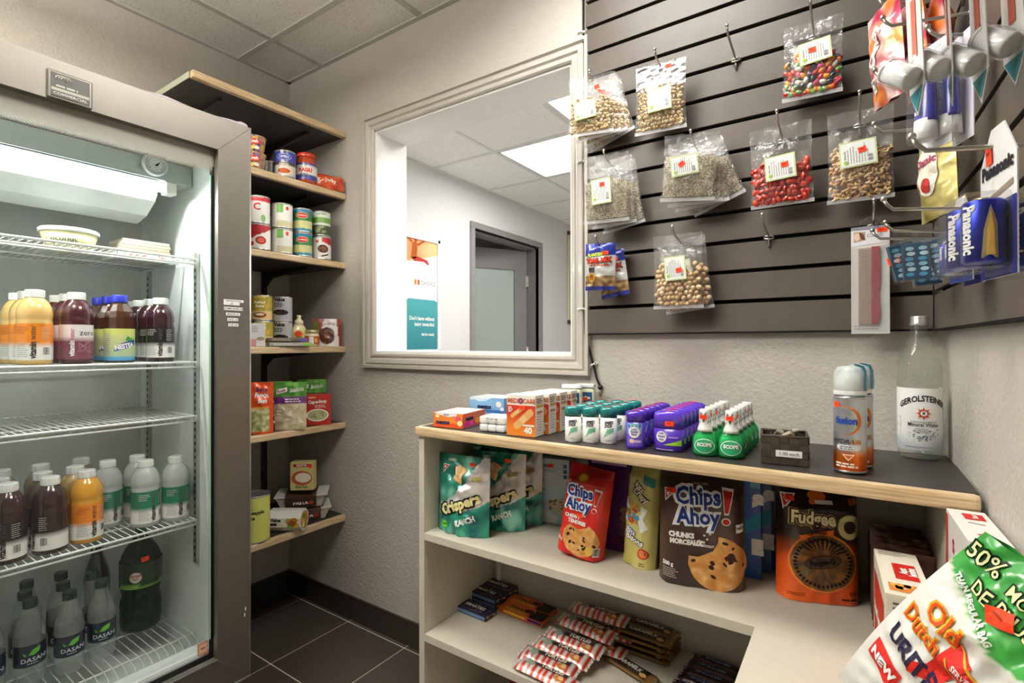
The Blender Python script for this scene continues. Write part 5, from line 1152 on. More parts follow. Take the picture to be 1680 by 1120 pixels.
m.grid(lambda u, v: (-.062+.124*u, -.0204, .198*v), 10, 14, lambda u, v: mixc(H('8fc0cc'), H('ccd8d8'), v*1.4), 'card'); F2 = lambda x, z, o: F(x, z, o+.0004)
m.text(F2, 'Complements', -.054, .172, .012, H('1a1a1a'), .01, 'L', shear=.2, sx=.62); m.text(F2, 'balance', .0, .158, .010, H('8ab0b4'), 0); m.lines(F2, -.054, -.01, .140, 8, .009, .003, H('5a6a70')); m.flat(F2, [(-.03, .060), (.062, .088), (.062, .030), (.040, .026)], [(0, 2, 1), (0, 3, 2)], H('c4b8a4')); [m.ell(F2, random.uniform(-.005, .058), random.uniform(.045, .075), .005, .003, H('8a7058'), off=.001) for _ in range(16)]
m.flat(F2, [(-.055, .02), (-.02, .045), (.03, .02), (.02, .004), (-.03, .004)], [(0, 2, 1), (0, 3, 2), (0, 4, 3)], H('d8dcdc'))
for k in range(3): m.ell(F2, .050, .178-.016*k, .0062, .0062, H('3f7fae'))
m.build('carton', t); sticker(t, F2, .004, .177, .018, .012, 0)
# chips ahoy red bag
def chips(m, S, x, z, s, col='1f3a86', out='f0f0ee', sh=.0):
    for t_, dx, dz in (('Chips', -.02*s, .0), ('Ahoy', -.0*s, -.92*s)):
        for b_, c, o in ((.13, out, .0016), (.03, col, .0028)): m.text(S, t_, x+dx, z+dz, s*.74, H(c), b_, sx=.82, off=o, rot=.03)
    for e, c, o in ((1.0, out, .0012), (.74, 'b8281c', .0030)):
        ex, ez = x+1.22*s, z-.05*s; a = .20*s*e; b = .10*s*e; m.flat(S, [(ex-b, ez-.36*s*e), (ex+b, ez-.34*s*e), (ex+a*1.3+.08*s, ez+.80*s*(.5+.5*e)), (ex-a*.9, ez+.86*s*(.5+.5*e))], [(0, 1, 2), (0, 2, 3)], H(c), off=o); m.ell(S, ex-.02*s, ez-.66*s, .20*s*e, .18*s*e, H(c), off=o)
def redc(x, z): return mixc(H('b81a16'), H('dc3022'), .5+nz(x*20, z*20)) if z < .178 else mixc(H('8a1512'), H('c8281e'), .5+nz(x*30, z*30))
m, S = pouch(.128, .225, .075, 7, 'block', redc, 'card', .004, wtop=.96, n=(34, 44)); NAB(m, lambda x, z, o: S(x, z, o+.001), -.060, .186, .016)
chips(m, S, -.008, .150, .036); m.ell(S, -.010, .197, .013, .010, H('8a8a2a'), off=.0012); m.ell(S, -.010, .197, .009, .007, H('d8a02a'), off=.002)
m.text(S, 'CHEWY', -.020, .093, .0085, WHITE, .06, off=.0016, sx=.95); m.text(S, 'TENDRES', -.006, .081, .0085, WHITE, .06, off=.0016, sx=.95)
cookie(m, S, .008, .045, .048, .042, 3, .0016, bite=(-.15, 1.1, .55)); m.ell(S, .036, .024, .010, .012, H('d8b04a'), off=.0035); m.text(S, '300 g', -.058, .030, .007, WHITE, .05, 'L', sx=.8, off=.0016); m.barcode(S, .046, .058, .012, .034, off=.0018)
loc, rz = place2((-.660, 1.160), (-.534, 1.170), ZS+.006, .07); o = m.build('cookie_bag'); o.location = loc; o.rotation_euler = (R(-5), R(7), rz-.05)
tag(o, 'red chewy chocolate chip cookie bag leaning on the cabinet shelf', 'cookie bag'); sticker(o, lambda x, z, o_: S(x, z, o_+.002), .0, .104, .018, .010, .05)
t = thing('snack_box', 'dark purple snack box standing behind the red cookie bag', 'box', *place2((-.612, 1.272), (-.492, 1.275), ZS, .06))
F, Rr, Ll, T = boxS(.12, .06, .245); m = boxm(.12, .06, .245, H('4a2058'), 'gloss'); 
for k in range(9): m.ell(F, .045+.006*(k % 2), .03+k*.010, .014, .009, mixc(H('2a1410'), H('8a6a50'), k/9), off=.0005+k*.0002)
for k in range(9): m.ell(Rr, -.01+.012*(k % 3), .12+k*.011, .013, .009, mixc(H('1a1412'), H('4a3a34'), k/9), off=.0005+k*.0002)
m.rect(F, -.05, .05, .225, .232, H('c8a0c8')); m.build('carton', t)
# cracker bag, khaki
def kh(x, z): return mixc(H('a89c4a'), H('c8bc72'), .6+nz(x*14, z*14)*1.1)
m, S = pouch(.092, .262, .060, 5, 'block', kh, 'card', .005, wtop=.98, n=(26, 44))
for t_, dx, z in (('Ritz', .002, .190), ('Crispy', .008, .172)): m.text(S, t_, dx, z, .014, H('2a2a26'), .14, rot=-.5, off=.0014, sx=.85); m.text(S, t_, dx, z, .014, H('e8e4d0'), .03, rot=-.5, off=.0024, sx=.85)
rnd = random.Random(5)
for k in range(26): m.ell(S, rnd.uniform(-.036, .010), rnd.uniform(.10, .158), rnd.uniform(.004, .010), rnd.uniform(.003, .009), H(rnd.choice(('d8902a', 'c84a22', 'e8e4d8', '4a9ac0', 'b88a3a', 'e0c070'))), off=.0012+k*.00008, n=8, rot=rnd.uniform(0, 3))
m.poly(S, [(.012, .150), (.030, .145), (.022, .120), (.034, .100), (.018, .085), (.010, .110)], H('e4e4e0'), off=.0014); m.poly(S, [(.012, .228), (.040, .222), (.040, .200), (.014, .208)], H('3f8a7a'), off=.0014)
m.text(S, 'Bits', -.012, .078, .013, H('3a6a9a'), .10, rot=-.2, off=.0014); m.text(S, 'Bits', -.012, .078, .013, WHITE, .02, rot=-.2, off=.0024); m.text(S, 'Bisons', .0, .060, .014, BLACK, .12, rot=-.2, off=.0014); m.text(S, 'Bisons', .0, .060, .014, WHITE, .03, rot=-.2, off=.0024)
m.ell(S, .026, .038, .013, .013, H('b83a20'), off=.0014); m.ell(S, .026, .038, .010, .010, H('d87a4a'), off=.002); m.lines(S, .018, .034, .014, 2, .005, .0024, H('5a5430'))
o = m.build('cracker_bag'); o.location = (-.452, 1.235, ZS); o.rotation_euler = (R(-3), R(3), -.32); tag(o, 'tall khaki animal cracker bag between red and brown cookie bags', 'cracker bag')
# chips ahoy chunks bag
def brc(x, z): return mixc(H('2c1c17'), H('4a332a'), .5+nz(x*9, z*9)*1.2+(.25 if z > .19 else 0)*nz(x*50, z*60))
m, S = pouch(.186, .250, .075, 8, 'block', brc, 'card', .004, wtop=.97, n=(46, 56)); chips(m, S, -.006, .186, .048)
NAB(m, lambda x, z, o: S(x, z, o+.001), -.080, .214, .020); m.text(S, 'CHUNKS', -.070, .108, .0105, WHITE, .07, 'L', off=.0014, sx=.9); m.text(S, 'MORCEAUX', -.068, .093, .0105, WHITE, .07, 'L', off=.0014, sx=.85); m.text(S, 'DE', .003, .099, .005, WHITE, .04, off=.0014); m.text(S, 'CHOCOLAT', .012, .092, .0048, WHITE, .04, off=.0014, sx=.8)
cookie(m, S, .034, .058, .062, .060, 9, .0016, bite=(-.75, .95, .78), base='cf9a5a', nch=16)
for a, b in ((.006, .118), (.012, .110), (-.004, .104), (-.010, .098), (-.030, .094), (.018, .122)): m.ell(S, a, b, .0028, .0024, H('e8d8b8'), off=.0016, n=7)
m.text(S, '500 g', -.084, .040, .009, WHITE, .05, 'L', sx=.8, off=.0014); m.lines(S, -.084, -.046, .034, 5, .0045, .0018, H('b8a89c'), off=.0012); m.rect(S, .072, .088, .128, .146, WHITE, off=.0012); m.text(S, 'NO', .080, .135, .006, BLACK, .04, off=.002); m.text(S, 'EASY OPEN', .0, .226, .004, H('b8a890'), .02, off=.0012)
loc, rz = place2((-.382, 1.160), (-.200, 1.208), ZS, .075); o = m.build('cookie_bag'); o.location = loc; o.rotation_euler = (R(-2), 0, rz); tag(o, 'large dark brown chunky chocolate chip cookie bag on cabinet shelf', 'cookie bag'); sticker(o, lambda x, z, o_: S(x, z, o_+.003), -.064, .211, .020, .010, .02)
for i, (a, b) in enumerate((((-.372, 1.284), (-.186, 1.304)), ((-.358, 1.335), (-.168, 1.355)))):
    t = thing('cracker_box', 'blue cracker box behind the brown cookie bag, '+('nearer' if i == 0 else 'farther')+' of two', 'box', *place2(a, b, ZS, .042), group='blue cracker boxes')
    F, Rr, Ll, T = boxS(.186, .042, .245); m = boxm(.186, .042, .245, H('1f4f9c'), 'card'); m.flat(F, [(.02, .11), (.093, .155), (.093, .125), (.03, .08)], [(0, 2, 1), (0, 3, 2)], H('2f8aa8')); m.rect(F, .070, .091, .212, .232, H('7ab0c8')); m.text(F, 'S', .088, .165, .03, WHITE, .1); m.text(F, 'E', .086, .06, .03, WHITE, .1); m.rect(Rr, -.012, .012, .02, .05, H('c8b890')); m.rect(Rr, -.021, .021, .11, .24, H('24366e')); m.build('carton', t)
# fudge cookie box bag
def fu(x, z):
    e = hypot(x/.082, (z-.085)/.075); return mixc(mixc(H('e8641c'), H('d84e16'), nz(x*10, z*10)+.5), H('2a1d16'), max(0, min(1, (z-.085)/.05)))
m, S = pouch(.163, .238, .075, 8, 'block', fu, 'card', .003, wtop=.965, n=(44, 54))
m.ell(S, .0, .085, .066, .062, H('f08a3a'), off=.0010, n=36); 
cookie(m, S, .0, .085, .062, .058, 14, .0018, base='4a3a2e', chip='2a1c14', nch=0)
n_ = len(m.v)
for k in range(40):
    a = 2*pi*k/40; m.ell(S, .053*cos(a), .085+.049*sin(a), .0045, .003, H('241a14'), off=.0026, n=6, rot=a)
m.ell(S, .0, .087, .036, .014, H('33261c'), off=.0028, n=24, rot=.2); m.ell(S, .0, .087, .034, .012, H('544234'), off=.0032, n=24, rot=.2); m.text(S, 'Fudgee-O', .0, .082, .011, H('1f1610'), .05, rot=.2, sx=.8, off=.0040)
for k in range(10): a = R(20+k*14); m.flat(S, [(.018*cos(a), .100+.01*sin(a)), (.046*cos(a+.1), .100+.036*sin(a+.1)), (.046*cos(a-.05), .100+.036*sin(a-.05))], [(0, 2, 1)], H('2a1e16'), off=.0030)
for b_, c, o_ in ((.14, 'b8a060', .0016), (.10, '2a2418', .0022), (.035, 'e4d8a8', .0030)): m.text(S, 'Fudgee', -.018, .166, .026, H(c), b_, sx=.80, rot=-.03, off=o_)
for rx_, c, o_ in ((.0235, 'b8a060', .0016), (.022, 'd8cc90', .0022), (.012, '3a2c1e', .0030)): m.ell(S, .052, .163, rx_, rx_*1.12, H(c), off=o_, n=26)
m.poly(S, [(-.045, .140), (.022, .156), (.022, .140), (-.040, .124)], H('e8741c'), off=.0014); m.text(S, 'Original', -.010, .143, .009, H('2a1a10'), .03, rot=.12, off=.0024, sx=.9); m.text(S, "l'Original", -.010, .131, .008, H('2a1a10'), .03, rot=.12, off=.0024, sx=.9)
NAB(m, lambda x, z, o: S(x, z, o+.001), -.074, .223, .022); m.ell(S, -.004, .220, .018, .010, H('d8702a'), off=.0010); m.poly(S, [(-.018, .206), (.024, .206), (.024, .213), (-.018, .213)], H('e8e0d4'), off=.002); m.ell(S, -.016, .2095, .006, .005, H('d8642a'), off=.0026)
m.poly(S, [(.056, .206), (.073, .206), (.073, .218), (.056, .218)], H('e0662a'), off=.0014); m.lines(S, .058, .071, .216, 3, .004, .0016, H('5a2a14'), off=.002); m.text(S, '500 g', .062, .021, .0075, H('4a2010'), .02, off=.0014); m.lines(S, .036, .076, .014, 1, .005, .004, H('4a2010'), off=.0012); m.lines(S, -.068, -.02, .018, 2, .004, .0014, H('7a3414'), off=.0012)
loc, rz = place2((-.140, 1.230), (.014, 1.290), ZS, .07); o = m.build('cookie_bag'); o.location = loc; o.rotation_euler = (R(-1), 0, rz); tag(o, 'black and orange fudge cookie bag at right end of cabinet shelf', 'cookie bag')
sticker(o, lambda x, z, o_: S(x, z, o_+.003), -.059, .214, .018, .009, .0)
# chocolate wafer packs
for i in range(6):
    def wf(x, z): return mixc(H('4a2c22'), H('7a4a38'), .5+1.3*nz(x*30, z*14, i*3.)) if not (i == 0 and z < .10 and x > -.01) else mixc(H('b83020'), H('c8503a'), nz(x*40, z*40)+.5)
    m, S = pouch(.094, .152, .030, 3, 'pillow', wf, 'foil', .007, seed=i*2.)
    if i == 0: m.poly(S, [(-.045, .06), (-.022, .06), (-.022, .11), (-.045, .11)], H('4a3a90')); m.text(S, '2', -.034, .075, .02, WHITE, .08, off=.002)
    o = m.build('noodle_packet'); o.location = (.070-.001*i, 1.205+.031*i, ZS+.002); o.rotation_euler = (R(-6), 0, .05*((i % 3)-1)); tag(o, 'brown foil packet standing in the row behind syrup box, '+nth(i), 'food packet', 'brown foil packets')
# boxes on the side counter
t = thing('pancake_box', 'cream syrup-brand pancake box standing in front of brown packets', 'box', (.056, 1.005, ZS), .05)
F, Rr, Ll, T = boxS(.058, .185, .190); m = boxm(.058, .185, .190, H('e4dcc8'), 'card'); m.rect(T, -.010, .020, -.03, .035, H('b8281e')); ST_ = lambda x, z, o: T(.005-z, x, o)
m.text(ST_, 'Aunt', .004, -.002, .010, WHITE, .04, off=.001, sx=.8); m.text(ST_, 'Jemima', .004, -.013, .010, WHITE, .04, off=.001, sx=.8); m.poly(T, [(-.022, -.08), (.024, -.08), (.024, -.05), (-.022, -.05)], H('c87a3a')); [m.ell(T, random.uniform(-.02, .02), random.uniform(-.075, -.055), .005, .006, H('e8a85a'), off=.0008) for _ in range(10)]
m.lines(T, -.024, .02, .085, 3, .007, .002, H('7a6a5a')); m.lines(F, -.02, .024, .178, 3, .007, .0024, H('6a5a4c')); m.rect(F, -.018, .027, .105, .145, H('b8281e')); m.text(F, 'Aunt', .008, .129, .011, WHITE, .04, off=.001, sx=.8); m.text(F, 'Jemima', .006, .113, .011, WHITE, .04, off=.001, sx=.8); m.lines(F, -.018, .02, .09, 8, .008, .0026, H('7a6a5a'))
m.rect(Ll, -.075, .075, .05, .165, H('b8301e')); m.rect(Ll, -.08, .08, .012, .06, H('d8a04a'), off=.0008); SLl = lambda x, z, o: Ll(x, z, o); m.text(SLl, 'Aunt Jemima', .0, .10, .02, WHITE, .05, off=.001, sx=.8); [m.ell(Ll, random.uniform(-.07, .07), random.uniform(.02, .05), .014, .008, H('e8c078'), off=.0012) for _ in range(12)]; m.build('carton', t)
t = thing('frozen_food_box', 'tall white box with red logo standing against the right wall', 'box', (.142, .985, ZS), .03)
F, Rr, Ll, T = boxS(.046, .160, .286); m = boxm(.046, .160, .286, H('ece8e0'), 'card'); m.rect(T, -.008, .016, .028, .060, H('c02a2a')); m.text(lambda x, z, o: T(.004-z, x, o), 'Smart', .044, -.004, .007, WHITE, .03, off=.001, sx=.8); m.tube([(-.008, .01, .2868), (.010, .004, .2868)], .0005, H('4a4a4a'), 'ink', 4); m.lines(Ll, -.05, .05, .20, 6, .02, .005, H('b8b4ac')); m.text(Ll, 'S', -.02, .235, .02, H('c02a2a'), .04); m.rect(Ll, -.079, -.064, .03, .28, H('b83a2a')); m.ell(T, .0, -.045, .008, .004, H('c83a3a')); m.build('carton', t)
# tortilla chip bag
def tort(x, z):
    bd = .272-.50*(x+.135) if x < -.045 else .227+.30*(x+.045)
    if z > bd: return mixc(H('2a8a34'), H('4aa84a'), .5+nz(x*9, z*9))
    if z > bd-.006: return H('d8dcc8')
    return mixc(H('dedad0'), H('eeebe4'), .5+nz(x*12, z*12))
m, S = pouch(.33, .33, .12, 2.4, 'pillow', tort, 'gloss', .012, n=(70, 80), seed=4, wtop=.76, bow=-.06)
for b_, c, o_ in ((.07, 'd8a82a', .002), (.01, 'd84a1c', .003)):
    m.text(S, 'Old', -.098, .205, .024, H(c), b_, off=o_, sx=.9); m.text(S, 'Dutch', -.112, .176, .020, H(c), b_, off=o_, sx=.8)
m.text(S, 'URITE', -.104, .134, .025, H('2a2440'), .03, off=.002, sx=.78, rot=-.03)
m.poly(S, [(-.150, .085), (-.100, .082), (-.098, .112), (-.148, .116)], H('c8281e'), off=.002); m.text(S, 'NEW', -.124, .092, .013, WHITE, .05, off=.003)
for b_, c, o_ in ((.08, '14280f', .002), (.01, 'e4e6a8', .0034)):
    m.text(S, '50%', -.108, .296, .020, H(c), b_, off=o_, sx=.85); m.text(S, 'MORE', -.052, .292, .013, H(c), b_, off=o_, sx=.9); m.text(S, 'DE PLUS', -.066, .268, .016, H(c), b_, off=o_, sx=.85)
m.text(S, 'THAN REGULAR BAG', -.088, .252, .0065, H('e8e8e0'), .05, off=.0024, sx=.85, rot=-.46)
pts = [(-.072+.012*k, .214-.004*k*(7-k)/3-.001*k) for k in range(8)]
for k in range(7): (a, b), (c, d) = pts[k], pts[k+1]; m.flat(S, [(a, b), (c, d), (c-.002, d-.024), (a-.002, b-.024)], [(0, 2, 1), (0, 3, 2)], H('c8281e'), off=.0018); m.flat(S, [(a, b+.0015), (c, d+.0015), (c, d-.0015), (a, b-.0015)], [(0, 2, 1), (0, 3, 2)], H('d8a030'), off=.0024); m.flat(S, [(a-.002, b-.0225), (c-.002, d-.0225), (c-.002, d-.0255), (a-.002, b-.0255)], [(0, 2, 1), (0, 3, 2)], H('d8a030'), off=.0024)
m.flat(S, [(-.076, .214), (-.050, .205), (-.066, .150), (-.098, .128), (-.104, .140), (-.086, .160)], [(0, 5, 1), (1, 5, 2), (2, 5, 4), (2, 4, 3)], H('c8281e'), off=.0014)
m.text(S, "SERVED WITH PRIDE", -.030, .186, .0065, H('f0d8d0'), .03, off=.003, rot=-.06, sx=.8)
for k in range(3): m.ell(S, -.03+.04*k, .10-.03*k, .034, .024, H('d8d0b0'), off=.0012, rot=.6)
o = m.build('tortilla_chip_bag')
uz = Vector((.50, -.30, .81)).normalized(); pc = Vector((.112, .565, .880)); c_ = (Vector((0, 0, 1.182))-pc).normalized(); n_ = (c_-uz*c_.dot(uz)).normalized(); uz = Matrix.Rotation(R(10), 3, n_) @ uz; ly = -n_; lx = ly.cross(uz)
o.matrix_world = Matrix(((lx.x, ly.x, uz.x, 0), (lx.y, ly.y, uz.y, 0), (lx.z, ly.z, uz.z, 0), (0, 0, 0, 1))); o.location = pc-uz*.165*.70; o.scale = (.70,)*3
tag(o, 'large white and green tortilla chip bag at lower right corner', 'chip bag'); sticker(o, lambda x, z, o_: S(x, z, o_+.0035), -.062, .270, .028, .020, .5)
# ================================================================ lower cabinet shelf
ZL = .3387
m = boxm(.127, .056, .017, H('20223a'), 'card', .001); F, Rr, Ll, T = boxS(.127, .056, .017)
rnd = random.Random(11)
for k in range(70): m.ell(T, rnd.uniform(-.058, .058), rnd.uniform(-.024, .024), .0026, .0024, H(rnd.choice(('b86a3a', '6a3a6a', '8a5a30', '3a5a8a', 'c8a040', '7a2a3a'))), n=8, off=.0003)
m.poly(T, [(-.05, -.012), (.05, -.012), (.05, .014), (-.05, .014)], H('26203a'), off=.0006); m.text(T, 'SMARTIES', 0, -.006, .0145, H('ece4d0'), .02, sx=.88, off=.0010); m.rect(F, -.06, .06, .003, .013, H('6a8ab0'))
for S_ in (Rr,): [m.ell(S_, rnd.uniform(-.024, .024), rnd.uniform(.003, .014), .003, .002, H(rnd.choice(('b86a3a', 'c8a040', 'd8c8b0'))), n=7) for _ in range(14)]
sm = m.build('candy_box'); first = True
for (x, y, z, rz, lb) in ((-.998, 1.262, 0, -.03, 'alone in front of the stack'), (-1.012, 1.335, 0, -.02, 'bottom of the front stack pair'), (-1.010, 1.334, .0175, -.05, 'top of the front stack pair'), (-1.006, 1.395, 0, -.02, 'bottom of the rear stack'), (-1.005, 1.394, .0175, -.03, 'top of the rear stack')):
    L_ = 'dark blue candy box with colour dots, '+lb
    if first: o = sm; first = False; tag(o, L_, 'candy box', 'dark blue candy boxes')
    else: o = dup(sm, (0, 0, 0), 0, L_)
    o.location = (x, y, ZL+z); o.rotation_euler = (0, 0, rz)
def pcup(x, z): return H('2a2018') if x > .03+.006*sin(z*300) else H('e2701c')
for i, y in enumerate((1.327, 1.379)):
    m = boxm(.165, .05, .016, H('e2641c'), 'card', .003); F, Rr, Ll, T = boxS(.165, .05, .016); m.poly(T, [(.032, -.024), (.081, -.024), (.081, .024), (.030, .024), (.038, .01), (.028, -.006)], H('30261e'), off=.0005); m.text(T, "Reese", -.026, -.004, .015, H('e8c83a'), .09, shear=.3, sx=.95, off=.0006); m.text(T, "Reese", -.026, -.004, .015, H('5a2a14'), .03, shear=.3, sx=.95, off=.0012); m.rect(T, -.06, .02, -.018, -.011, H('e8c84a'), off=.0006); m.ell(T, .018, .006, .017, .010, H('4a2a18'), off=.0009); m.rect(F, .03, .08, .006, .014, H('4a2a8a')); m.rect(F, -.06, .02, .006, .012, H('e8d04a'))
    o = m.build('peanut_cup_packet'); o.location = (-.858-.006*i, y, ZL); o.rotation_euler = (0, 0, -.04); tag(o, 'orange peanut cup packet, '+('front' if i == 0 else 'rear')+' of the two', 'candy bar', 'orange peanut cup packets')
def bar(w, d, h, topf, art, ends):
    """wrapped chocolate bar lying flat; S maps x along the bar and z across it"""
    m, S0 = pouch(d, w, h, 3.0, 'bar', lambda x, z: topf(z-w/2, -x), 'foil', .002, n=(12, 34))
    m.v = [(v[2]-w/2, -v[0], -v[1]+h/2) for v in m.v]
    S = lambda x, z, o: (lambda p: (p[2]-w/2, -p[0], -p[1]+h/2))(S0(-z, x+w/2, o)); art(m, S)
    for s_ in (-1, 1):
        a, b = s_*(w/2-.003), s_*(w/2+.008)
        zig = [(b+(.0015 if k % 2 else -.0015)*s_, -d*.46+d*.92*k/10, h/2+.001*s_*((k % 3)-1)) for k in range(11)]
        for k in range(10): y0, y1 = zig[k][1], zig[k+1][1]; q = [(a, y0*.96, h/2+.001), (a, y1*.96, h/2+.001), zig[k+1], zig[k]]; m.face(q if s_ < 0 else q[::-1], H(ends), 'foil')
    return m
def tt(x, z): return (H('e6e0da') if int((x+.2)/.0085) % 2 else H('cc3a26')) if z < .002 or x > .062 or x < -.066 else H('3a2a22') if x > -.030 else mixc(H('d8d4cc'), H('2a3a2a'), .5+2*nz(x*70, z*70))
def ta(m, S): m.text(S, 'TURTLES', .018, .006, .0145, H('f0e6d0'), .05, sx=.80, off=.0012); m.ell(S, .045, -.008, .014, .008, H('b8783a'), off=.0008); m.ell(S, .050, -.006, .007, .005, H('e0b070'), off=.0012); m.ell(S, -.045, .004, .012, .010, H('8a9a8a'), off=.0006)
tb = bar(.160, .052, .022, tt, ta, 'd8cfc4').build('chocolate_bar')
T7 = [(-.655, 1.112, .000, -.05, 5, 0), (-.668, 1.152, .006, -.02, 12, 0), (-.652, 1.196, .014, -.07, 14, 0), (-.640, 1.238, .024, -.04, 16, 0), (-.628, 1.292, .042, -.10, 12, 0), (-.600, 1.345, .020, .05, 4, 0), (-.622, 1.362, .052, .00, 10, 0), (-.600, 1.290, .004, .02, 2, 0)]
LBT = ['nearest the shelf edge', 'second from the shelf edge', 'third from the shelf edge', 'fourth from the shelf edge', 'face up on top of the pile', 'low at the rear right of the pile', 'highest at the rear of the pile', 'underneath the topmost ones']
for i, (x, y, z, rz, rx, ry) in enumerate(T7):
    o = tb if i == 0 else dup(tb, (0, 0, 0)); o.location = (x, y, ZL+z); o.rotation_euler = (R(rx), R(ry), rz); tag(o, 'red and white striped nut chocolate bar, '+LBT[i], 'chocolate bar', 'red and white striped chocolate bars')
def ct(x, z): return mixc(H('2c1d16'), H('4a342a'), .5+nz(x*30, z*30)) if abs(z) < .019 and abs(x) < .062 else H('8a6a3a')
def ca(m, S): m.text(S, 'CARAMILK', .0, -.005, .0135, H('d8d0c4'), .05, sx=.86, off=.0012); m.ell(S, .050, -.010, .010, .006, H('c89a5a'), off=.001)
cb = bar(.142, .048, .014, ct, ca, '9a7a48').build('chocolate_bar')
k = 0
for (x, y, z, rz, lb) in [(-.492, 1.262, 0, -.30, 'lying loose in front of the stack')]+[(-.488+.003*(j % 2), 1.345+.002*j, .0145*j, -.03+.02*(j % 3), f'front stack, {w_}') for j, w_ in enumerate(('lowest', 'second up', 'third up', 'topmost'))]+[(-.482, 1.398, .0145*j, -.02, f'rear stack, {w_}') for j, w_ in enumerate(('lowest', 'second up', 'third up', 'topmost'))]:
    o = cb if k == 0 else dup(cb, (0, 0, 0)); k += 1; o.location = (x, y, ZL+z); o.rotation_euler = (0, 0, rz); tag(o, 'dark brown caramel chocolate bar, '+lb, 'chocolate bar', 'dark brown caramel bars')
def st(x, z): return H('2a1c24') if z > -.006 else H('7a4a52') if z > -.010 else H('2c2026')
def sa(m, S): m.text(S, 'SNICKERS', .0, .001, .0115, H('b8c4e0'), .09, shear=.1, sx=.82, off=.0010); m.text(S, 'SNICKERS', .0, .001, .0115, H('1a2a6a'), .03, shear=.1, sx=.82, off=.0018)
sb = bar(.112, .034, .020, st, sa, '3a2a2a').build('chocolate_bar')
for i in range(6):
    o = sb if i == 0 else dup(sb, (0, 0, 0)); o.location = (-.300-.004*i, 1.392-.034*i, ZL+(.012 if i < 3 else 0)*0+.0); o.rotation_euler = (R(12), 0, -.06+.02*(i % 3)); tag(o, 'dark nougat chocolate bar with blue lettering, '+('farthest back in its row' if i == 0 else ORD[i]+' from the back of its row'), 'chocolate bar', 'dark nougat bars')
m, S = pouch(.20, .15, .07, 2.4, 'pillow', lambda x, z: mixc(H('8a1420'), H('c82a30'), .5+nz(x*18, z*18)), 'foil', .008)
m.poly(S, [(-.06, .10), (.06, .10), (.06, .06), (-.06, .06)], H('3a2a5a')); o = m.build('snack_bag'); o.location = (-.80, 1.30, .0605); o.rotation_euler = (R(-20), 0, .1); tag(o, 'dark red snack bag on the bottom cabinet shelf, mostly hidden', 'snack bag')

m = MB(); m.box(-.06, .07, -.11, .11, 0, .12, H('b89a70'), 'card', .002); m.rect(lambda x, z, o: (x, z, .12+o), -.012, .012, -.11, .11, H('c8b48a'), 'gloss')
o = m.build('cardboard_box'); o.location = (.075, .52, ZS); tag(o, 'plain cardboard box under the tortilla chip bag, below the frame', 'cardboard box')
# ================================================================ slatwall hooks and hanging goods
GZ = lambda k: 1.2125+.0775*k
def hook(label, loc, rz=0., L_=.112, rise=.022, group='wire hooks on the back slatwall'):
    t = thing('peg_hook', label, 'hook', loc, rz, group)
    m = MB(); C_ = H('c9c6be')
    m.tube([(0, .006, .004), (0, -.004, .002), (0, -.010, .002), (0, -L_+.012, rise-.004), (0, -L_+.004, rise+.004), (0, -L_, rise+.012)], .0026, C_, 'metal'); m.ball((0, -L_, rise+.013), .0042, C_, 'metal'); m.build('prong', t)
    m = MB(); m.tube([(.011*cos(a), -.003-.006*abs(sin(a)), .004*sin(a)) for a in [pi*k/10 for k in range(21)]], .0022, C_, 'metal', 6); m.tube([(0, -.004, .004), (0, -.004, -.022)], .0028, C_, 'metal'); m.build('base_clip', t)
    return t
YS = 1.4095
HK = dict(mac=(-.618, 9, 'leftmost, top row, holding macadamia bags'), foil=(-.432, 9, 'top row, holding the single silver-topped nut bag'), emp=(-.256, 9, 'empty one in the top row'), jb=(-.083, 9, 'top row, holding the jelly bean bag'),
          seed=(-.575, 6, 'second row leftmost, holding seed bags'), s4=(-.342, 6, 'second row, holding the fanned seed bags'), gum=(-.150, 6, 'second row, holding red candy bag'), cas=(.006, 6, 'second row, holding the cashew bag'),
          pl=(-.600, 3, 'third row leftmost, holding blue trail mix bags'), nut=(-.388, 3, 'third row, holding round nut bags'), low=(-.181, 3, 'empty one in the third row'), comb=(.030, 3, 'third row, holding the comb pack'))
for k, (x, g, lb) in HK.items(): hook('silver wire peg hook, '+lb, (x, YS, GZ(g)))
def hz(g, y): return GZ(g)+.002+(YS-.01-y)*.19      # wire height above depth y
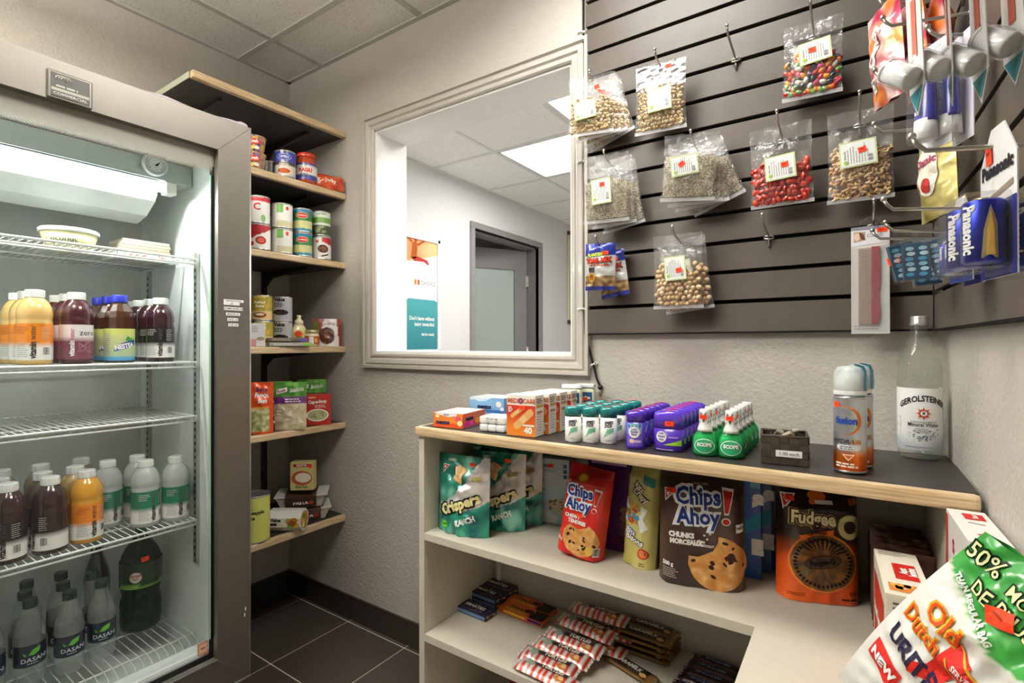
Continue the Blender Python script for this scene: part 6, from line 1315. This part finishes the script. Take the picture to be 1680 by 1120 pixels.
def rest(m, kind, w, h, D, fill, th, seed=1):
    """loose food seen through the film"""
    rnd = random.Random(seed)
    def blob(c, r, sc_, col, fin='food', n=4):
        M = Matrix.Rotation(rnd.uniform(0, 3.1), 4, 'Y') @ Matrix.Rotation(rnd.uniform(0, 3.1), 4, 'X'); m.ball(c, r, col, fin, sc_, n, M)
    if kind == 'seed':
        for lay in (0, 1):
            nx, nzz = int(w/.0034), int(fill*h/.0032)
            for i in range(nx):
                for j in range(nzz):
                    x = (i+.5+rnd.uniform(-.5, .5))/nx*w*.94-w*.47; z = (j+.5+rnd.uniform(-.5, .5))/nzz*fill*h+.008
                    t_ = max(.0015, th(x, z)-.002); y = (-1 if lay == 0 else 1)*t_*rnd.uniform(.7, 1)
                    a = rnd.uniform(0, 3.14); b = rnd.uniform(-.6, .6); l, q = .0034, .0013; d = Vector((cos(a)*l, sin(b)*l*.4, sin(a)*l)); e = Vector((-sin(a)*q, 0, cos(a)*q)); f_ = Vector((0, q*.8, 0)); c = Vector((x, y, z))
                    col = mixc(H('8c8068'), H('ece0c4'), min(1, max(0, rnd.random()+.5*nz(x*60, z*60, seed))))
                    m.mesh([c+d, c-d, c+e, c-e, c+f_, c-f_], [(0, 2, 4), (2, 1, 4), (1, 3, 4), (3, 0, 4), (2, 0, 5), (1, 2, 5), (3, 1, 5), (0, 3, 5)], col, 'food')
        return
    sp = dict(mac=.0096, nut=.0122, jb=.0122, gum=.0122, cas=.0088)[kind]
    for lay in (-1, 1) if kind != 'jb' else (-1, 0, 1):
        nx, nzz = int(w*.94/sp), int(fill*h/sp)
        for i in range(nx):
            for j in range(nzz+1):
                x = (i+.5+rnd.uniform(-.3, .3)+.5*(j % 2)-.25)/nx*w*.9-w*.45; z = (j+.6+rnd.uniform(-.25, .25))*sp+.004
                if z > fill*h*(1+.15*sin(i*1.7)): continue
                t_ = th(x, z)-sp*.42
                if t_ < -.002: continue
                c = (x, lay*max(0, t_)+rnd.uniform(0, .002)*-lay, z)
                if kind == 'mac': blob(c, .0056, (1, .85, .9), mixc(H('c4a26c'), H('ecd8aa'), rnd.random())); m.ball((c[0]+rnd.uniform(-.002, .002), c[1]-.0042, c[2]), .0017, H('8a6a3c'), 'food', (1, .6, 1), 3)
                elif kind == 'nut': blob(c, .0070, (1, .95, 1), mixc(H('bc9460'), H('e6cba0'), rnd.random()), n=5)
                elif kind == 'jb': blob(c, .0068, (1.35, .85, .85), H(rnd.choice(('c8281e', 'e8761c', '2a3048', 'e0d8a8', '8ab858', 'd84a78', 'c83a2a', 'e89a2a', '3a2a40', 'e8e4d8', '6aa860'))), 'candy', 5)
                elif kind == 'gum': blob(c, .0088, (1.15, .6, .9), mixc(H('9c1c16'), H('d8452e'), rnd.random()), 'candy', 5)
                else:
                    a0 = rnd.uniform(0, 6.28); pts = [(c[0]+.0045*cos(a0+k*.75)*1.1, c[1]+.001*k*(k % 2), c[2]+.0045*sin(a0+k*.75)) for k in range(5)]
                    m.tube(pts, [.0016, .0030, .0034, .0028, .0014], mixc(H('bc8c52'), H('e4c494'), rnd.random()), 'food', 6)
def clearbag(label, loc, kind, w=.132, h=.172, D=.034, fill=.55, rz=0., rx=0., ry=0., foil=False, stk=(.0, .0, 0), lab=(.0, .085, .062, .060, 0.), group=None, seed=1, name='nut_bag'):
    t = thing(name, label, 'food bag', loc, rz, group, rx, ry)
    def th(x, z):
        v = min(1, max(0, z/h)); q = min(1, abs(2*x/w)); b = D/2*max(0., sin(pi*min(1, v/.80)))**.55 if v < .80 else 0
        return max(.0009, b*(1-q**3.2))+.0035*max(0, v-.5)*(1+nz(x*50+seed, z*18, seed))*1.5*(1-q**6)
    top = h-.012
    m = MB(); X = lambda u: (u-.5)*w
    tw = lambda x, z: .0025*nz(x*40+seed, z*40, seed)+.004*max(0, z/h-.6)*sin(x*70+seed)
    P = lambda s_: (lambda u, v: (X(u)*(1-.04*sin(pi*v))+.002*nz(v*9, seed), -s_*th(X(u), v*h)+tw(X(u), v*h), v*h-top+.003*nz(u*5, seed)*(1 if v > .97 or v < .03 else 0)))
    m.grid(P(1), 28, 36, WHITE, 'film'); m.grid(P(-1), 28, 36, WHITE, 'film', flip=True)
    m.box(-w/2-.001, w/2+.001, -.0014, .0014, -top-.004, -top+.005, WHITE, 'seam'); m.build('plastic_bag', t)
    if foil:
        m = MB(); m.grid(lambda u, v: ((u-.5)*w*.96, -.0015-.004*nz(u*9, v*9, 4)-.002, -(.055)+.064*v), 30, 20, H('d8d8d8'), 'chrome_foil'); m.build('foil_header', t)
    m = MB(); rest(m, kind, w*.96, h, D, fill, th, seed); m.v = [(a, b+tw(a, c)*.3, c-top) for a, b, c in m.v]; o = m.build(dict(mac='macadamia_nuts', nut='nuts', jb='jelly_beans', gum='gummy_candies', cas='cashews', seed='seeds')[kind], t); o['kind'] = 'stuff'
    lx, lz, lw, lh, lr = lab; c_, s_ = cos(lr), sin(lr)
    S = lambda x, z, o: (lx+x*c_-z*s_, -th(lx, lz)-.0045-o, lz-top+x*s_+z*c_)
    m = MB(); m.poly(S, [(-lw/2, -lh/2), (lw/2, -lh/2), (lw/2, lh/2), (-lw/2, lh/2)], H('c5d69a'), 'paper', .0); m.rect(S, -lw/2+.003, lw/2-.003, -lh/2+.003, lh/2-.003, H('eef0ea'), 'paper', .0004)
    for k in range(7): m.lines(S, -lh*.36, lh*.36, lw*.30-k*.0055, 1, .003, .0014, H('8a8c88') if k != 5 else H('c0a0a0'), off=.0008, seed=k, vert=False) if False else None
    for k in range(8):
        x0 = -lw*.28+k*lw*.075; rr = random.Random(k+seed); z = -lh*.36
        while z < lh*(.1+.26*rr.random()): q = rr.uniform(.002, .005); m.rect(S, x0, x0+.0013, z, z+q, H('7f827f'), 'ink', .0009); z += q+.0012
    m.barcode(S, lw*.25, lw*.40, -lh*.38, -lh*.08, off=.001, seed=5, horiz=True)
    m.ell(S, -lw*.34, -lh*.30, .0042, .0042, H('9ac04a'), off=.0012, n=10); m.text(S, 'Naturally', -lw*.33, -lh*.18, .0045, H('4a5a3a'), .0, 'L', rot=pi/2, off=.0012, sx=.8); m.build('label', t)
    if stk: sticker(t, S, stk[0], stk[1], .015, .012, stk[2])
    return t
def hang(key, y): x, g, _ = HK[key]; return (x, y, hz(g, y)-.003)
g_ = 'macadamia bags on the leftmost top hook'
a = clearbag('clear bag of macadamia nuts, frontmost on the leftmost top hook', hang('mac', 1.312), 'mac', .136, .158, .024, .60, R(6), R(4), R(3), stk=(.040, .052, .1), lab=(-.012, .062, .064, .048, .10), group=g_, seed=2)
dup(a, hang('mac', 1.334), R(2), 'clear bag of macadamia nuts, second on the leftmost top hook', rx=R(2), ry=R(-3)); dup(a, hang('mac', 1.356), R(-3), 'clear bag of macadamia nuts, third on the leftmost top hook', rx=R(1), ry=R(-9)); dup(a, hang('mac', 1.379), R(-4), 'clear bag of macadamia nuts, rearmost and swung right on leftmost hook', rx=0, ry=R(-15))
clearbag('single clear nut bag with crumpled silver top on the second hook', hang('foil', 1.345), 'mac', .136, .178, .034, .62, R(4), R(2), R(1), foil=True, stk=(.028, .078, .05), lab=(.002, .075, .062, .060, .05), seed=5)
clearbag('clear bag of mixed jelly beans hanging near the top right', hang('jb', 1.365), 'jb', .120, .170, .034, .55, R(2), R(1), R(1), stk=(-.005, .004, 0), lab=(.006, .092, .064, .050, .10), seed=8, name='candy_bag')
g_ = 'seed bags on the left hook'
a = clearbag('clear bag of seeds, frontmost on second-row left hook', hang('seed', 1.310), 'seed', .130, .182, .026, .56, R(5), R(4), R(1), stk=(.004, .018, 0), lab=(-.008, .080, .056, .068, .05), group=g_, seed=11)
dup(a, hang('seed', 1.342), R(2), 'clear bag of seeds, second on second-row left hook', rx=R(2), ry=R(-3)); dup(a, hang('seed', 1.376), R(-4), 'clear bag of seeds, rearmost and swung right on left hook', rx=0, ry=R(-9))
g_ = 'seed bags on the middle hook'
a = clearbag('clear bag of seeds, frontmost of four on the middle hook', hang('s4', 1.305), 'seed', .132, .160, .024, .62, R(8), R(6), R(5), stk=(-.006, .004, .6), lab=(-.010, .082, .066, .048, .16), group=g_, seed=14)
dup(a, hang('s4', 1.334), R(5), 'clear bag of seeds, second of four on the middle hook', rx=R(1), ry=R(0)); dup(a, hang('s4', 1.360), R(0), 'clear bag of seeds, third of four on the middle hook', rx=R(-3), ry=R(-5)); dup(a, hang('s4', 1.380), R(-3), 'clear bag of seeds, rearmost and swung right on middle hook', rx=0, ry=R(-20))
clearbag('clear bag of red gummy candies hanging right of the fanned seeds', hang('gum', 1.352), 'gum', .132, .185, .034, .50, R(2), R(2), R(-1), stk=(.010, .004, .05), lab=(-.0, .082, .064, .056, .06), seed=17, name='candy_bag')
clearbag('clear bag of cashews hanging at far right of back slatwall', hang('cas', 1.358), 'cas', .122, .196, .034, .58, R(2), R(1), R(0), stk=(.008, .006, .2), lab=(-.004, .096, .068, .056, .06), seed=20)
g_ = 'round nut bags on the low hook'
a = clearbag('clear bag of large round nuts, front one on the low middle hook', hang('nut', 1.340), 'nut', .126, .190, .032, .54, R(3), R(2), R(0), stk=(.010, -.006, .12), lab=(-.002, .100, .054, .062, .06), group=g_, seed=23)
dup(a, hang('nut', 1.378), R(-3), 'clear bag of large round nuts, rear one on the low middle hook', rx=0, ry=R(-7))
# trail mix
def tmc(x, z): return H('26348c') if z > .098 or z < .010 else mixc(H('cfd0cc'), H('e6e6e0'), .5+nz(x*50, z*50)) if z > .040 else mixc(H('6a4a2e'), H('b89a6c'), .5+1.2*nz(x*80, z*80))
def trail(label, loc, rx, ry, rz):
    t = thing('trail_mix_bag', label, 'food bag', loc, rz, 'blue trail mix bags', rx, ry)
    m, S0 = pouch(.088, .132, .030, 2.6, 'pillow', tmc, 'foil', .006, n=(30, 40)); S = lambda x, z, o: S0(x, z, o+.001)
    m.poly(S, [(-.036, .092), (.014, .097), (.014, .108), (-.036, .103)], H('3a4a2a')); m.text(S, 'PLANTERS', -.011, .096, .0085, H('c8d858'), .05, rot=.08, sx=.78, off=.002)
    m.text(S, 'TRAIL MIX', .0, .078, .0125, H('5a1f14'), .12, rot=.05, sx=.86, off=.001); m.text(S, 'TRAIL MIX', .0, .078, .0125, H('c83a24'), .04, rot=.05, sx=.86, off=.0022); m.text(S, 'nut & chocolate', .0, .068, .007, H('a8341e'), .03, sx=.9, off=.001)
    m.rect(S, -.030, -.012, .050, .064, H('2a2a2c')); m.ell(S, -.021, .036, .011, .013, H('c8922e'), off=.001); m.ell(S, -.021, .036, .006, .008, H('8a4a1c'), off=.0018)
    m.v = [(a, b, c-.124) for a, b, c in m.v]; m.build('pouch', t)
    if 'front' in label: sticker(t, lambda x, z, o: (lambda p: (p[0], p[1], p[2]-.124))(S(x, z, o)), .018, .104, .016, .010, .05)
    else:
        m = MB(); m.rect(lambda x, z, o: (lambda p: (p[0], p[1], p[2]-.124))(S(x, z, o)), .012, .030, .112, .120, WHITE, off=.002); m.build('tag', t)
trail('blue-topped trail mix bag hanging lowest at the left edge, front one', hang('pl', 1.330), R(4), R(2), R(6)); trail('blue-topped trail mix bag behind the front one, hanging lower', (HK['pl'][0]+.008, 1.378, hz(3, 1.378)-.012), R(-2), R(-9), R(-2))
# comb pack
t = thing('comb_pack', 'long plastic pack with a pink and beige comb above the shaving gel', 'comb', (.024, 1.376, GZ(3)-.002), R(3))
m = MB(); m.box(-.035, .035, -.0008, .0008, -.240, -.002, H('dcdad4'), 'card'); S = flatS(-.0009)
m.poly(S, [(-.035, -.045), (.035, -.038), (.035, -.002), (-.035, -.002)], H('e6e6ea'), off=.0004); m.rect(S, -.035, .035, -.010, -.002, H('b8b4c8')); m.poly(S, [(-.030, -.036), (-.010, -.032), (-.008, -.014), (-.030, -.012)], H('b8a088'), off=.0006)
m.ell(S, -.024, -.024, .0055, .009, H('e8c8b0'), off=.001); m.poly(S, [(-.020, -.014), (-.012, -.018), (-.008, -.032), (-.016, -.030), (-.019, -.022)], H('6a4a34'), off=.0012); m.text(S, 'Comb', .008, -.026, .008, H('7a7a8a'), .0, shear=.2); m.lines(S, -.03, .03, -.222, 2, .006, .002, H('a8a6a8')); m.build('card', t)
m = MB(); CB = H('d6bcae'); m.box(-.0225, .004, -.0045, -.0015, -.218, -.048, CB, 'plastic')
m2 = MB()
m.v, m.f, m.c, m.m, m.sm = [], [], [], [], []
for k in range(62): z = -.050-.00272*k; m.box(-.0225, .002, -.0055, -.0015, z-.0015, z-.0002, CB, 'plastic')
m.poly(lambda x, z, o: (x, -.0048-o, z), [(-.0225, -.050), (-.021, -.050), (-.021, -.218), (-.0225, -.218)], CB); m.build('comb_teeth', t)
m = MB(); sp = [(.002, -.048), (.017, -.048), (.017, -.120), (.014, -.150), (.017, -.190), (.014, -.218), (.002, -.218), (.002, -.17), (.005, -.150), (.002, -.120)]; n_ = len(sp)
m.mesh([(x, -.006, z) for x, z in sp]+[(x, -.0012, z) for x, z in sp], [(i, (i+1) % n_, n_+(i+1) % n_, n_+i) for i in range(n_)]+[(0, 9, 8, 1), (1, 8, 3, 2), (8, 7, 4, 3), (7, 6, 5, 4)][0:0]+[(0, 9, 1), (1, 9, 2), (9, 8, 2), (8, 3, 2), (8, 4, 3), (8, 7, 4), (7, 5, 4), (7, 6, 5)], H('9a4a52'), 'plastic'); m.build('comb_spine', t)
m = MB(); m.box(-.0345, .0345, -.0085, -.0009, -.236, -.046, WHITE, 'blister', .003); m.tube([(-.022, -.001, -.002), (-.016, -.002, .012), (0, -.003, .018), (.016, -.002, .012), (.022, -.001, -.002)], .0012, WHITE, 'blister'); m.build('clear_cover', t)
sticker(t, S, .022, -.012, .018, .010, .03)
# ---------------- right wall
def XW(y): return XR(y)-.0205
RZ = R(-90)+.035
RH = [(1.10, 7, 'highest on the right wall, holding pink candy bags', .115), (1.02, 6, 'bare-tipped, crossing in front of pink candy bags', .115), (1.03, 5, 'below the pink candy bags', .125), (1.06, 4, 'holding gold bag near the corner', .125), (.93, 5, 'holding the toothpaste packs', .07), (.68, 2, 'nearest one, holding large battery packs', .115), (.95, 2, 'right wall, holding slim battery packs', .120), (1.20, 2, 'right wall near comb pack, upper of close pair', .120), (1.13, 2, 'right wall near comb pack, lower of close pair', .105), (.715, 6, 'right wall, holding white roll-on packs', .115)]
for y, g, lb, L_ in RH: hook('silver wire peg hook, '+lb, (XW(y), y, GZ(g)), RZ, L_, .018, 'wire hooks on the right slatwall')
def pkc(x, z): return mixc(H('d84a6a'), H('f0a08a'), .5+1.3*nz(x*24, z*16)) if abs(x) < .03 else H('e8c8c8')
for i, x in enumerate((.040, .078, .112)):
    m, S = pouch(.085, .165, .030, 2.4, 'pillow', lambda x_, z_, i=i: mixc(mixc(H('b8284c'), H('f4d0c8'), .5+2.2*nz(x_*40+i, z_*30, i)), H('f08a3a'), max(0, nz(x_*26, z_*26, i+7)*3)), 'foil', .008, seed=i*3.)
    m.text(S, 'Candy', 0, .10, .018, WHITE, .06, off=.002, rot=1.3); m.rect(S, -.03, -.012, .025, .05, WHITE, off=.0015); m.barcode(S, -.029, -.013, .027, .048, off=.002); m.v = [(a, b, c-.155) for a, b, c in m.v]
    o = m.build('candy_bag'); o.location = (x, 1.10, GZ(7)+.004); o.rotation_euler = (R(4), 0, RZ+R(28-14*i)); tag(o, 'glossy pink and orange candy bag high on right wall, '+('nearest hook tip', 'middle one', 'nearest the wall')[i], 'candy bag', 'pink candy bags on the right wall')
m, S = pouch(.090, .150, .034, 2.6, 'pillow', lambda x, z: mixc(H('9a8a3c'), H('cdbf78'), .5+nz(x*20, z*20)*1.3), 'foil', .006, seed=3)
m.ell(S, 0, .075, .026, .040, H('e4dccc'), off=.0015); m.ell(S, .0, .052, .010, .012, H('a8342a'), off=.0025); m.text(S, 'Classic', 0, .085, .012, H('9a3a5a'), .03, off=.0025); m.v = [(a, b, c-.146) for a, b, c in m.v]
o = m.build('candy_bag'); o.location = (.106, 1.06, GZ(4)+.006); o.rotation_euler = (0, R(-3), RZ+R(22)); tag(o, 'gold foil candy bag hanging edge-on beside the cashew bag', 'candy bag')
def tube_pack(label, x, y, z, rz):
    t = thing('toothpaste_pack', label, 'toothpaste', (x, y, z), rz, 'toothpaste packs')
    m = MB(); m.box(-.024, .024, -.0006, .0006, -.150, .0, H('e8e6ee'), 'card'); m.build('card', t)
    m = MB(); m.lathe([(.002, -.018), (.012, -.05), (.0135, -.112), (.0135, -.116)], 18, lambda k, a: H('3a3a9a'), 'gloss', Matrix.Translation((0, -.016, 0)), sx=1.15, sy=.8); m.text(lambda x_, z_, o: (x_, -.0275-o, z_), 'Sensodyne', .004, -.105, .009, WHITE, .03, 'L', rot=pi/2); m.build('tube', t)
    m = MB(); m.lathe([(.0125, -.140), (.0145, -.138), (.0135, -.112)], 20, H('eceae6'), 'gloss', Matrix.Translation((0, -.016, 0))); m.build('cap', t)
    m = MB(); m.box(-.018, .018, -.032, -.001, -.143, -.012, WHITE, 'blister', .006); m.build('blister', t)
tube_pack('purple toothpaste tube pack above the gold bag, nearer hook tip', .094, .93, GZ(5)+.008, RZ+R(34)); tube_pack('purple toothpaste tube pack above the gold bag, nearer the wall', .122, .93, GZ(5)+.010, RZ+R(18))
def roll(label, x, y, z, rz, rx=0., sc_=1.):
    t = thing('roll_on_pack', label, 'blister pack', (x, y, z), rz, 'white roll-on blister packs', rx)
    m = MB(); q = [(-.017, .03), (.017, .03), (.018, -.120), (.0, -.150), (-.018, -.120)]; q = [(a*sc_, b*sc_) for a, b in q]
    m.mesh([(a, -.0006, b) for a, b in q]+[(a, .0006, b) for a, b in q], [(0, 4, 3, 2, 1), (5, 6, 7, 8, 9)]+[(i, (i+1) % 5, 5+(i+1) % 5, 5+i) for i in range(5)], H('dcdad6'), 'card')
    for y_, s_ in ((-.0011, 1), (.0011, -1)):
        S = lambda x_, z_, o, y_=y_, s_=s_: (x_*s_, y_-s_*o, z_)
        m.flat(S, [(-.016, -.121), (.016, -.121), (.0, -.145)], [(0, 2, 1)], H('3f8f9c'), off=.0002); m.rect(S, -.005, .006, -.085, -.02, H('d0705a'), off=.0002)
        m.lines(S, -.013, .013, -.094, 2, .006, .002, H('8a9a9c'), off=.0006)
    m.build('card', t)
    m = MB(); T = Matrix.Translation((0, -.017, -.100)) @ Matrix.Rotation(R(-42), 4, 'Y') @ Matrix.Rotation(R(25), 4, 'X'); m.lathe([(.0112, -.020), (.0122, -.017), (.0122, .012)], 26, H('e6e6e4'), 'gloss', T); m.lathe([(.0127, .012), (.0127, .015), (.0118, .0168), (.001, .0172)], 26, H('f2f0ec'), 'gloss', T); m.build('roll_on', t)
    m = MB(); m.lathe([(.0132, -.022), (.0142, -.016), (.0142, .017), (.013, .0195)], 22, WHITE, 'blister', T, caps=False); m.build('blister', t)
for i, (x, rz) in enumerate(((.052, 14), (.080, -4), (.104, 9), (.130, 14))): roll('clear-blistered white roll-on pack on right wall, '+('nearest the hook tip', 'second from hook tip', 'third from hook tip', 'nearest the wall')[i], x, .715, GZ(6)-.095+.008*(i > 2)+.003*(i % 2), RZ+R(rz), R(2))
roll('clear-blistered white roll-on pack cut off by the top right corner', .118, .590, GZ(6)-.025, RZ+R(12), R(4))
def battery_pack(label, x, y, z, rz, n=2, r=.016, L_=.058, W_=.082, big=True):
    t = thing('battery_pack', label, 'batteries', (x, y, z), rz, 'battery packs')
    m = MB(); hh_ = .070 if big else .055
    m.mesh([(a, y_, b) for y_ in (-.0006, .0006) for a, b in ((-W_/2, -hh_-L_-.012), (W_/2, -hh_-L_-.012), (W_/2, -.028), (W_*.18, .006), (-W_*.18, .006), (-W_/2, -.028))], [(0, 1, 2, 3, 4, 5), (11, 10, 9, 8, 7, 6)]+[(i, 6+i, 6+(i+1) % 6, (i+1) % 6) for i in range(6)], H('eceaea'), 'card')
    S = flatS(-.0007); m.text(S, 'Panasonic', 0, -.040 if big else -.034, .0125 if big else .009, H('22222a'), .05, sx=.88); m.poly(S, [(-.02, -.060), (.03, -.052), (.03, -.058), (-.02, -.066)], H('8a7a6a')); m.rect(S, -W_/2, W_/2, -hh_-L_-.012, -hh_+.002, H('2a2f8a') if big else H('3a4a9a'), off=.0003); m.build('card', t)
    for k in range(n):
        m = MB(); cx = (k-(n-1)/2)*(r*2+.003); T = Matrix.Translation((cx, -r-.002, 0)); 
        m.lathe([(r*.9, -hh_-L_), (r, -hh_-L_+.002), (r, -hh_-.002), (r*.9, -hh_), (r*.35, -hh_+.0005), (r*.33, -hh_+.003)], 24, lambda k_, a: H('c8b070') if k_ > 2 else H('25309a'), 'tin', T)
        S = lambda x_, z_, o, cx=cx: (cx+(r+o)*sin(x_/r), -r-.002-(r+o)*cos(x_/r), z_); m.text(S, 'Panasonic', r*.25, -hh_-L_*.08, r*.62, WHITE, .05, 'L', rot=-pi/2, sx=.82, off=.0006); m.poly(S, [(r*1.15, -hh_-L_*.95), (r*1.9, -hh_-L_*.95), (r*1.85, -hh_-L_*.4), (r*1.55, -hh_-L_*.10), (r*1.25, -hh_-L_*.5)], H('a89470'), off=.0005); m.poly(S, [(r*1.35, -hh_-L_*.90), (r*1.75, -hh_-L_*.90), (r*1.70, -hh_-L_*.45), (r*1.55, -hh_-L_*.2), (r*1.4, -hh_-L_*.5)], H('e0b860'), off=.0009)
        m.build('battery', t)
    m = MB(); m.box(-W_*.46, W_*.46, -2*r-.006, -.001, -hh_-L_-.006, -hh_+.008, WHITE, 'blister', .006); m.build('blister', t)
    sticker(t, flatS(-.001), -W_*.20 if big else 0, -.018, .012, .020, .1)
battery_pack('large blue battery pack nearest the camera, at hook middle', .113, .668, GZ(2)+.018, RZ+R(9), W_=.072); battery_pack('large blue battery pack behind the nearest one, against the wall', .148, .672, GZ(2)+.012, RZ+R(7), W_=.072)
battery_pack('slim battery pack with white card, right of the blue blisters', .122, .950, GZ(2)+.014, RZ+R(12), 4, .007, .046, .066, False); battery_pack('slim battery pack behind the white-carded one, close to the wall', .136, .955, GZ(2)+.010, RZ+R(8), 4, .007, .046, .066, False)
def capsule(label, x, y, z, rz, rx, ry, k):
    t = thing('lip_balm_pack', label, 'blister pack', (x, y, z), rz, 'small blue blister packs', rx, ry)
    m = MB(); m.box(-.020, .020, -.006, -.0, -.082, -.018, H('1c4a68'), 'gloss', .002); S = flatS(-.0062)
    for a in (-.009, .009):
        for j in range(6): m.ell(S, a+.0015*sin(j*2), -.028-.009*j, .0062, .0036, mixc(H('4aa0cc'), H('c0e8f0'), (j*7+k) % 3/2), 'candy', .0004+.0002*(j % 2), 10)
    m.build('card', t)
    m = MB(); m.box(-.023, .023, -.016, .001, -.086, -.014, WHITE, 'blister', .003); m.box(-.004, .004, -.001, .001, -.014, .004, WHITE, 'blister'); m.build('blister', t)
    if k < 2: sticker(t, lambda x_, z_, o: (-.0235-o, x_-.008, z_), 0, -.045, .008, .014, 0)
for k, (x, y, dz, rz, ry) in enumerate(((.056, 1.135, -.004, 20, -14), (.084, 1.135, -.004, 4, -2), (.112, 1.14, .0, -6, -14), (.138, 1.19, .010, -10, -20), (.098, 1.185, -.010, 10, -6))):
    capsule('small clear pack with blue capsules near corner, '+('leftmost', 'second from left', 'third from left', 'rightmost', 'low one behind the others')[k], x, y, GZ(2)+.012+dz, R(rz)*-1*-1, R(0), R(ry), k)
